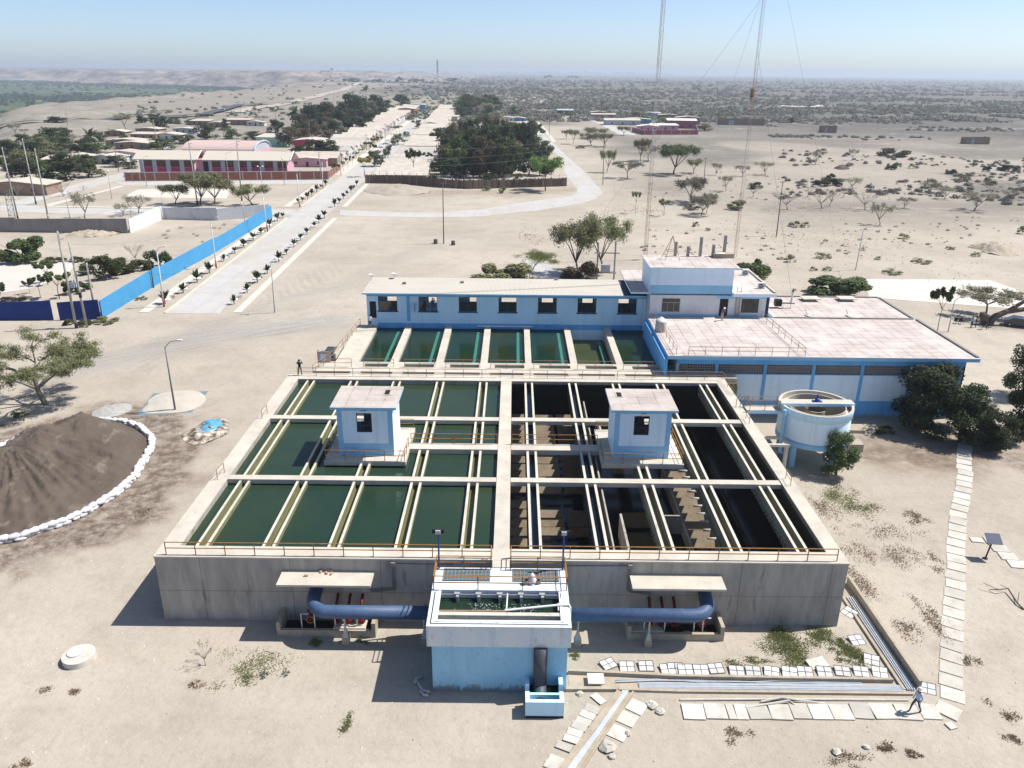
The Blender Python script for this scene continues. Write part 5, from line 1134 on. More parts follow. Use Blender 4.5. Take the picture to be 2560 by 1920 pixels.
# ---- school
sch = thing('school_building','long two storey grey and crimson school with pale gable roofs','school',(-105,300,0))
sy = 290.0
def sx_(a, b): return YP(s2(a,b), sy)
MT['crimson'] = pm('crimson_panel', (.42,.045,.11), (.36,.04,.09), 1, .8)
MT['pink'] = pm('pink_wall', (0.619,0.344,0.396), (0.568,0.310,0.361), 1, .85)
MT['paleroof'] = wavemat('pale_sheet_roof', (0.533,0.482,0.404), (0.464,0.421,0.353), .55, 'X', .9, (.50,.45,.38))
xa, xb, xc, xd = sx_(150,950).x, sx_(850,950).x, sx_(1035,950).x, sx_(2045,950).x
ez = sx_(150,855).z; 
def schoolblock(x0, x1, n):
    MB().box(x0,x1,sy,sy+9,0,ez).build('wall', MT['greyframe'], sch)
    w = (x1-x0)/n
    for i in range(n):
        a = x0+w*i+w*.28; b = x0+w*(i+1)-w*.06
        f = MB().box(a,b,sy-.06,sy-.004,ez-2.75,ez-.15).build('window', MT['frame'], sch)
        MB().box(a+.1,b-.1,sy-.09,sy-.062,ez-2.7,ez-.25).build('pane', pm('curtained_glass',(.05,.03,.02),(.14,.06,.04),1.2,.25) if 'cg' not in MT else MT['cg'], f); MT['cg'] = bpy.data.materials['curtained_glass']
        MB().box(a,b,sy-.08,sy-.004,ez-5.1,ez-2.85).build('crimson_panel', MT['crimson'], sch)
        MB().box(a,b,sy-.07,sy-.004,ez-8.0,ez-6.2).build('window', MT['frame'], sch)
    MB().box(x1,x1+.02,sy+.01,sy+8.99,.1,ez-.02).build('end_wall', MT['pink'], sch)
    mb = MB(); rz = ez+2.5; o = 1.2; x2 = x1+1.6; x3 = x0-1.8; my = sy+4.5
    th = .25
    for ya, za, yb_, zb in ((sy-o,ez-.1,my,rz),(sy+9+o,ez-.1,my,rz)):
        mb.add([(x3,ya,za),(x2,ya,za),(x2,yb_,zb),(x3,yb_,zb)]+[(x3,ya,za-th),(x2,ya,za-th),(x2,yb_,zb-th),(x3,yb_,zb-th)],[(0,1,2,3),(7,6,5,4),(4,5,1,0),(5,6,2,1),(7,4,0,3)])
    mb.build('roof', MT['paleroof'], sch)
    MB().add([(x1+.03,sy,ez),(x1+.03,sy+9,ez),(x1+.03,my,rz-.3)],[(0,1,2)]).build('gable', MT['crimson'], sch)
    MB().tube([(x2,sy-o,ez),(x2,my,rz+.1),(x2,sy+9+o,ez)], .2, 6).build('barge_board', MT['white'], sch)
schoolblock(xa, xb, 4); schoolblock(xc, xd, 6)
MB().box(xb+.03,xc,sy+2.2,sy+6,0,ez-.4).build('link_wall', MT['pink'], sch)
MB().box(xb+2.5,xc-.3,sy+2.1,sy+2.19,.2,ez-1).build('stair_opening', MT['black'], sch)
hall = thing('school_hall','pink barrel vaulted hall roof behind the long school building','hall',(-100,330,0))
hx0, hx1 = YP(s2(740,740),322).x, YP(s2(1660,740),322).x; hy0, hy1 = 318, 340; hz = YP(s2(1640,750),318).z-.5
MT['pinkroof'] = wavemat('pink_vault_sheets', (.50,.375,.345), (.46,.345,.315), .4, 'X', .85, (.45,.345,.315))
mb = MB(); n = 14; hr = (YP(s2(1700,640),325).z-hz)
v0 = []
for x in (hx0,hx1):
    for i in range(n+1): a = pi*i/n; v0.append((x,(hy0+hy1)/2-(hy1-hy0)/2*cos(a),hz+hr*sin(a)))
mb.add(v0, [(i,n+1+i,n+2+i,i+1) for i in range(n)]); mb.build('roof', MT['pinkroof'], hall)
MB().add([v for v in v0[n+1:]],[tuple(range(n+1))]).build('gable', MT['greyframe'], hall)
MB().box(hx0,hx1,hy0+.2,hy1-.2,0,hz).build('wall', MT['pink'], hall)
MB().tube([(v[0]+.1,v[1],v[2]) for v in v0[n+1:]], .35, 6).build('arch_trim', MT['greyframe'], hall)
def house(name, label, cat, c, w, d, h, rz, roof, wall, rise=.9, group=None, door=True, flat=False, over=.5):
    """c: centre of the front at ground, front faces local -y"""
    zg = hh(c[0],c[1]); t = thing(name, label, cat, (c[0],c[1],zg), group); t.rotation_euler = (0,0,rz)
    def ch(n, mb, m): return child(n, mb.mesh(n, m), t)
    ch('wall', MB().box(-w/2,w/2,0,d,-.5,h), MT[wall])
    mb = MB(); o = over
    if flat: slab(mb, -w/2-o, w/2+o, -o, d+o, h+.02, h+.02+rise, .12)
    else:
        for xa_, xb_ in ((-w/2-o,0),(w/2+o,0)):
            v = [(xa_,-o,h-.05),(xb_,-o,h+rise),(xb_,d+o,h+rise),(xa_,d+o,h-.05)]; mb.add(v+[(a,b,e-.12) for a,b,e in v],[(0,1,2,3),(7,6,5,4),(4,5,1,0),(6,7,3,2),(7,4,0,3)])
        ch('gable', MB().add([(-w/2,.004,h),(w/2,.004,h),(0,.004,h+rise-.1)],[(0,1,2)]), MT[wall]); ch('gable', MB().add([(-w/2,d-.004,h),(w/2,d-.004,h),(0,d-.004,h+rise-.1)],[(2,1,0)]), MT[wall])
    ch('roof', mb, MT[roof])
    if door:
        ch('door', MB().box(-.5,.5,-.05,-.004,0,2.05), MT['frame'])
        for s_ in (-1,1): ch('window', MB().box(s_*w*.3-.6,s_*w*.3+.6,-.05,-.004,1.0,2.1), MT['glass'])
    return t
MT['tinroof'] = pm('dusty_tin_roof', (0.516,0.473,0.404), (0.413,0.378,0.327), .35, .9, c3=(.36,.32,.28), s3_=.9, a3=.4)
MT['tinroof2'] = pm('brown_tin_roof', (0.447,0.378,0.318), (0.499,0.456,0.396), .3, .9, c3=(.33,.26,.22), s3_=.8, a3=.45)
MT['tinroof3'] = pm('grey_tin_roof', (.36,.34,.315), (.43,.405,.37), .4, .9, c3=(.28,.22,.18), s3_=.7, a3=.5)
MT['redroof'] = pm('reddish_tin_roof', (.45,.34,.30), (.49,.39,.34), .3, .9)
MT['crimson2'] = pm('faded_crimson', (.33,.10,.13), (.29,.09,.115), 1, .85); MT['whiteroof'] = pm('white_sheet_roof', (.66,.64,.60), (.58,.56,.52), .4, .9)
MT['mud'] = pm('mud_brick', (.30,.21,.155), (.24,.17,.125), .7, .95)
MT['whiteh'] = pm('white_house_wall', (0.568,0.568,0.550), (0.482,0.482,0.464), .4, .9)
MT['mint'] = pm('mint_wall', (.38,.58,.46), (.34,.52,.42), .5, .9)
MT['mintdark'] = pm('dull_green_wall', (.10,.19,.15), (.08,.16,.125), .5, .9)
MT['aqua'] = pm('aqua_wall', (.11,.31,.44), (.09,.27,.39), .5, .9)
rv = random.Random(11)
WALLS = ['whiteh','mud','greyframe','whiteh','mud','mud']
y = 334.0; i = 0; rowL = []; rowR = []
while y < 850:
    w = rv.uniform(9.5,12.5); x = kx(y)-6.5
    ang = -pi/2*-1
    rowL.append((x,y,w)); y += w+rv.uniform(.8,3.6)
y = 288.0
while y < 850:
    w = rv.uniform(9.5,12.5); rowR.append((rx(y)+5.0,y,w)); y += w+rv.uniform(.8,3.6)
for nm, row, rz, side in (('left',rowL,pi/2,'left'),('right',rowR,-pi/2,'right')):
    for i, (x,y,w) in enumerate(row):
        o = (nth(i, 99)+' from the near end') if i < 20 else (nth(len(row)-1-i, 99, 'last', 'x')+' from the far end')
        d = rv.uniform(15,20) if nm == 'left' else rv.uniform(14,19)
        r_ = rv.choice(['tinroof','tinroof','tinroof2','tinroof3','tinroof','tinroof2'])
        house('village_house', f'low house on {side} side of main street, {o}', 'house', (x,y), w, d, rv.uniform(2.2,3.7), rz, r_, rv.choice(WALLS), rv.uniform(.9,1.8), 'houses along the main street', y < 560, False, .5)
# second rows and scattered houses: (zone, base px, width m, depth, height, roof, wall, label)
HS = [(s2,1830,700,14,12,4.2,'tinroof','mint','mint green house with cream roof behind the pink school hall'),
 (s3,570,900,13,14,4.5,'tinroof','crimson','crimson gabled house with pale roof right of the school hall'),
 (s3,560,1120,15,9,3.2,'paleroof','pink','low annex with pale roof at the right end of the school'),
 (s1,1560,880,13,9,3.2,'redroof','whiteh','white walled house with pinkish roof left of the school'),
 (s1,1700,740,16,10,3,'tinroof','mud','long low house with pale roof beyond the pinkish roof house'),
 (s1,1600,700,18,10,2.8,'tinroof2','mud','low mud house in the left barrio, just beyond the long one'),
 (s1,1850,620,14,9,2.8,'tinroof2','mud','brown mud house in the left barrio near the dark green tree'),
 (s1,1900,560,14,9,2.8,'tinroof','mud','low mud house near the tall pole in the left barrio'),
 (s1,1480,560,12,8,2.6,'tinroof','mud','pale walled ruin at the upper edge of the left barrio'),
 (s1,900,930,16,9,2.8,'tinroof','whiteh','long pale roofed house among the left trees'),
 (s1,1330,930,12,9,2.8,'tinroof','whiteh','small house with white roof among the left trees'),
 (s1,700,960,10,8,2.5,'tinroof2','mud','low shed with pale roof in front of the long pale roofed house'),
 (s1,180,1330,20,9,3.3,'tinroof','mud','long shed with pale curved roof at the left edge'),
 (s2,500,620,14,10,2.8,'tinroof','whiteh','pale roofed house behind the left end of the school'),
 (s2,720,560,12,9,2.9,'tinroof','greyframe','grey gabled house in the middle of the left barrio'),
 (s2,930,440,13,8,2.8,'tinroof','mud','low house on the upper edge of the barrio beside a lamp'),
 (s2,1150,470,12,8,2.8,'tinroof','mud','low pale roofed house left of the dark conical tree'),
 (s2,1420,430,16,8,3.4,'redroof','mud','brown shed with pink end wall at the top of the barrio'),
 (s2,1640,440,12,6,2.6,'tinroof','whiteh','pale house beside the green hedge above the school'),
 (s4,290,480,14,12,3.6,'tinroof','aqua','bright blue house with pale roof right of the main street'),
 (s4,560,480,12,10,3,'redroof','whiteh','pink roofed house beside the bright blue house'),
 (s4,1050,500,10,9,4.0,'tinroof','whiteh','cream flat house above the grove beside the big palm'),
 (s4,1270,385,11,10,3.2,'tinroof','whiteh','hip roofed house above the grove near the paved road'),
 (s4,1410,385,12,9,2.8,'tinroof','aqua','pale blue roofed house by the paved road above the grove'),
 (s4,1410,455,13,8,2.8,'tinroof','whiteh','cream roofed house by the paved road, nearer than the pale blue one'),
 (s4,1420,500,11,6,2.4,'tinroof','whiteh','low white roofed shed touching the top of the grove'),
 (s4,470,370,20,10,3.2,'tinroof','greyframe','long low house behind the bright blue house'),
 (s4,2020,300,14,7,4,'greyframe','mintdark','small green shed at the end of the sandy field'),
 (s5,820,345,20,9,3.6,'tinroof','mud','brown brick house with white roof beyond the right road'),
 (s5,760,310,14,9,3.8,'tinroof','mud','taller brown house at the left end of the right hamlet'),
 (s5,1060,430,26,12,3.4,'tinroof','greyframe','long grey house with pale roof in the right hamlet'),
 (s5,1240,410,22,10,3.2,'tinroof','aqua','pale blue walled house beside the long grey house'),
 (s5,1410,320,7,6,4,'greyframe','greyframe','small grey tower like house behind the right hamlet'),
 (s5,1490,320,8,6,3.6,'tinroof','aqua','small blue house behind the pink compound'),
 (s5,1650,350,16,8,4.5,'tinroof','mud','red brick house behind the pink compound'),
 (s5,1900,420,18,8,5,'tinroof','mud','brown brick house with tilted white roof right of the pink compound'),
 (s5,1390,500,14,8,3,'whiteroof','pink','pink compound house with white roof, leftmost of three'),
 (s5,1610,490,18,8,3,'whiteroof','pink','pink compound house with white roof, middle of three'),
 (s5,1820,470,20,9,5.2,'whiteroof','crimson2','crimson compound house with tall white roof, rightmost of three'),
 (s3,1830,455,14,12,5.5,'tinroof','mud','two storey brown brick house at the far end of the street'),
 (s3,1960,380,18,10,4.5,'tinroof','aqua','pale blue house at the very far end of the street')]
for z, a, b, w, d, h, r_, wl_, lab in HS:
    c = G(z(a,b)); house('village_house', lab, 'house', (c.x,c.y), w, d, h, rv.uniform(-.12,.12), r_, wl_, rv.uniform(.5,1.0), None, True, rv.random() < .4)
brickwall('pink_wall','crimson and pink panelled compound wall in the right hamlet',[G(s5(1185,510)),G(s5(1345,552)),G(s5(2030,552)),G(s5(2000,480))],3.0,5.5,'crimson2','pink')
for z, a, b, w, d, h, lab in ((z3,398,548,34,7,4.5,'long ruined brick wall building on the edge of the scrub'),(z3,960,595,9.5,7,4.4,'small roofless brick hut on the sand, left of the pair on the right'),(z3,1915,670,13,7,3.6,'roofless brick hut with a pale doorway on the far right')):
    c = G(z(a,b)); t = thing('brick_hut', lab, 'hut', (c.x,c.y,hh(c.x,c.y))); 
    mb = MB(); q = .3; zb_ = -.6
    mb.box(-w/2,-w*.3,0,q,zb_,h); mb.box(-w*.3,-w*.18,0,q,h*.75,h); mb.box(-w*.18,w*.1,0,q,zb_,h-.3); mb.box(w*.1,w/2,0,q,zb_,h); mb.box(-w/2,-w/2+q,q,d,zb_,h-.2); mb.box(w/2-q,w/2,q,d,zb_,h+.3); mb.box(-w/2+q,w/2-q,d-q,d,zb_,h-.1)
    child('wall', mb.mesh('wall', MT['mud']), t); child('door', MB().box(-w*.3+.05,-w*.18-.05,.05,.1,zb_,h*.74).mesh('door', MT['greyframe']), t)
# fence of reeds around the grove
fp = gp(z2,[(165,920),(400,925),(640,948),(840,958),(1200,948),(1458,940)]); t = thing('reed_fence','dark brown reed fence around the dense green grove','fence',(*fp[0],0))
fh = hgt(z2(1458,940), z2(1458,872)); mb = MB(); rq = random.Random(4)
for a, b in zip(fp, fp[1:]):
    L = sqrt((b[0]-a[0])**2+(b[1]-a[1])**2); n = int(L/.28)
    for k in range(n):
        u = k/n; u2 = (k+.9)/n; mb.bar((a[0]+(b[0]-a[0])*u,a[1]+(b[1]-a[1])*u+rq.uniform(-.08,.08),-.1),(a[0]+(b[0]-a[0])*u2,a[1]+(b[1]-a[1])*u2+rq.uniform(-.08,.08),0),.06,fh*.75+rq.uniform(.0,.5))
mb.build('reed_panel', pm('reed_brown',(.13,.085,.065),(.09,.06,.05),1.5,.95,c3=(.2,.15,.12),s3_=3), t)
mb = MB()
for a, b in zip(fp, fp[1:]):
    for k in range(5): x = a[0]+(b[0]-a[0])*k/5; y = a[1]+(b[1]-a[1])*k/5; mb.tube([(x,y-.15,0),(x+rq.uniform(-.1,.1),y-.15,fh+.5)], .07, 5)
mb.build('stake', MT['greybark'], t)
# ================================================================ POLES AND LAMPS
def pole(z, bx_, by_, tx, ty, kind, label, group=None, base=0, r=None):
    b = G(z(bx_,by_), base); h = max(3, hgt(z(bx_,by_), z(tx,ty), base)); t = thing('utility_pole' if kind in ('conc','wood','cross') else 'street_lamp', label, 'pole' if kind in ('conc','wood','cross') else 'street lamp', b, group)
    top = YP(z(tx,ty), b.y); top.z = b.z+h; dx = max(-.4,min(.4,top.x-b.x)); top.x = b.x+dx
    r = r or {'conc':.2,'cross':.19,'wood':.13,'lamp':.09,'red':.13,'double':.09,'globe':.08,'grey':.11}[kind]
    m = {'conc':'pole','cross':'pole','wood':'poledark','lamp':'steel','red':'white','double':'white','globe':'pole','grey':'lampgrey'}[kind]
    MB().tube([b-Vector((0,0,.2)), b.lerp(top,.5), top], [r,r*.82,r*.62], 10).build('post', MT[m], t, True)
    s_ = -1 if b.x > 0 else 1
    if kind == 'red':
        c = b.lerp(top,.17); MB().tube([b, c], [r+.012,r+.008], 10).build('red_base', pm('red_base_paint',(.45,.04,.04),None,2,.6) if 'redbase' not in MT else MT['redbase'], t, True); MT['redbase'] = bpy.data.materials['red_base_paint']
    if kind == 'conc':
        c = b.lerp(top,.02); MB().tube([b-Vector((0,0,.1)), b.lerp(top,.06)], r+.015, 10).build('pole_foot', MT['black' if bx_ % 2 else 'pole'], t, True)
        MB().tube([top-Vector((.0,0,.4)), top+Vector((.9*s_,0,-.3))], .05, 6).tube([top-Vector((0,0,1.2)), top+Vector((.7*s_,0,-1.1))], .04, 6).build('bracket', MT['lampgrey'], t)
    if kind == 'wood':
        ca_ = MB().box(top.x-.6,top.x+.6,top.y-.05,top.y+.05,top.z-.35,top.z-.23).build('cross_arm', MT['poledark'], t)
        mb = MB()
        for q in (-.5,0,.5): mb.tube([(top.x+q,top.y,top.z-.23),(top.x+q,top.y,top.z-.08)], .04, 6)
        mb.build('insulator', MT['steel'], ca_)
    if kind == 'cross':
        MB().box(top.x-1.6,top.x+.5,top.y-.07,top.y+.07,b.z+h*.78,b.z+h*.78+.14).box(top.x,top.x+1.7,top.y-.07,top.y+.07,b.z+h*.66,b.z+h*.66+.14).build('cross_arm', MT['lampgrey'], t)
        MB().box(top.x-.9,top.x-.2,top.y-.4,top.y+.3,b.z+h*.48,b.z+h*.48+.8).lathe([(.09,0),(.06,.3)],(top.x-.75,top.y,b.z+h*.48+.8),8).lathe([(.09,0),(.06,.3)],(top.x-.4,top.y,b.z+h*.48+.8),8).build('transformer', MT['greyframe'], t)
        MB().tube([b.lerp(top,.36), b.lerp(top,.42)], r+.02, 10).build('band', MT['black'], t)
    if kind in ('lamp','grey','red'):
        L = 1.5 if kind != 'red' else 1.1; sd = 1 if kind != 'grey' else 1
        am = MB().tube([top-Vector((0,0,.1)), top+Vector((L*.4*sd,0,.55)), top+Vector((L*sd,0,.75))], .04, 6).build('arm', MT['lampgrey' if kind == 'grey' else 'steel'], t)
        e_ = top+Vector((L*sd,0,.75)); MB().box(e_.x-.05,e_.x+.5,e_.y-.12,e_.y+.12,e_.z-.06,e_.z+.07).build('lamp_head', MT['white' if kind != 'lamp' else 'steel'], am)
    if kind == 'double':
        mb = MB(); mb.tube([top, top+Vector((-.6,0,.3))], .04, 6).tube([top, top+Vector((.6,0,.3))], .04, 6); am = mb.build('arm', MT['steel'], t)
        for q in (-.8,.8): MB().lathe([(0,-.15),(.25,-.05),(.3,.1),(.15,.3),(0,.33)], top+Vector((q,0,.25)), 10).build('lamp_head', MT['white'], am)
    if kind == 'globe': MB().lathe([(0,0),(.25,.08),(.33,.32),(.25,.56),(0,.65)], top, 12).build('globe', MT['white'], t, True)
    return top
tops = {}
PLS = [('a',s7,985,1340,735,90,'conc','thick pale concrete pole with dark foot in front of the navy wall'),('b',s7,1120,1330,885,235,'cross','concrete pole carrying a grey transformer and cross arms by the navy wall'),('c',s7,1240,1215,1110,500,'conc','shorter concrete pole close to the blue wall corner'),
 ('d',s7,1975,820,1935,510,'wood','thin dark post against the inside of the blue wall'),
 ('e',s1,235,1646,25,710,'conc','tall concrete pole with curved bracket at the left edge'),('f',s1,465,1445,285,595,'conc','tall concrete pole with black foot beside the left side road'),('g',s1,620,1625,445,725,'conc','bare concrete pole standing by the dark grey wall'),
 ('h',s1,905,1646,838,1330,'globe','thin lamp with small head in front of the dark grey wall'),('i',s1,1440,1380,1385,1030,'globe','thin lamp at the left end of the sandy play field'),('j',s1,1525,1025,1455,600,'wood','tall thin pole beyond the left side road'),('k',s1,1710,1160,1660,830,'globe','thin lamp in front of the left end of the brick wall'),('l',s1,1888,1215,1830,860,'lamp','lamp with arm in front of the brick wall, second from its left end'),
 ('m',s1,2030,745,1968,355,'conc','tall pole behind the left end of the school roof'),('n',s1,1940,745,1910,540,'wood','short pole left of the tall one behind the school roof'),('o',s1,875,465,840,240,'wood','distant pole beside the far highway on the left'),('p',s1,1690,1640,1660,1410,'lamp','lamp beside the sunlit white compound wall'),('q',s1,2120,1640,2070,1320,'lamp','curved lamp behind the joint of the two compound walls'),
 ('r',s2,895,1455,780,645,'conc','tall concrete pole in front of the middle of the school'),('s',s2,1465,1400,1395,620,'conc','tall darker pole in front of the right half of the school'),('t',s2,1305,1150,1255,800,'lamp','lamp against the middle of the brick wall'),('u',s2,1725,1220,1700,970,'double','lamp with two white heads before the brick wall'),('v',s2,2010,1195,1985,870,'globe','thin lamp before the right end of the brick wall'),
 ('w',s2,1500,1700,1480,1440,'lamp','lamp with arm rising behind the blue wall'),
 ('x',s3,460,1635,420,1200,'red','white pole with red foot on the sandy corner opposite the school'),('y',s8,1385,510,1312,-5,'red','white pole with red foot near the far end of the blue wall'),('z',s8,725,980,650,375,'red','white pole with red foot beside the middle of the blue wall'),('aa',s7,2110,1065,2015,350,'red','white pole with red foot at the near end of the street'),
 ('ab',s3,740,1280,700,920,'conc','pole at the right corner of the brick wall'),('ac',s3,760,1400,745,1050,'red','white pole with red foot at the school corner'),('ad',s3,990,1220,970,880,'red','white pole with red foot beyond the school corner'),('ae',s3,1170,1000,1160,710,'red','white pole among the small street trees'),
 ('af',s3,590,760,575,540,'lamp','lamp rising from the dark trees left of the street'),('ag',s3,1320,900,1310,700,'wood','pole on the left pavement near the white vans'),('ah',s3,1455,800,1450,640,'wood','pole left of the white vans, farther along the street'),('ai',s3,1560,750,1555,560,'wood','pole just behind the white vans'),('aj',s3,155,530,125,300,'wood','distant pole left of the tall palm'),('ak',s3,900,290,893,160,'wood','distant pole beyond the dark trees'),
 ('al',s2,660,690,640,540,'wood','short pole in the barrio behind the school vault'),('am',s2,960,630,940,450,'wood','pole in the barrio above the vaulted roof'),('an',s2,1230,580,1210,400,'wood','pole beside the dark conical tree'),('ao',s2,1450,300,1430,110,'wood','distant pole by the highway, right of the white car'),('ap',s2,995,310,985,210,'wood','distant pole by the highway, left of the white car'),
 ('aq',z2,667,1310,661,915,'wood','lone dark utility pole in the middle of the sandy square'),('ar',z2,1690,930,1700,590,'wood','tall pole beside the bend of the paved road'),('as',z2,1345,620,1347,430,'wood','pole right of the paved road above the bend'),('at',z2,1205,500,1204,425,'wood','distant pole at the top of the paved road'),('au',z2,1395,545,1396,320,'globe','very thin mast in the sandy field by the road'),
 ('av',z3,155,905,165,755,'wood','short guyed post right of the big dark acacia'),('aw',z3,620,1260,662,905,'wood','tall leaning pole on the sand behind the office roof'),('ax',z3,1128,1480,1180,1220,'lamp','leaning street lamp beyond the pale court'),
 ('ay',z4,1127,890,1060,480,'grey','grey street lamp with curved arm beside the pale sand heap'),('az',s8,1475,1555,1425,900,'lamp','grey lamp with a red box halfway, at the near end of the pavement'),
 ('ba',s6,1235,770,1320,370,'lamp','blue and white lamp on a square base right of the roof')]
for k_, z, a, b, c, d, kind, lab in PLS: tops[k_] = pole(z,a,b,c,d,kind,lab)
# transformer pair behind the gallery
t = thing('transformer_frame','pair of poles with cross beam and grey transformer behind the gallery roof','transformer',G(z2(1700,1550)))
p0, p1 = G(z2(1650,1550)), G(z2(1760,1550)); h = 7.2
MB().tube([p0,p0+Vector((0,0,h))],.16,10).tube([p1,p1+Vector((0,0,h+.3))],.16,10).build('post', MT['pole'], t)
MB().box(p0.x-.6,p1.x+.8,p0.y-.08,p0.y+.08,h*.72,h*.72+.16).box(p0.x-.3,p1.x+.3,p0.y-.5,p0.y+.4,1.6,1.75).build('cross_beam', MT['lampgrey'], t)
MB().box(p0.x+.7,p0.x+2.3,p0.y-.5,p0.y+.3,1.76,3.1).build('transformer', MT['greyframe'], t)
# cables
def cable(name_label, a, b, sag=.6, r=.018):
    a = Vector(a); b = Vector(b); pts = [a.lerp(b,k/12)-Vector((0,0,sag*4*(k/12)*(1-k/12))) for k in range(13)]
    tag(MB().tube(pts, r, 4).build('overhead_cable', MT['lampgrey']), name_label, 'cable', 'overhead cables')
for i, (k1, k2, dz, dx, lab) in enumerate((('e','f',-.4,.6,'cable between the two tall left poles'),('f','j',-.5,.3,'cable from the black footed pole to the pole beyond the side road'),('g','r',-.4,.5,'cable from the bare left pole to the tall school pole'),('r','s',-.4,.4,'upper cable between the two tall school poles'),('r','s',-1.2,.4,'lower cable between the two tall school poles'),('s','ab',-.4,.4,'cable from the darker school pole to the brick wall corner'),('b','z',-.3,.5,'cable from the transformer pole to the street pole'))):
    cable('sagging '+lab, tops[k1]+Vector((dx,0,dz)), tops[k2]+Vector((dx,0,dz)), 1.2)
for i, (a, b, lab) in enumerate((((330,740),(1800,650),'highest'),((250,860),(1800,748),'middle'),((250,950),(1800,835),'lowest'))):
    A_ = YP(s4(*a), 262); B_ = YP(s4(*b), 262); cable(f'thin cable strung in front of the green grove, {lab} of three', A_, B_, .5, .03)
# masts
def mast(base, h, w, lab, mats, seg=1.0, taper=1.0, r=.022):
    t = thing('lattice_mast', lab, 'mast', base); c = [Vector((w*.58*cos(a),w*.58*sin(a),0)) for a in (pi/2,pi/2+2*pi/3,pi/2+4*pi/3)]
    nb_ = max(1,round(h/12)); 
    for k in range(nb_):
        za, zb = h*k/nb_, h*(k+1)/nb_; mb = MB(); n = int((zb-za)/seg)
        for q in c: mb.tube([base+q*(1-(1-taper)*za/h)+Vector((0,0,za)), base+q*(1-(1-taper)*zb/h)+Vector((0,0,zb))], r, 5)
        for j in range(n):
            z_ = za+(zb-za)*j/n; z2_ = za+(zb-za)*(j+1)/n; f0 = 1-(1-taper)*z_/h; f1 = 1-(1-taper)*z2_/h
            for e_ in range(3): mb.tube([base+c[e_]*f0+Vector((0,0,z_)), base+c[(e_+1)%3]*f1+Vector((0,0,z2_))], r*.55, 4, 0, False); mb.tube([base+c[e_]*f0+Vector((0,0,z_)), base+c[(e_+1)%3]*f0+Vector((0,0,z_))], r*.5, 4, 0, False)
        mb.build('mast_section', MT[mats[k%2]], t)
    return t
MT['mastred'] = pm('mast_red', (.42,.25,.21), (.38,.23,.19), 2, .7); MT['mastwhite'] = pm('mast_white', (.52,.49,.47), None, 2, .7)
m1 = G(z2(1950,1555), 9.6); m1.y = min(m1.y,104.2); m1.x = YP(z2(1950,1555), m1.y).x
mast(m1, 54, .45, 'tall slim red and white lattice mast rising from the gallery roof', ('mastred','mastwhite'))
m2 = G(z3(352,1392)); mast(m2, 74, .6, 'tall guyed lattice mast behind the office block', ('mastred','mastwhite'), 1.3, 1, .026)
p = YP(z3(466,340), m2.y); MB_ = MB(); MB_.lathe([(.1,-1.0),(.42,-.8),(.42,.7),(.1,1.0)], p, 12); tag(MB_.build('mast_antenna', MT['baffle2']), 'rusty drum antenna fixed on the guyed lattice mast', 'antenna')
fm = G((1096,275)); fm = Vector((fm.x,fm.y,hh(fm.x,fm.y))); mast(fm, YP((1091,150),fm.y).z-fm.z, 2.4, 'far lattice tower beyond the end of the village street', ('mastwhite','lampgrey'), 4, .4, .13)
for i, (x, y, zt, lab) in enumerate(((-28,30,50,'left'),(30,24,62,'right'),(-2,-45,40,'near'))):
    a = m2+Vector((x,y,0)); cable(f'guy wire of the mast behind the office, {lab} one', m2+Vector((0,0,zt)), a, .1, .02)
a = G(z3(155,900)); cable('guy wire from the short guyed post up to the mast', Vector((a.x,a.y,4.5)), m2+Vector((0,0,52)), .1, .02)
# lattice tower piece at far left
b = G(s1(180,1646)); mast(b, hgt(s1(180,1646),s1(60,1250)), 1.6, 'short lattice tower behind the grey wall at the left edge', ('lampgrey','lampgrey'), 1.2, .8, .07)
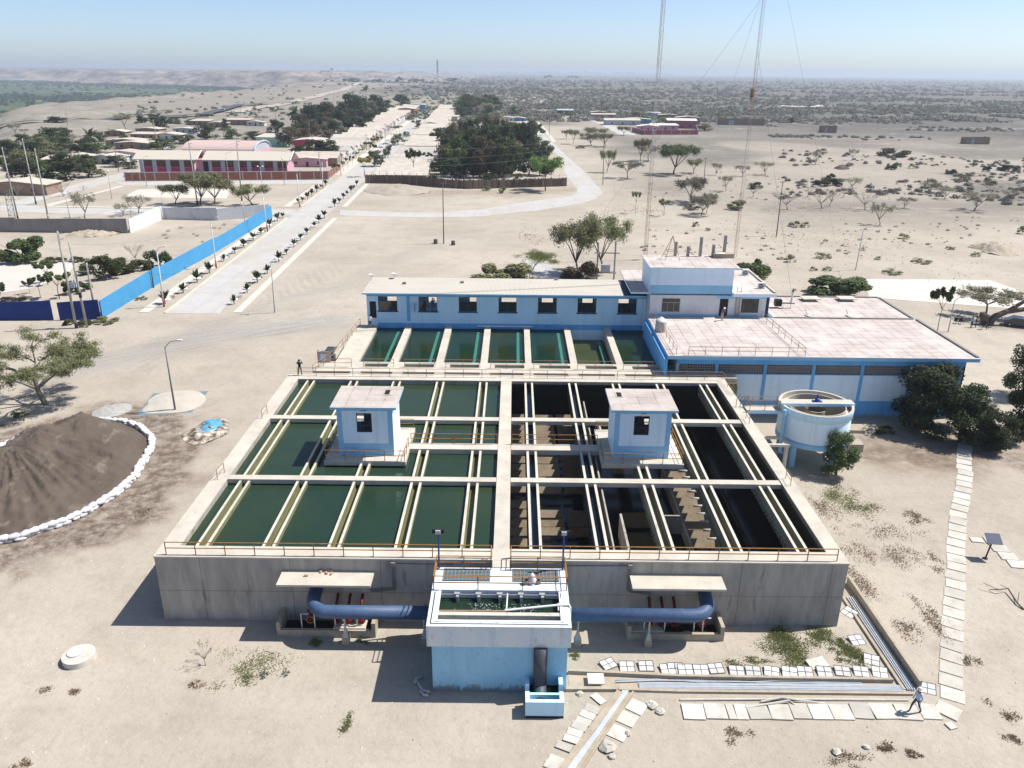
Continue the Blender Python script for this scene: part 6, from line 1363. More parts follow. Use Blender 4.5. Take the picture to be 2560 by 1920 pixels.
# ================================================================ VEHICLES
def vehicle(name, label, cat, p, rz, body, L=4.8, Wd=1.85, Hh=2.0, van=True, group=None):
    z_ = hh(p[0],p[1]); t = thing(name, label, cat, (p[0],p[1],z_+.03), group); t.rotation_euler = (0,0,rz)
    prof = [(-L/2,.35),(L/2,.35),(L/2,.9),(L/2-.5,1.05),(L/2-1.1,Hh-.05),(L/2-1.5,Hh),(-L/2+.2,Hh),(-L/2,Hh-.3)] if van else [(-L/2,.35),(L/2,.35),(L/2,.75),(L/2-1.2,.95),(L/2-1.9,Hh-.05),(-L/2+1.2,Hh),(-L/2+.45,.98),(-L/2,.9)]
    n = len(prof); v = [(x,-Wd/2,z) for x,z in prof]+[(x,Wd/2,z) for x,z in prof]
    child('body', MB().add(v,[tuple(range(n)),tuple(range(2*n-1,n-1,-1))]+[(i,i+n,(i+1)%n+n,(i+1)%n) for i in range(n)]).mesh('body', body), t)
    g = MB(); zt, zb = Hh-.15, max(1.0,Hh*.55)
    if van:
        for s_ in (-1,1): g.box(-L/2+.4,L/2-1.4,s_*Wd/2-.01 if s_ < 0 else Wd/2-.001,-Wd/2+.001 if s_ < 0 else Wd/2+.01,zb,zt)
        g.add([(L/2-.56,-Wd/2+.1,1.12),(L/2-.56,Wd/2-.1,1.12),(L/2-1.07,Wd/2-.15,Hh-.12),(L/2-1.07,-Wd/2+.15,Hh-.12)],[(0,1,2,3)])
    else:
        for s_ in (-1,1): g.box(-L/2+1.0,L/2-1.8,-Wd/2-.01 if s_ < 0 else Wd/2-.001,-Wd/2+.001 if s_ < 0 else Wd/2+.01,1.0,zt)
    child('windows', g.mesh('windows', MT['glass']), t)
    for x in (-L*.31,L*.31):
        for s_ in (-1,1): child('rim', MB().tube([(x,s_*(Wd/2+.021),.33),(x,s_*(Wd/2+.035),.33)], .18, 10).mesh('rim', MT['steel']), child('wheel', MB().tube([(x,s_*(Wd/2-.2),.33),(x,s_*(Wd/2+.02),.33)], .33, 14).mesh('wheel', MT['black']), t))
    for s_ in (-1,1): child('headlight', MB().box(L/2-.05,L/2+.015,s_*Wd*.36-.17,s_*Wd*.36+.17,.62,.8).mesh('headlight', MT['steel']), t)
    return t
MT['carwhite'] = pm('white_car_paint', (.78,.78,.78), None, 1, .25, spec=.5); MT['cardark'] = pm('dark_car_paint', (.03,.035,.05), None, 1, .2, spec=.6)
vehicle('parked_van','white van with dark windows parked on the street, the nearer one','van',G(s3(1510,868)),-pi/2-.05,MT['carwhite'],5,1.9,2.2,True)
vehicle('parked_van','white van parked on the street behind the other one','van',G(s3(1582,820)),-pi/2-.05,MT['carwhite'],5,1.9,2.3,True)
p = G(s2(1205,256)); vehicle('white_car','white car driving on the far asphalt highway','car',p,.9,MT['carwhite'],6.5,2.4,2.6,True)
vehicle('dark_car','dark car parked in the shade of the leaning trunk at right','car',G(s6(2150,700)),-.5,MT['cardark'],4.4,1.8,1.45,False)
# ================================================================ PEOPLE
def figure(label, p, rz, shirt, trousers, skin=(.28,.16,.10), hat=None, hair=(.02,.015,.012), pose='stand', h=1.72, shorts=False):
    t = thing('person', label, 'person', p); t.rotation_euler = (0,0,rz); s_ = h/1.72
    st = {'walk':.32,'stand':.05}.get(pose,.05)
    J = {'pel':(0,0,.95),'sp':(0,0,1.15),'ch':(0,.0,1.36),'nk':(0,0,1.5),'hd':(0,-.02,1.60),'ht':(0,-.01,1.72),
     'hl':(-.1,0,.9),'kl':(-.11,-st*.7,.5),'al':(-.11,-st*.9+(.0),.09),'tl':(-.11,-st*.9-.17,.04),'hr':(.1,0,.9),'kr':(.11,st*.3,.5),'ar':(.11,st*1.0,.1),'tr':(.12,st*1.0-.17,.04),
     'sl':(-.19,0,1.42),'el':(-.26,.05,1.14),'wl':(-.25,-.08,.9),'fl':(-.25,-.12,.8),'sr':(.19,0,1.42),'er':(.26,.05,1.14),'wr':(.25,-.08,.9),'fr':(.25,-.12,.8)}
    if pose == 'camera':
        J.update({'el':(-.34,-.12,1.3),'wl':(-.16,-.24,1.52),'fl':(-.1,-.26,1.6),'er':(.34,-.12,1.3),'wr':(.16,-.24,1.52),'fr':(.1,-.26,1.6),'kl':(-.14,0,.5),'al':(-.17,0,.09),'tl':(-.2,-.16,.04),'kr':(.14,0,.5),'ar':(.17,0,.09),'tr':(.2,-.16,.04)})
    if pose == 'lean': J.update({'ch':(0,-.1,1.34),'nk':(0,-.16,1.46),'hd':(0,-.24,1.54),'ht':(0,-.26,1.65),'sl':(-.19,-.1,1.4),'sr':(.19,-.1,1.4),'wl':(-.12,-.3,1.12),'wr':(.12,-.3,1.12),'fl':(-.04,-.33,1.1),'fr':(.04,-.33,1.1),'el':(-.26,-.12,1.14),'er':(.26,-.12,1.14)})
    if pose == 'work': J.update({'er':(.3,-.2,1.5),'wr':(.25,-.4,1.75),'fr':(.25,-.46,1.84)})
    Rr = {'pel':.15,'sp':.135,'ch':.16,'nk':.06,'hd':.1,'ht':.085,'hl':.095,'kl':.065,'al':.045,'tl':.04,'hr':.095,'kr':.065,'ar':.045,'tr':.04,'sl':.075,'el':.05,'wl':.035,'fl':.035,'sr':.075,'er':.05,'wr':.035,'fr':.035}
    ed = [('pel','sp'),('sp','ch'),('ch','nk'),('nk','hd'),('hd','ht'),('pel','hl'),('hl','kl'),('kl','al'),('al','tl'),('pel','hr'),('hr','kr'),('kr','ar'),('ar','tr'),('ch','sl'),('sl','el'),('el','wl'),('wl','fl'),('ch','sr'),('sr','er'),('er','wr'),('wr','fr')]
    ks = list(J); me_ = bpy.data.meshes.new('tmp'); me_.from_pydata([tuple(v*s_ for v in J[k]) for k in ks],[(ks.index(a),ks.index(b)) for a,b in ed],[])
    o = bpy.data.objects.new('tmp', me_); COL.objects.link(o); md = o.modifiers.new('s','SKIN'); md.use_smooth_shade = True
    for i, k in enumerate(ks):
        sv = me_.skin_vertices[0].data[i]; sv.radius = (Rr[k]*s_,Rr[k]*s_*(.72 if k in ('ch','sp','pel') else 1)); sv.use_root = (k == 'pel')
    o.modifiers.new('d','SUBSURF').levels = 1
    dg = bpy.context.evaluated_depsgraph_get(); ev = o.evaluated_get(dg); bmsh = bpy.data.meshes.new_from_object(ev); bpy.data.objects.remove(o)
    key = lambda c: pm('cloth_%d_%d_%d' % tuple(int(v*99) for v in c), c, None, 6, .85)
    for m in (key(skin), key(shirt), key(trousers), MT['black']): bmsh.materials.append(m)
    for pl in bmsh.polygons:
        c = pl.center/s_; near = min(ks, key=lambda k: (Vector(J[k])-c).length)
        pl.material_index = 0 if (near in ('nk','hd','ht','fl','fr') or (c.z > 1.5 and abs(c.x) < .12 and pose != 'camera')) else (3 if c.z < .1 else (2 if c.z < .97 and abs(c.x) < .21 and near not in ('wl','wr','el','er') else 1))
        if shorts and .1 <= c.z < .52: pl.material_index = 0
    bmsh.name = 'body'; child('body', bmsh, t)
    hp = Vector(J['ht'])*s_
    if hat: child('helmet' , MB().lathe([(.175,-.06),(.125,-.05),(.12,.02),(.09,.08),(0,.105)], hp, 14).mesh('helmet', key(hat)), t)
    else: child('hair', MB().lathe([(.1,-.1),(.112,-.03),(.1,.05),(.05,.095),(0,.1)], hp+Vector((0,.012,0)), 12).mesh('hair', key(hair)), t)
    return t
figure('person in pale blue shirt, jeans and white helmet walking on the front slab path', G(y3(1510,1298),.09), -pi/2+.25, (.45,.55,.70), (.05,.075,.16), hat=(.80,.76,.62), pose='walk', h=1.78)
figure('person dressed in black taking a photo at the tank corner', G(zD(187,508),T+.11), pi, (.012,.012,.013), (.015,.015,.017), pose='camera')
figure('person in white shirt and black shorts leaning at the gallery door', G(zD(832,72),T+.02), pi*.9, (.70,.68,.68), (.015,.015,.017), pose='lean', shorts=True)
figure('person in blue overalls standing in the second gallery window', Vector((wins[1][1]-.55,GY+.0,wz0+.002-.0)), 0, (.03,.06,.20), (.025,.05,.17), pose='work', h=1.7, hat=(.05,.12,.45))
figure('person in plaid shirt and white cap standing on the tiled terrace', G(o7(1050,1035),RZ), .5, (.16,.15,.22), (.42,.33,.27), hat=(.8,.8,.8), h=1.75, pose='lean')
for i, (a, b, sc_, tc, lab) in enumerate(((1530,712,(.35,.42,.55),(.03,.035,.05),'person in pale blue shirt standing under the leaning tree'),(1582,715,(.03,.035,.05),(.03,.03,.04),'person in dark clothes beside the pale blue shirt under the tree'),(1695,738,(.02,.018,.018),(.02,.02,.02),'person in black walking in the shade by the big trunk'))): figure(lab, G(s6(a,b)), i*.8, sc_, tc, pose='walk' if i == 2 else 'stand')
for i, (a, b) in enumerate(((1335,665),(1400,670))):
    p = G(s6(a,b)); t = thing('garden_chair', 'dark chair on the sand near the blue lamp, '+('left' if i == 0 else 'right')+' one', 'chair', p, 'chairs by the lamp')
    MB().box(p.x-.25,p.x+.25,p.y-.25,p.y+.25,.4,.45).build('seat', MT['black'], t); MB().box(p.x-.25,p.x+.25,p.y+.2,p.y+.25,.45,.95).build('backrest', MT['black'], t)
    for dx in (-.22,.22):
        for dy in (-.22,.22): MB().tube([(p.x+dx,p.y+dy,0),(p.x+dx,p.y+dy,.4)], .025, 5).build('leg', MT['black'], t)
# small lean-to and boards left of the filters
p = G(zD(510,360),0); t = thing('lean_to','low shed with sagging black sheet roof left of the filter cells','shed',(p.x,p.y,0))
q = [G(zD(*e),3.6) for e in ((385,325),(600,370),(620,250),(440,243))]
mb = MB(); mb.add([tuple(v) for v in q]+[(v.x,v.y,v.z-.06) for v in q],[(0,1,2,3),(7,6,5,4),(4,5,1,0),(5,6,2,1),(6,7,3,2),(7,4,0,3)]); mb.build('roof', pm('black_sheet',(.035,.038,.045),(.06,.065,.075),1.2,.5), t)
mb = MB()
for v in q: mb.tube([(v.x*.995,v.y,0),(v.x*.995,v.y,3.54)], .07, 6)
mb.build('post', MT['greybark'], t)
a, b = G(zD(350,405),T-.2), G(zD(470,405),T-.2); t = thing('notice_board','faded notice board with blue stripe by the tank railing','board',a)
MB().box(a.x,b.x,a.y-.03,a.y+.03,a.z,a.z+1.5,0).box(a.x+.35,a.x+.9,a.y-.045,a.y-.031,a.z+.45,a.z+1.2,1).build('panel', [pm('faded_board',(.50,.38,.32),(.46,.36,.3),2,.8), MT['sky']], t)
MB().tube([(a.x+.1,a.y+.08,T-.8),(a.x+.1,a.y+.08,a.z+1.7)], .05, 6).tube([(b.x-.1,a.y+.08,T-.8),(b.x-.1,a.y+.08,a.z+1.7)], .05, 6).build('post', MT['greybark'], t)
for i, (a, b, mt_, nm, lab) in enumerate(((1555,205,'steel','pump_box','grey pump box at the right end of the inlet channel'),(1667,212,'bluepost','blue_barrel','blue plastic barrel beside the pump box'))):
    p = G(zE(a,b),T+.05); t = thing(nm, lab, 'barrel' if i else 'pump', p)
    if i: MB().lathe([(0,0),(.38,0),(.42,.3),(.42,.8),(.38,1.1),(0,1.12)], p, 18).build('drum', pm('barrel_blue',(.03,.13,.48),None,2,.4), t, True); MB().lathe([(.3,1.121),(.28,1.3),(0,1.32)], p, 12).build('lid', MT['white'], t)
    else: MB().box(p.x-.6,p.x+.6,p.y-.3,p.y+.3,p.z,p.z+.75).build('casing', MT['steel'], t); MB().box(p.x-.5,p.x+.5,p.y-.33,p.y-.302,p.z+.1,p.z+.62).build('grille', MT['lampgrey'], t)
# ================================================================ VEGETATION
def leafcloud(blobs, n, size, rnd, flat=.0, droop=0.0, shell=.55, narrow=1.0):
    """n small leaf faces spread through ellipsoid blobs [(centre, radii, weight)]"""
    tot = sum(b[2] for b in blobs); v = []; f = []
    for c, r, wgt in blobs:
        for _ in range(int(n*wgt/tot)):
            while True:
                d = Vector((rnd.gauss(0,1),rnd.gauss(0,1),rnd.gauss(0,1)))
                if d.length > .01: break
            d.normalize(); rad_ = (shell+(1-shell)*rnd.random()) if rnd.random() < .75 else rnd.random()
            p = Vector((c[0]+d.x*r[0]*rad_, c[1]+d.y*r[1]*rad_, c[2]+d.z*r[2]*rad_))
            nrm = (d*.8+Vector((rnd.uniform(-1,1),rnd.uniform(-1,1),rnd.uniform(-.3,1)))).normalized()
            a = nrm.orthogonal().normalized(); a = a*cos(t_ := rnd.uniform(0,2*pi))+nrm.cross(a)*sin(t_); b = nrm.cross(a)
            s_ = size*rnd.uniform(.6,1.3); o = len(v)
            if droop: a = (a+Vector((0,0,-droop))).normalized()
            v += [p-a*s_*.5, p+b*s_*.28*narrow, p+a*s_*.5, p-b*s_*.28*narrow]; f.append((o,o+1,o+2,o+3))
    return v, f
def limbs(mb, base, top, spread, n, r, rnd, rise=.55, sub=3):
    base = Vector(base); top = Vector(top); ends = []
    mb.tube([base, base.lerp(top,.5)+Vector((rnd.uniform(-.02,.02),rnd.uniform(-.02,.02),0)), top], [r,r*.8,r*.65], 7)
    for i in range(n):
        a = 2*pi*i/n+rnd.uniform(-.4,.4); L = spread*rnd.uniform(.55,1); m_ = top+Vector((cos(a)*L*.45,sin(a)*L*.45,rise*.45)); e_ = top+Vector((cos(a)*L,sin(a)*L,rise*rnd.uniform(.75,1.1)))
        mb.tube([top-Vector((0,0,.02)), m_, e_], [r*.55,r*.36,r*.12], 5, 0, False); ends.append(e_)
        for j in range(sub):
            b = a+rnd.uniform(-.9,.9); q = m_.lerp(e_, rnd.uniform(.1,.8)); e2 = q+Vector((cos(b)*L*.4,sin(b)*L*.4,rise*rnd.uniform(.15,.4)))
            mb.tube([q,e2],[r*.2,r*.06],4,0,False); ends.append(e2)
    return ends
# each kind is modelled in a unit box: width 1, height 1
def mk_tree(kind, seed, n):
    rnd = random.Random(seed); tm = MB(); bl = []; size = .045
    if kind == 'acacia':
        E = limbs(tm, (0,0,-.03), (rnd.uniform(-.05,.05),rnd.uniform(-.05,.05),.24), .42, 6, .022, rnd, .58, 3)
        for e_ in E:
            bl.append((e_-Vector((0,0,.03)), (rnd.uniform(.13,.21),rnd.uniform(.13,.21),rnd.uniform(.07,.13)), 1))
            if e_.x*e_.x+e_.y*e_.y > .05: bl.append((e_*1.06-Vector((0,0,.15)), (.11,.11,.12), .55))
            bl.append((Vector((e_.x*.5,e_.y*.5,.70+rnd.uniform(-.08,.14))), (.17,.17,.10), .6))
        v, f = leafcloud(bl, int(n*1.7), .06 if n < 3000 else .043, rnd, droop=.55, shell=.1, narrow=.62)
    elif kind == 'umbrella':
        E = limbs(tm, (0,0,-.03), (rnd.uniform(-.03,.03),0,.42), .45, 7, .02, rnd, .42, 4)
        for e_ in E: bl.append((Vector((e_.x,e_.y,.80+rnd.uniform(-.08,.08))), (.16,.16,.075), 1)); bl.append((Vector((e_.x*.6,e_.y*.6,.72+rnd.uniform(-.12,.1))), (.15,.15,.08), .6)); 
        v, f = leafcloud(bl, n, .07, rnd, droop=.2, shell=.2, narrow=.75)
    elif kind == 'dense':
        limbs(tm, (0,0,-.03), (0,0,.22), .3, 5, .03, rnd, .4, 2)
        for i in range(24):
            a = rnd.uniform(0,2*pi); r = .36*sqrt(rnd.random()); z = rnd.uniform(.14,.84); k = 1-max(0,z-.45)*.9; bl.append(((cos(a)*r*k,sin(a)*r*k,z),(rnd.uniform(.12,.20),rnd.uniform(.12,.20),rnd.uniform(.10,.17)),1))
        v, f = leafcloud(bl, n, .078 if n < 3000 else .036, rnd, shell=.55, narrow=1.1)
    elif kind == 'bush':
        limbs(tm, (0,0,-.03), (0,0,.12), .35, 7, .018, rnd, .5, 2)
        for i in range(12):
            a = rnd.uniform(0,2*pi); r = .36*sqrt(rnd.random()); z = rnd.uniform(.15,.75)*(1-r*.7); bl.append(((cos(a)*r,sin(a)*r,z),(rnd.uniform(.10,.19),rnd.uniform(.10,.19),rnd.uniform(.12,.22)),1))
        v, f = leafcloud(bl, n, .085 if n < 2500 else .062, rnd, shell=.6, narrow=1.15)
    elif kind == 'cone':
        limbs(tm, (0,0,-.03), (0,0,.6), .2, 4, .02, rnd, .3, 1)
        for i in range(14):
            z = .12+.8*i/14; k = (1-z)*.42+.10; a = rnd.uniform(0,2*pi); bl.append(((cos(a)*k*.45,sin(a)*k*.45,z),(k*.8,k*.8,.1),1))
        v, f = leafcloud(bl, n, .075, rnd, shell=.7, narrow=1.2)
    elif kind == 'bare':
        E = limbs(tm, (0,0,-.03), (rnd.uniform(-.06,.06),rnd.uniform(-.06,.06),.28), .46, 8, .018, rnd, .55, 6)
        for e_ in E: bl.append((e_, (.10,.10,.07), 1))
        v, f = leafcloud(bl, n, .06, rnd, shell=.1, narrow=.22)
    elif kind == 'airy':                                   # light green tree with visible stem
        E = limbs(tm, (0,0,-.03), (0,0,.5), .4, 5, .016, rnd, .35, 2)
        for e_ in E: bl.append((e_, (.11,.11,.09), 1))
        v, f = leafcloud(bl, n, .08, rnd, shell=.2, narrow=1.1)
    return tm, v, f
PROTO = {}
def proto(kind, seed, n, leaf, bark):
    key = (kind,seed,n,leaf)
    if key not in PROTO:
        tm, v, f = mk_tree(kind, seed, n)
        lm = bpy.data.meshes.new('crown'); lm.from_pydata([tuple(q) for q in v],[],f); lm.materials.append(MT[leaf])
        PROTO[key] = (tm.mesh('trunk', MT[bark], True), lm)
    return PROTO[key]
NM = {'acacia':'acacia_tree','umbrella':'umbrella_acacia','dense':'leafy_tree','bush':'bush','cone':'conical_tree','bare':'dry_tree','airy':'young_tree'}
TREES = []
def tree(kind, p, w, h, label, leaf, seed=None, n=1500, bark='bark', cat=None, group=None, rz=None, wy=None):
    rnd = random.Random(int(abs(p[0])*97+abs(p[1])*13)); seed = seed if seed is not None else rnd.randrange(3)
    tm, lm = proto(kind, seed, n, leaf, bark); r = bpy.data.objects.new(NM[kind], None); COL.objects.link(r)
    r.location = (p[0],p[1],p[2] if len(p) > 2 else hh(p[0],p[1])); r.scale = (w,wy or w,h); r.rotation_euler = (0,0,rnd.uniform(0,6.28) if rz is None else rz)
    child('trunk', tm, r); child('crown', lm, r); tag(r, label, cat or ('bush' if kind == 'bush' else 'tree'), group); TREES.append(r); return r
def planted(z, bx_, by_, ty, wpx, s_):
    b = G(z(bx_,by_)); h = max(.6, hgt(z(bx_,by_), z(bx_,ty))); w = wpx/s_*mpp(b); return b, w, h
def row(z, s_, lst, kind, leaf, where, group, n=1400, bark='bark', adj=''):
    """several trees of one look: the label counts them from the left of the photograph"""
    lst = sorted(lst, key=lambda e: e[0]); m_ = len(lst); noun = {'dense':'leafy tree','bush':'bush','bare':'dry tree','acacia':'acacia','cone':'conical tree','airy':'young tree','umbrella':'flat topped acacia'}[kind]
    for i, e_ in enumerate(lst):
        b, w, h = planted(z, e_[0], e_[1], e_[2], e_[3], s_)
        pos = '' if m_ == 1 else (', '+({0:'leftmost',m_-1:'rightmost'}.get(i, ORD[i]+' from left' if i < 20 else ORD[m_-1-i]+' from right'))+'')
        tree(kind, b, w*(1.4 if kind == 'dense' else 1.15), h*(1.18 if kind == 'dense' else 1.08), f'{adj} {noun} {where}{pos}'.strip(), leaf, None, n, bark, None, group if m_ > 1 else None)
# --- hero trees
b, w, h = planted(z4, 290, 852, 325, 720, 2.572)
ft = thing('acacia_tree', 'big spreading grey green acacia beside the navy wall with bare upper twigs', 'tree', b); rh = random.Random(21)
tm = MB(); T0 = b+Vector((-.5,0,1.9)); tm.tube([b+Vector((.2,0,-.2)), b+Vector((-.3,.1,.8)), T0], [.36,.28,.25], 10)
ends = []
def limb(a, d, L, r, depth):
    a = Vector(a); d = Vector(d).normalized(); m_ = a+d*L*.5+Vector((rh.uniform(-.2,.2),rh.uniform(-.2,.2),rh.uniform(0,.15))); e_ = a+d*L+Vector((0,0,-.02*L))
    tm.tube([a,m_,e_],[r,r*.75,r*.5],6 if depth > 1 else 4,0,False)
    if depth == 0: ends.append(e_); return
    if depth <= 2: ends.append(e_.lerp(m_,.4))
    for k in range(3 if depth > 1 else 2):
        dd = Vector((d.x+rh.uniform(-.8,.8), d.y+rh.uniform(-.8,.8), max(.02,d.z*.55+rh.uniform(-.22,.3)))); limb(e_ if k else m_.lerp(e_,.6), dd, L*rh.uniform(.55,.8), r*.5, depth-1)
for d in ((-1,.2,.75),(-.35,.9,1.0),(.25,-.75,.8),(1.0,.25,.62),(.65,.9,.6),(-.9,-.6,.6)): limb(T0, (d[0],d[1],d[2]*1.25), 3.25, .18, 3)
tm.build('trunk', MT['greybark'], ft, True)
v, f = leafcloud([(e_,(1.0,1.0,.5),1) for e_ in ends], 40000, .25, rh, droop=.35, shell=.1, narrow=.6)
cm_ = bpy.data.meshes.new('crown'); cm_.from_pydata([tuple(q) for q in v],[],f); cm_.materials.append(MT['leaf_olive']); link('crown', cm_, ft)
v, f = leafcloud([(e_+Vector((-.6,.4,.35)),(.5,.5,.3),1) for e_ in ends if e_.x < b.x-.5], 2200, .3, rh, shell=.1, narrow=.12)
cm_ = bpy.data.meshes.new('twigs'); cm_.from_pydata([tuple(q) for q in v],[],f); cm_.materials.append(MT['twig']); link('twigs', cm_, ft)
b, w, h = planted(z4, -60, 930, 640, 260, 2.572); tree('acacia', b, w*1.3, h, 'olive acacia cut off by the left edge below the big one', 'leaf_olive', 1, 3500, 'greybark')
row(z4, 2.572, [(130,940,890,110)], 'bush', 'leaf_mid', 'in the shade under the big left acacia', None, 900, adj='small green')
b, w, h = planted(z6, 1590, 1010, 590, 500, 2.572); tree('dense', b, w*1.15, h*1.04, 'dark leafy tree in front of the chemical building, tall as its roof', 'leaf_dark', 2, 15000)
b, w, h = planted(z6, 1800, 1090, 740, 330, 2.572); tree('dense', b, w*1.3, h*1.05, 'dark leafy tree right of the one by the building, over the path end', 'leaf_dark', 1, 13000)
b, w, h = planted(z6, 1975, 1130, 850, 330, 2.572); tree('dense', b, w*1.1, h, 'dark leafy tree standing right of the upper end of the slab path', 'leaf_dark', 2, 13000)
b, w, h = planted(z6, 1430, 1120, 1010, 100, 2.572)
b, w, h = planted(z6, 1005, 1305, 1000, 275, 2.572); tree('dense', b, w, h, 'small dark green tree in front of the round clarifier', 'leaf_mid', 0, 10000)
b, w, h = planted(z6, 2230, 800, 430, 330, 2.572); tree('dense', b, w, h, 'dark leafy tree at the right edge beyond the building corner', 'leaf_dark', 0, 13000)
b, w, h = planted(z6, 2200, 1080, 590, 320, 2.572); tree('dense', b, w, h, 'dark leafy tree at the right edge above the path, nearer one', 'leaf_dark', 1, 13000)
row(z6, 2.572, [(1310,1040,985,130)], 'bush', 'leaf_mid', 'in the shade of the dark tree by the building', None, 900, adj='low green')
b, w, h = planted(z6, 1655, 378, 92, 150, 2.572); tree('airy', b, w*1.1, h, 'slender green tree with twin leafy clumps beside the blue lamp', 'leaf_mid', 1, 1800)
b, w, h = planted(s6, 1720, 565, 195, 740, 5.144); tree('umbrella', b, w, h, 'pale feathery acacia in front of the white court at right', 'leaf_grey', 1, 2600, 'greybark')
b = G(z6(2095,165)); tree('bush', G(z6(1015,160)), 13, 5.0, 'wide dark green bush behind the tiled roof vents', 'leaf_mid', 1, 4500)
# leaning trunk at the right edge
t = thing('leaning_tree','thick dark leaning trunk with pruned stump at the right edge','tree',G(s6(1750,670))); mb = MB(); P0 = G(s6(1750,680))
mb.tube([P0, P0+Vector((.8,0,1.4)), P0+Vector((2.6,.1,2.2)), P0+Vector((5,.2,2.5)), P0+Vector((8.5,.4,2.9))], [.6,.5,.42,.36,.25], 10).tube([P0+Vector((2.4,.1,2.1)),P0+Vector((4.6,-.2,3.9)),P0+Vector((7.5,-.3,5.2))],[.36,.28,.18],8).tube([P0+Vector((-.2,0,0)),P0+Vector((-.9,.3,1.3)),P0+Vector((-1.0,.3,1.9))],[.55,.6,.5],9)
mb.build('trunk', MT['bark'], t, True)
v, f = leafcloud([(P0+Vector((8,1,5.5)),(2.5,2,1.2),1),(P0+Vector((9.5,-1,4)),(2,2,1),1)], 1800, .3, rh, droop=.3, shell=.2, narrow=.5)
cm_ = bpy.data.meshes.new('crown'); cm_.from_pydata([tuple(q) for q in v],[],f); cm_.materials.append(MT['leaf_olive']); link('crown', cm_, t)
# --- behind the gallery
b, w, h = planted(z2, 1530, 1520, 1110, 330, 2.572); tree('acacia', b, w*1.1, h, 'tall feathery acacia behind the gallery, left lobe of the pair', 'leaf_olive', 1, 5200)
b, w, h = planted(z2, 1690, 1500, 1110, 260, 2.572); tree('acacia', b, w*1.25, h, 'tall feathery acacia behind the gallery, right one of the pair', 'leaf_olive', 2, 4200)
b, w, h = planted(z2, 1030, 1575, 1385, 430, 2.572); tree('bush', b, w, h, 'wide olive shrub just behind the middle of the gallery roof', 'leaf_olive', 0, 5200)
b, w, h = planted(z2, 1215, 1540, 1410, 140, 2.572); tree('bare', b, w, h, 'small leafless shrub right of the wide olive shrub', 'twig', 0, 500, 'greybark')
b, w, h = planted(z2, 1540, 1580, 1370, 310, 2.572); tree('bush', b, w, h, 'dark brown bush beside the transformer behind the gallery', 'leaf_brown', 2, 4200)
b = G(z3(440,1545)); tree('bush', b, 8.5, 4.6, 'green bush behind the office roof with air conditioners, left part', 'leaf_mid', 1, 3000)
b = G(z3(520,1500)); tree('bush', b, 5.0, 3.4, 'green bush behind the office roof, small right part', 'leaf_mid', 2, 2000)
# --- left compound
row(s7, 5.144, [(310,480,115,580)], 'bush', 'leaf_mid', 'inside the left compound near the dark grey wall', None, 5500, adj='big round')
row(s7, 5.144, [(1200,640,380,330),(1420,690,310,420),(1600,620,380,330),(1780,600,400,260)], 'bush', 'leaf_mid', 'in the row behind the blue wall', 'bushes behind the blue wall', 3200, adj='green')
row(s7, 5.144, [(2060,560,258,330)], 'bush', 'leaf_dark', 'rising over the blue wall at the end of the row', None, 3500, adj='dark green')
row(s7, 5.144, [(1760,500,270,230)], 'bare', 'twig', 'among the bushes behind the blue wall', None, 700, 'greybark', 'grey leafless')
row(s7, 5.144, [(770,965,640,330),(620,780,500,260),(520,950,690,210),(390,900,740,150)], 'airy', 'leaf_mid', 'in the paved yard behind the navy wall', 'young trees in the paved yard', 2600, adj='slender')
row(s7, 5.144, [(920,900,690,220),(1080,850,700,220)], 'bush', 'leaf_mid', 'behind the concrete poles by the navy wall', 'bushes behind the concrete poles', 2000, adj='loose green')
row(s7, 5.144, [(890,1290,1205,160),(1100,1290,1220,210)], 'bush', 'leaf_mid', 'clipped round against the foot of the navy wall', 'clipped bushes at the navy wall', 1800, adj='dense')
row(s7, 5.144, [(1360,1265,1190,300)], 'bush', 'leaf_olive', 'at the corner of navy and blue walls', None, 1500, adj='low scruffy')
row(s7, 5.144, [(30,1230,800,250)], 'airy', 'leaf_dark', 'in front of the navy wall at the left edge', None, 1800, adj='dark slender')
row(s7, 5.144, [(180,990,910,330)], 'bush', 'leaf_brown', 'on the bare soil behind the navy wall', None, 1200, adj='low brown')
row(s7, 5.144, [(700,480,415,300),(1000,480,410,200)], 'bush', 'leaf_mid', 'in the low hedge across the left compound', 'low hedge bushes', 1500, adj='pale green')
row(s7, 5.144, [(1820,970,915,150)], 'bush', 'leaf_olive', 'at the sunny foot of the blue wall', None, 700, adj='low green')
row(s8, 5.144, [(270,470,435,70),(105,510,475,70),(60,560,520,80),(90,600,570,60),(830,430,395,70),(700,470,440,60),(770,478,455,50),(435,550,525,50),(480,570,540,60),(550,650,630,50)], 'bush', 'leaf_grey', 'scattered on the sand of the left compound', 'dry tufts in the left compound', 250, adj='small dry')
# --- play field in front of the school
row(s2, 5.144, [(610,1445,1185,330),(930,1450,1045,480),(1110,1440,1120,470),(1600,1465,1200,430)], 'acacia', 'leaf_olive', 'on the play field before the school', 'acacias before the school', 2800, adj='spreading')
row(s1, 5.144, [(1090,1632,1280,330),(1580,1592,1430,230),(1780,1560,1320,330)], 'acacia', 'leaf_grey', 'behind the grey wall beside the side road', 'sparse acacias behind the grey wall', 700, 'greybark', 'sparse')
row(s1, 5.144, [(820,1345,1170,230),(1080,1285,1205,90),(240,1380,1200,140)], 'bare', 'twig', 'along the left side road', 'dry trees on the left side road', 420, 'greybark', 'leafless')
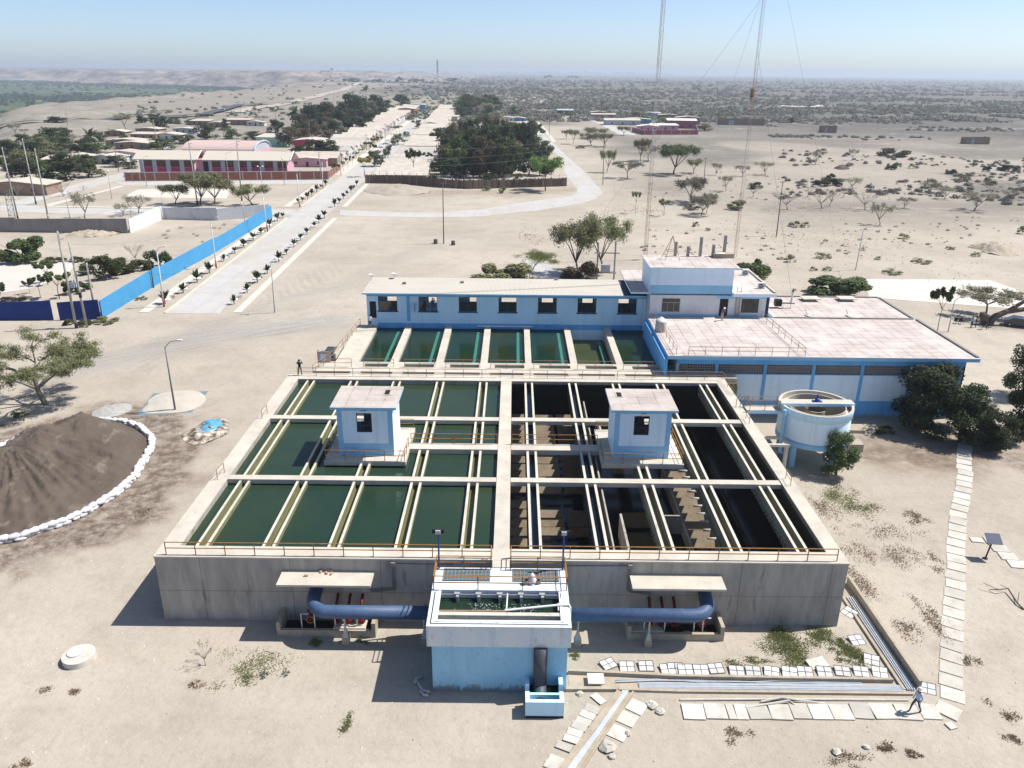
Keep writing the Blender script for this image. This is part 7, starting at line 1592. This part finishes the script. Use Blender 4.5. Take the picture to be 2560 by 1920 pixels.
# --- left barrio
row(s1, 5.144, [(730,405,320,260),(700,660,470,330),(850,575,465,160),(330,690,550,260),(500,700,590,260),(1500,960,820,260),(850,1140,895,400),(330,1120,900,330),(120,850,640,240),(1600,650,565,120),(1830,445,310,150),(2060,480,330,260),(1000,800,690,250)], 'dense', 'leaf_dark', 'in the left barrio', 'dark trees of the left barrio', 1500, adj='dark')
row(s1, 5.144, [(800,740,575,260),(110,800,655,240),(480,1010,880,260),(690,860,740,320),(1250,770,660,350),(1150,1095,900,300),(610,1140,1000,240),(1690,985,895,180),(2090,745,600,290),(180,1000,850,260),(1290,650,520,160)], 'dense', 'leaf_mid', 'in the left barrio', 'green trees of the left barrio', 1500, adj='green')
row(s1, 5.144, [(205,550,400,200),(320,545,470,100),(1620,485,270,230),(950,640,560,200)], 'acacia', 'leaf_grey', 'along the near side of the left highway', 'grey acacias by the left highway', 900, 'greybark', 'grey')
row(s2, 5.144, [(400,420,330,250),(590,430,340,180),(1000,625,420,260),(680,665,560,280),(1340,605,480,200),(1620,625,510,230),(800,605,560,120),(820,430,350,150)], 'dense', 'leaf_mid', 'behind the school vault', 'green trees behind the school', 1500, adj='green')
row(s2, 5.144, [(1255,500,345,140)], 'cone', 'leaf_dark', 'above the school vault', None, 1500, adj='dark')
row(s2, 5.144, [(1730,405,300,180),(1530,365,320,60),(330,300,250,240),(500,290,220,150)], 'acacia', 'leaf_grey', 'below the far highway', 'grey acacias below the far highway', 700, 'greybark', 'grey')
# --- between school and street
row(s3, 5.144, [(170,680,520,210),(600,640,350,260),(760,620,310,270),(1130,570,205,280),(1250,480,220,260),(1180,700,480,290),(1330,630,420,210),(1450,470,215,240),(1560,430,260,210),(1770,335,200,220),(670,1020,785,300),(460,1035,860,190),(850,1015,790,250)], 'dense', 'leaf_dark', 'in the dark grove left of the street', 'dark trees left of the street', 1700, adj='dark')
row(s3, 5.144, [(320,860,620,260),(480,770,630,260),(800,780,650,260),(620,740,520,200)], 'dense', 'leaf_brown', 'in the grove left of the street', 'brown trees left of the street', 1500, adj='brownish')
row(s3, 5.144, [(900,690,430,280),(990,740,550,200),(560,700,480,120)], 'bush', 'leaf_grey', 'rising in the grove left of the street', 'grey trees left of the street', 1500, adj='grey tall')
row(s3, 5.144, [(1290,1245,1005,200)], 'airy', 'leaf_yellow', 'at the near corner of the street', None, 2200, adj='yellow')
row(s3, 5.144, [(1430,1110,915,210)], 'dense', 'leaf_mid', 'beside the yellow tree on the street', None, 1500, adj='round green')
row(s3, 5.144, [(1080,1155,1005,85),(940,1250,1080,80),(905,1275,1090,70),(1020,1195,1050,70),(1140,1105,980,75),(1190,1010,930,95),(1250,965,890,80),(1350,935,800,130),(1420,885,750,120),(1490,845,730,100),(1660,695,600,60),(1700,690,600,90),(1740,665,590,80),(1410,1000,830,110)], 'airy', 'leaf_mid', 'on the left pavement of the street', 'street trees on the left pavement', 900, adj='small')
row(s3, 5.144, [(1720,835,700,190),(1830,735,665,90),(1600,965,850,110),(1560,1010,900,80)], 'dense', 'leaf_mid', 'on the right side of the street past the vans', 'street trees on the right side', 1100, adj='leafy')
row(s3, 5.144, [(1970,630,520,130)], 'airy', 'leaf_mid', 'in the middle of the far street', None, 800, adj='slim')
# --- fenced grove right of the street
row(s4, 5.144, [(500,720,470,230),(840,1090,720,290),(900,720,500,220),(1000,740,500,240),(1550,1065,740,260),(1460,800,440,210),(1600,830,600,280),(1340,1085,700,230),(420,1060,860,240),(560,1090,880,230),(1000,1060,820,260),(740,1060,860,220),(1700,1080,840,220),(660,800,560,250)], 'dense', 'leaf_dark', 'in the fenced grove', 'dark trees of the fenced grove', 2000, adj='dark')
row(s4, 5.144, [(1130,730,580,220),(1200,1105,680,240),(1350,770,590,220),(1650,560,420,180),(380,660,480,160),(1760,850,640,180),(1110,1000,700,220)], 'dense', 'leaf_mid', 'in the fenced grove', 'green trees of the fenced grove', 2000, adj='green')
row(s4, 5.144, [(680,880,610,230),(780,900,640,220),(1300,1040,760,160)], 'dense', 'leaf_brown', 'in the fenced grove', 'brown trees of the fenced grove', 1700, adj='brownish')
row(s4, 5.144, [(1225,610,360,160)], 'cone', 'leaf_dark', 'rising from the fenced grove', None, 1800, adj='very dark')
row(s4, 5.144, [(610,1105,735,260)], 'airy', 'leaf_bright', 'in front of the fenced grove', None, 2600, adj='bright green')
row(s4, 5.144, [(75,1095,755,240),(240,940,790,190)], 'airy', 'leaf_mid', 'beside the first roof behind the reed fence', 'young trees behind the reed fence', 1400, adj='light green')
row(s4, 5.144, [(270,1190,1040,280)], 'bush', 'leaf_dark', 'in front of the reed fence', None, 2200, adj='dark wide')
row(s4, 5.144, [(1050,1125,1005,260),(1420,1110,1035,130),(640,1110,1000,120)], 'bush', 'leaf_mid', 'growing along the inside of the reed fence', 'bushes inside the reed fence', 1300, adj='green')
row(s4, 5.144, [(1215,1300,1195,110),(1010,1265,1195,150)], 'bush', 'leaf_bright', 'outside the reed fence on the sand', 'green bushes outside the reed fence', 900, adj='fresh green')
row(s4, 5.144, [(1390,1215,1100,160),(1540,1205,1100,130)], 'bush', 'leaf_olive', 'against the outside of the reed fence', 'olive bushes at the reed fence', 900, adj='olive')
b, w, h = planted(s4, 1768, 1272, 800, 440, 5.144)
hero = tree('umbrella', b, w, h, 'flat topped bright green acacia at the corner of the reed fence', 'leaf_bright', 0, 3000, 'bark'); 
v, f = leafcloud([((.12*cos(k*1.05),.12*sin(k*1.05),.58+.03*(k%3)),(.16,.16,.13),1) for k in range(6)], 1500, .05, rh, shell=.3); cm_ = bpy.data.meshes.new('lower_crown'); cm_.from_pydata([tuple(q) for q in v],[],f); cm_.materials.append(MT['leaf_brown']); child('lower_crown', cm_, hero)
row(s4, 5.144, [(680,275,105,230),(820,285,115,230),(960,300,130,210),(1370,305,190,150),(1000,400,280,230),(700,330,200,200),(1060,330,200,170)], 'dense', 'leaf_mid', 'beyond the houses above the grove', 'green trees above the grove', 1400, adj='green')
row(s4, 5.144, [(1130,300,170,180),(1150,425,250,220),(1200,360,230,150),(890,320,190,120)], 'dense', 'leaf_grey', 'beyond the houses above the grove', 'grey trees above the grove', 1100, 'greybark', 'grey')
row(s4, 5.144, [(1575,500,390,150)], 'bare', 'twig', 'at the top right of the fenced grove', None, 600, 'greybark', 'grey')
row(s4, 5.144, [(560,390,330,150),(130,470,370,80)], 'dense', 'leaf_olive', 'near the bright blue house', 'olive trees near the blue house', 1000, adj='olive')
# fillers: the groves are crowded
def fill(poly, n, hr, wr, kinds, label, group, seed):
    rnd = random.Random(seed); xs_ = [q[0] for q in poly]; ys_ = [q[1] for q in poly]; c = 0
    def inside(x, y):
        k = False
        for (ax,ay),(bx2,by2) in zip(poly, poly[1:]+poly[:1]):
            if (ay > y) != (by2 > y) and x < (bx2-ax)*(y-ay)/(by2-ay)+ax: k = not k
        return k
    while c < n:
        x, y = rnd.uniform(min(xs_),max(xs_)), rnd.uniform(min(ys_),max(ys_))
        if not inside(x,y): continue
        kd, lf, wd = rnd.choice(kinds); h = rnd.uniform(*hr); tree(kd, (x,y), rnd.uniform(*wr), h, label.replace('*', wd), lf, rnd.randrange(3), 1700 if kd != 'airy' else 1200, 'bark', None, group+' of '+wd+' foliage'); c += 1
GV = [tuple(G(s4(*q))[:2]) for q in ((420,1080),(900,1110),(1500,1085),(1620,1010),(1640,830),(1640,720),(1420,700),(1100,690),(700,700),(480,780))]
fill(GV, 50, (9,16.5), (7.5,12), [('dense','leaf_dark','dark'),('dense','leaf_dark','dark'),('dense','leaf_mid','green'),('dense','leaf_mid','green'),('dense','leaf_brown','brownish'),('dense','leaf_olive','olive')], 'one of the crowded * trees filling the fenced grove', 'crowd in the fenced grove', 1)
GL = [tuple(G(s3(*q))[:2]) for q in ((200,700),(560,800),(900,740),(1080,680),(1260,620),(1380,560),(1460,470),(1180,470),(900,520),(560,560),(260,600))]
fill(GL, 34, (9,16), (9,15), [('dense','leaf_dark','dark'),('dense','leaf_dark','dark'),('dense','leaf_grey','grey'),('dense','leaf_brown','brownish')], 'one of the crowded * trees in the grove left of the street', 'crowd left of the street', 2)
GB = [tuple(G(s1(*q))[:2]) for q in ((-100,1050),(300,1060),(900,1080),(1280,1000),(1350,800),(1100,680),(700,650),(300,680),(-100,800))]
fill(GB, 40, (4,7.5), (6,11), [('dense','leaf_dark','dark'),('dense','leaf_mid','green'),('dense','leaf_olive','olive'),('bush','leaf_mid','low green')], 'one of the crowded * trees between the left barrio houses', 'crowd in the left barrio', 3)
GN = [tuple(G(s4(*q))[:2]) for q in ((600,280),(1080,320),(1250,300),(1150,240),(700,210))]
fill(GN, 24, (11,19), (12,20), [('dense','leaf_mid','green'),('dense','leaf_dark','dark'),('dense','leaf_grey','grey')], 'one of the * trees massed beyond the houses above the grove', 'crowd above the grove', 4)
# --- sandy field to the right
row(s5, 5.144, [(340,605,480,110),(425,672,480,140),(660,692,530,240),(700,600,455,330),(840,705,530,230),(860,1035,740,190),(1075,560,435,160),(185,362,290,95)], 'acacia', 'leaf_olive', 'on the sand beside the paved bend', 'acacias beside the paved bend', 1700, adj='small')
row(s5, 5.144, [(1125,1112,890,300),(1395,885,690,260)], 'umbrella', 'leaf_grey', 'in the middle of the sandy field', 'umbrella acacias of the sandy field', 1500, 'greybark', 'grey')
b, w, h = planted(s5, 1715, 1062, 690, 480, 5.144); tree('acacia', b, w*1.15, h*1.12, 'largest dark acacia of the sandy field with broad shadow', 'leaf_mid', 0, 5200)
b, w, h = planted(s5, 1975, 1047, 850, 250, 5.144); tree('acacia', b, w, h, 'small dark acacia right of the largest one', 'leaf_olive', 2, 2200)
b, w, h = planted(s5, 1290, 892, 570, 230, 5.144); tree('acacia', b, w, h, 'tall dark narrow acacia left of the largest one', 'leaf_olive', 0, 2200)
row(s5, 5.144, [(1945,1425,1085,420),(2070,1590,1330,330),(2140,1560,1300,200)], 'acacia', 'leaf_grey', 'beyond the lattice masts', 'grey acacias beyond the masts', 2000, 'greybark', 'grey')
row(s5, 5.144, [(1228,1562,1290,130),(1590,1592,1390,180)], 'airy', 'leaf_olive', 'near the rubble behind the gallery acacias', 'thin trees near the rubble', 700, 'greybark', 'thin')
row(s5, 5.144, [(520,725,670,130),(1940,1510,1420,220)], 'bush', 'leaf_brown', 'lying low on the sandy field', 'brown bushes of the sandy field', 700, adj='dry brown')
row(s5, 5.144, [(1250,330,250,260),(1620,420,330,260),(1330,390,330,130),(2110,500,410,200)], 'dense', 'leaf_olive', 'around the right hamlet', 'trees of the right hamlet', 1200, adj='olive')
row(z3, 2.572, [(230,870,790,70),(295,972,870,90),(400,878,805,95),(548,868,780,120),(870,800,712,105),(1110,775,700,60),(1285,1190,1050,135),(1440,1082,1010,115),(1600,992,900,120),(1700,1022,940,120),(1890,1098,980,210),(1110,962,880,120),(2120,1025,965,150)], 'acacia', 'leaf_grey', 'standing on the right sand flat', 'grey acacias of the right sand flat', 800, 'greybark', 'grey')
row(z3, 2.572, [(910,1082,975,180),(690,1092,985,170),(1190,1092,985,190),(960,1070,960,120),(820,1010,930,120),(1990,1000,930,140),(2180,960,900,100),(470,1010,930,110),(1050,1010,940,110)], 'bare', 'twig', 'on the right sand flat', 'dry trees of the right sand flat', 600, 'greybark', 'leafless')
row(z3, 2.572, [(360,1090,1015,125)], 'bush', 'leaf_olive', 'left of the tall leaning pole', None, 1400, adj='yellowish')
row(z3, 2.572, [(1370,748,680,195),(950,932,868,180),(960,900,845,70),(485,957,905,100),(1360,832,778,85),(720,532,490,55),(1740,862,820,80),(2110,840,790,150),(1970,845,800,60)], 'bush', 'leaf_dark', 'on the right sand flat', 'dark bushes of the right sand flat', 1400, adj='dark')
row(z3, 2.572, [(1500,826,785,65),(730,1202,1150,85),(800,1205,1160,65),(1440,1277,1238,80),(920,1402,1355,105),(710,1427,1362,70),(1740,1345,1320,65),(1270,1412,1385,45),(1550,1432,1400,125),(1360,1502,1465,125),(945,1482,1445,60),(860,1482,1450,50),(2200,1245,1180,70),(1900,1390,1350,60),(650,1410,1390,60),(1800,900,850,110),(1990,930,870,90),(1650,960,930,60),(100,1200,1160,50),(180,1225,1200,40)], 'bush', 'leaf_olive', 'on the right sand flat', 'low bushes of the right sand flat', 600, adj='small')
# --- palms
def fronds(rnd, n, L, rise, droop, width=.09, seg=7, wind=0.0):
    v, f = [], []
    for i in range(n):
        a = 2*pi*i/n+rnd.uniform(-.25,.25); el_ = rnd.uniform(*rise); p = Vector((0,0,0)); d = Vector((cos(a)*cos(el_),sin(a)*cos(el_),sin(el_))); l_ = L*rnd.uniform(.8,1.1); prev = None
        for s_ in range(seg+1):
            side = Vector((-d.y,d.x,0)); side = side.normalized() if side.length > .01 else Vector((1,0,0)); u = s_/seg; wd = L*width*sin(pi*min(1,.12+u*.88))*1.6
            sag = Vector((0,0,-wd*.45)); o = len(v); v += [p-side*wd+sag, p, p+side*wd+sag]
            if s_: f += [(o-3,o-2,o+1,o),(o-2,o-1,o+2,o+1)]
            p = p+d*(l_/seg); d = (d+Vector((wind/seg,0,-droop/seg*(1+u)))).normalized()
    return v, f
def palm(p, h, L, label, n=18, wind=0, group=None, rise=(-.2,1.3), droop=1.3, r=.22):
    rnd = random.Random(int(abs(p[0])*31+p[1])); t = thing('palm_tree', label, 'palm', p, group); z_ = p[2] if len(p) > 2 else 0
    top = Vector((p[0]+wind*.25,p[1],z_+h)); MB().tube([Vector((p[0],p[1],z_-.2)),Vector((p[0],p[1],z_)).lerp(top,.5)+Vector((-.15,0,0)),top],[r,r*.7,r*.6],9).build('trunk', MT['greybark'], t, True)
    v, f = fronds(rnd, n, L, rise, droop, .085, 7, wind); me_ = bpy.data.meshes.new('fronds'); me_.from_pydata([tuple(q+top) for q in v],[],f); me_.materials.append(MT['palmleaf']); link('fronds', me_, t); return t
b, w, h = planted(s4, 790, 720, 470, 300, 5.144); palm(b, h*.95, w*.62, 'large dark wind blown palm rising from the fenced grove', 26, -.7, rise=(-.1,1.5))
b, w, h = planted(s3, 420, 680, 430, 230, 5.144); palm(b, h, w*.6, 'tall palm with drooping fronds in the grove left of the street', 24, -.5, rise=(-.5,1.4), droop=1.8)
b, w, h = planted(s3, 1322, 280, 110, 110, 5.144); palm(b, h, w*.62, 'distant tall thin palm above the dark grove', 20, -1.0)
b, w, h = planted(s1, 1170, 680, 560, 260, 5.144); palm(b, h*.8, w*.6, 'bushy palm among the left barrio trees', 20, 0)
b, w, h = planted(s3, 1960, 510, 420, 95, 5.144); palm(b, h, w*.6, 'yellowish small palm by the far end of the street', 16, 0)
# young palms in the verges of the street; one is modelled, the rest are copies of it
kp = thing('young_palm','x','palm',(0,0,0)); rk = random.Random(5)
tm = child('trunk', MB().tube([(0,0,-.1),(0,0,.75)],[.1,.07],7).mesh('trunk', MT['greybark'], True), kp)
v, f = fronds(rk, 11, 1.25, (.75,1.35), .55, .13, 5); me_ = bpy.data.meshes.new('fronds'); me_.from_pydata([(q.x,q.y,q.z+.7) for q in v],[],f); me_.materials.append(MT['palmleaf']); fr = child('fronds', me_, kp)
VL = [(65,1440),(300,1300),(480,1165),(638,1045),(822,890),(965,790),(1080,715),(1200,625),(1300,545),(1412,462),(1510,375),(1580,335)]
VR = [(955,1445),(1122,1297),(1255,1165),(1382,1050),(1530,900),(1628,805),(1725,708),(1810,625),(1890,545),(1985,460),(2045,400),(2115,338)]
V3 = [(440,1590),(495,1570),(560,1530),(615,1490),(680,1440),(735,1395),(795,1365)]; V4 = [(910,1635),(970,1590),(1025,1530),(1070,1490),(1120,1445),(1155,1415),(1195,1365)]
first = True
for lst, z, nm_ in ((VL,s8,'left verge of the street'),(VR,s8,'right verge of the street'),(V3,s3,'left verge beyond the crossing'),(V4,s3,'right verge beyond the crossing')):
    for i, (a, b_) in enumerate(lst):
        p = G(z(a,b_)); lab = f'young palm in the {nm_}, '+(nth(i,len(lst))+' from the near end' if 0 < i < len(lst)-1 else nth(i,len(lst))+' one'); s_ = rk.uniform(.8,1.3)
        if first: kp.location = p; kp['label'] = lab; kp['group'] = 'young palms in the street verges'; kp.scale = (s_,)*3; first = False
        else: dup(kp, p, rk.uniform(0,6.28), (s_,s_,s_*rk.uniform(.9,1.1)), lab, 'young palms in the street verges', (tm,fr))
# dry shrubs and white edging stones between the palms
for lst, z, nm_ in ((VL,s8,'left'),(VR,s8,'right')):
    for i, ((a, b_), (c, d)) in enumerate(zip(lst, lst[1:])):
        p = (G(z(a,b_))+G(z(c,d)))/2; tree('bare' if i%2 else 'bush', (p.x-.3,p.y,0), 1.1, .9, f'small dry shrub between palms of the {nm_} verge, '+nth(i,len(lst)-1)+' one', 'twig' if i%2 else 'leaf_brown', i%3, 200, 'greybark', 'shrub', 'dry shrubs in the street verges')
        q = G(z(a,b_)).lerp(G(z(c,d)), .35); q.x -= .75
        o = MB().lathe([(0,0),(.5,.02),(.55,.2),(.35,.36),(0,.4)], (0,0,0), 7).build('edging_stone', MT['white']); o.location = q; o.scale = (1.1,1.6,.8); o.rotation_euler = (0,0,i*.7)
        tag(o, f'white painted edging stone in the {nm_} verge, '+nth(i,len(lst)-1)+' from the near end' if 0 < i < len(lst)-2 else f'white painted edging stone in the {nm_} verge, '+nth(i,len(lst)-1)+' one', 'stone', 'white edging stones of the verges')
MT['grassgreen'] = leafmat('fresh_grass', (.13,.17,.05), (.17,.19,.07), (.22,.21,.10))
# --- ground cover: grass and weeds in patches
def cover(name, patches, n, hgt_, mat, seed, wdt=.05):
    rnd = random.Random(seed); v = []; f = []
    for (z, a, b_, ra, rb_, wt) in patches:
        c = G(z(a,b_)); q = G(z(a+ra,b_)); q2 = G(z(a,b_-rb_)); rx_ = (q-c).length; ry_ = (q2-c).length
        cl = [(rnd.gauss(0,.5),rnd.gauss(0,.5)) for _ in range(max(6,int(wt*22)))]
        for _ in range(int(n*wt)):
            k = rnd.choice(cl); x = c.x+rx_*(k[0]+rnd.gauss(0,.22)); y = c.y+ry_*(k[1]+rnd.gauss(0,.22)); z_ = hh(x,y) if y > 300 else 0
            a_ = rnd.uniform(0,2*pi); h = hgt_*rnd.uniform(.4,1.2); w_ = wdt*rnd.uniform(.6,1.4); lx, ly = rnd.gauss(0,.5)*h, rnd.gauss(0,.5)*h; o = len(v)
            v += [(x-cos(a_)*w_,y-sin(a_)*w_,z_),(x+cos(a_)*w_,y+sin(a_)*w_,z_),(x+lx,y+ly,z_+h)]; f.append((o,o+1,o+2))
    me_ = bpy.data.meshes.new(name); me_.from_pydata(v,[],f); me_.materials.append(MT[mat]); o = bpy.data.objects.new(name, me_); COL.objects.link(o); tag(o, None, None, None, 'stuff')
cover('grass', [(y3,690,880,110,120,2.2),(y3,640,800,80,40,.8),(y3,900,830,90,60,.9),(y3,1130,940,70,50,.9),(y3,1050,880,60,50,.5),(y3,380,970,120,30,.3),(z6,1000,1440,110,70,.9),(z6,1160,1500,130,60,.7),(y1,1640,950,200,90,.5),(y1,1540,1090,150,70,.3),(c1,770,1160,90,50,.3),(c1,1380,1160,60,40,.15),(y2,60,1370,60,60,.2),(y2,1520,940,40,20,.15)], 1900, .12, 'grass', 1, .035)
cover('dry_weeds', [(z6,930,1520,70,80,.7),(y3,1150,470,100,100,1.0),(y3,1150,270,90,70,.6),(y3,1400,300,130,70,.8),(y3,1320,140,160,50,.6),(y3,1620,690,70,110,.9),(y3,1470,780,90,60,.5),(y3,1300,1530,70,40,.4),(y3,1500,1570,50,30,.3),(y3,370,1440,70,50,.35),(y3,1640,330,60,50,.3),(y3,2080,1300,70,60,.3),(y3,1880,990,70,40,.25),(y3,1530,60,70,40,.3),(y1,450,1170,60,30,.2),(y1,300,1160,50,20,.12),(y1,130,1640,60,40,.25),(y1,1250,1130,50,30,.2),(y3,1050,1600,120,50,.4),(y3,2150,1480,60,40,.25),(z6,1500,1590,60,40,.3),(s4,900,1340,700,60,1.2),(z4,900,1560,90,60,.25)], 1000, .13, 'weed', 2, .03)
cover('grass', [(z2,1290,1390,80,30,2.5),(z2,1250,1550,40,20,.6)], 2600, .14, 'grassgreen', 3, .09)
cover('weeds', [(z2,1210,1270,100,40,.5),(z3,700,1240,300,60,.8),(z3,1300,1330,700,160,1.2),(z3,600,1050,500,120,1.0),(s5,1200,1540,400,60,1.2),(z3,1500,1000,700,150,1.5)], 260, .35, 'weed', 4, .08)
row(y1, 2.572, [(1320,1000,880,150)], 'bare', 'leaf_brown', 'in the front sand left of the valve pit', None, 500, 'greybark', 'low brown')
row(y1, 2.572, [(1700,1070,1010,60),(1840,1060,1010,50)], 'bush', 'leaf_mid', 'in the weed patch before the left pit', 'small weeds before the left pit', 300, adj='tiny green')
# --- scrub: far dry forest, too many to count
rnd = np.random.default_rng(3)
def bushcloud(pts, sizes, nl, seed, fine=1.0):
    r = np.random.default_rng(seed); n = len(pts); k = n*nl
    base = np.repeat(pts, nl, 0); sz = np.repeat(sizes, nl)[:,None]
    d = r.normal(size=(k,3)); d /= np.linalg.norm(d,axis=1)[:,None]; d[:,2] = np.abs(d[:,2])
    c = base+d*sz*np.array([.55,.55,.42])*r.uniform(.45,1,(k,1))
    a = r.normal(size=(k,3)); a /= np.linalg.norm(a,axis=1)[:,None]; b = np.cross(a,d); b /= np.linalg.norm(b,axis=1)[:,None]+1e-6
    s = sz*r.uniform(.14,.30,(k,1))*fine
    wn_ = .7 if fine == 1.0 else .42; V = np.stack([c-a*s,c+b*s*wn_,c+a*s,c-b*s*wn_],1).reshape(-1,3); Fc = np.arange(k*4).reshape(-1,4)
    return V, Fc
def scatter(name, n, yr, xr, size, nl, mat, seed, dens=None, fine=1.0):
    r = np.random.default_rng(seed); px = r.uniform(xr[0],xr[1],n*3); py = yr[0]+(yr[1]-yr[0])*r.uniform(0,1,n*3)
    pts = []; sz = []
    for a, b_ in zip(px, py):
        if len(pts) >= n: break
        p = G((a,b_))
        if p.y < 150 or p.y > 9000: continue
        dn = float(vnoise(p.x*.6,p.y*1.5,70 if p.y < 1200 else 240,51)*.6+vnoise(p.x*.7,p.y*1.3,22 if p.y < 1200 else 80,52)*.4)
        if dens is not None and dn < dens: continue
        h_ = hh(p.x,p.y)
        if h_ < -12: continue
        pts.append((p.x,p.y,h_)); sz.append((size[0]+(size[1]-size[0])*r.uniform(0,1)**1.8)*(1 if p.y < 1500 else 1.6))
    V, Fc = bushcloud(np.array(pts), np.array(sz), nl, seed, fine); me_ = bpy.data.meshes.new(name); me_.from_pydata(V.tolist(),[],Fc.tolist()); me_.materials.append(MT[mat]); o = bpy.data.objects.new(name, me_); COL.objects.link(o); tag(o, None, None, None, 'stuff')
MT['scrub'] = leafmat('dry_scrub', (.15,.143,.128), (.195,.183,.162), (.12,.13,.10)); MT['scrub2'] = leafmat('green_scrub', (.125,.14,.095), (.16,.165,.12), (.105,.115,.075))
scatter('scrub', 5200, (202,305), (1130,2700), (3.5,8), 28, 'scrub', 1, .33, .9)
scatter('scrub', 2200, (200,300), (1000,2700), (3.5,9), 34, 'scrub2', 2, .36, .9)
scatter('scrub', 420, (300,345), (1900,2700), (2.0,4.5), 110, 'scrub', 3, .46, .6)
scatter('scrub', 400, (330,520), (1950,2700), (1.2,3.4), 110, 'scrub', 4, .5, .55)
scatter('scrub', 330, (205,300), (300,1130), (2.5,6), 30, 'scrub2', 5, .5)
scatter('scrub', 700, (183,212), (800,2700), (5,9), 20, 'scrub2', 6, .38)
scatter('scrub', 260, (420,640), (1600,2600), (.5,1.3), 50, 'scrub', 7, .5, .55)
# valley trees on the green river plain
r_ = np.random.default_rng(8); pts = []; sz = []
for _ in range(2600):
    a = r_.uniform(-200,640); b_ = r_.choice([r_.normal(204+.03*a+ (a>0)*0,4), r_.normal(246,5), r_.uniform(205,330)], p=[.55,.25,.2]); p = G((a,b_),-40)
    if hh(p.x,p.y) > -34: continue
    pts.append((p.x,p.y,-40.0)); sz.append(r_.uniform(8,16))
V, Fc = bushcloud(np.array(pts), np.array(sz), 26, 9); me_ = bpy.data.meshes.new('valley_wood'); me_.from_pydata(V.tolist(),[],Fc.tolist()); me_.materials.append(MT['leaf_dark']); o = bpy.data.objects.new('valley_wood', me_); COL.objects.link(o); o['kind'] = 'stuff'
# tree lines beyond the village
for i, (a, b_, tp, w_, lab) in enumerate(((880,207,190,50,'dark clump of trees on the plain beyond the village, left one'),(940,206,194,40,'dark clump of trees on the plain beyond the village, second one'),(995,206,184,26,'tall dark clump on the plain left of the far tower'),(1040,205,192,50,'wide dark clump on the plain left of the far tower'),(1130,204,190,40,'dark clump on the plain right of the far tower'),(1370,195,184,30,'small dark clump near the right horizon, left one'),(1430,195,185,36,'small dark clump near the right horizon, right one'))):
    p = G((a,b_)); tree('bush', (p.x,p.y,hh(p.x,p.y)), w_*mpp(p), (b_-tp)*mpp(p)*.9, lab, 'leaf_dark', i%3, 900, group='tree clumps beyond the village')
for i, (a, b_, w_, d_, h_, lab) in enumerate(((955,206,60,30,12,'white house beside the dark clumps beyond the village'),(1248,203,40,25,9,'tiny white house on the sandy plain'),(1450,195,60,30,10,'tiny white house near the right horizon'))):
    p = G((a,b_)); house('far_house', lab, 'house', (p.x,p.y), w_*.35, d_*.4, h_*.5, 0, 'white', 'whiteh', .8, None, False)
strip('greenhouses', [tuple(G(q)[:2]) for q in ((2012,192.5),(2080,192.5),(2145,191.5))], [tuple(G(q)[:2]) for q in ((2005,194),(2090,194.2),(2140,192.6))], MT['white'], 4)
strip('sand_clearing', [tuple(G(q)[:2]) for q in ((1930,265),(2030,262),(2110,264))], [tuple(G(q)[:2]) for q in ((1950,268),(2030,268),(2100,267))], MT['walk'], .3)
# distant hills on the horizon
hl = MB(); n = 40; vs = []
for i in range(n+1):
    a = radians(-1.5+12*i/n); e_ = 9000; hgt_ = max(0,sin(pi*i/n))**.6*(60+50*sin(i*.7)+30*sin(i*1.9)); d_ = 17000
    vs += [(sin(a)*d_,cos(a)*d_,-30),(sin(a)*d_,cos(a)*d_,20+hgt_*.35),(sin(a)*(d_+2500),cos(a)*(d_+2500),-30)]
hl.add(vs, [(3*i,3*i+3,3*i+4,3*i+1) for i in range(n)]+[(3*i+1,3*i+4,3*i+5,3*i+2) for i in range(n)])
struct('hills', hl, pm('far_hills',(.14,.13,.11),None,.01,.95))
# ================================================================ HAZE
hz = MB().box(-24000,24000,-3000,26000,-62,84).build('haze', None)
hz.data.materials.clear(); m = bpy.data.materials.new('haze_air'); m.use_nodes = True; nt = m.node_tree; nt.nodes.clear(); out = nt.nodes.new('ShaderNodeOutputMaterial'); pv = nt.nodes.new('ShaderNodeVolumePrincipled')
pv.inputs['Color'].default_value = (.78,.88,1.0,1); pv.inputs["Density"].default_value = 1.5e-4; pv.inputs['Anisotropy'].default_value = .2
nt.links.new(pv.outputs[0], out.inputs['Volume']); hz.data.materials.append(m); hz['kind'] = 'stuff'
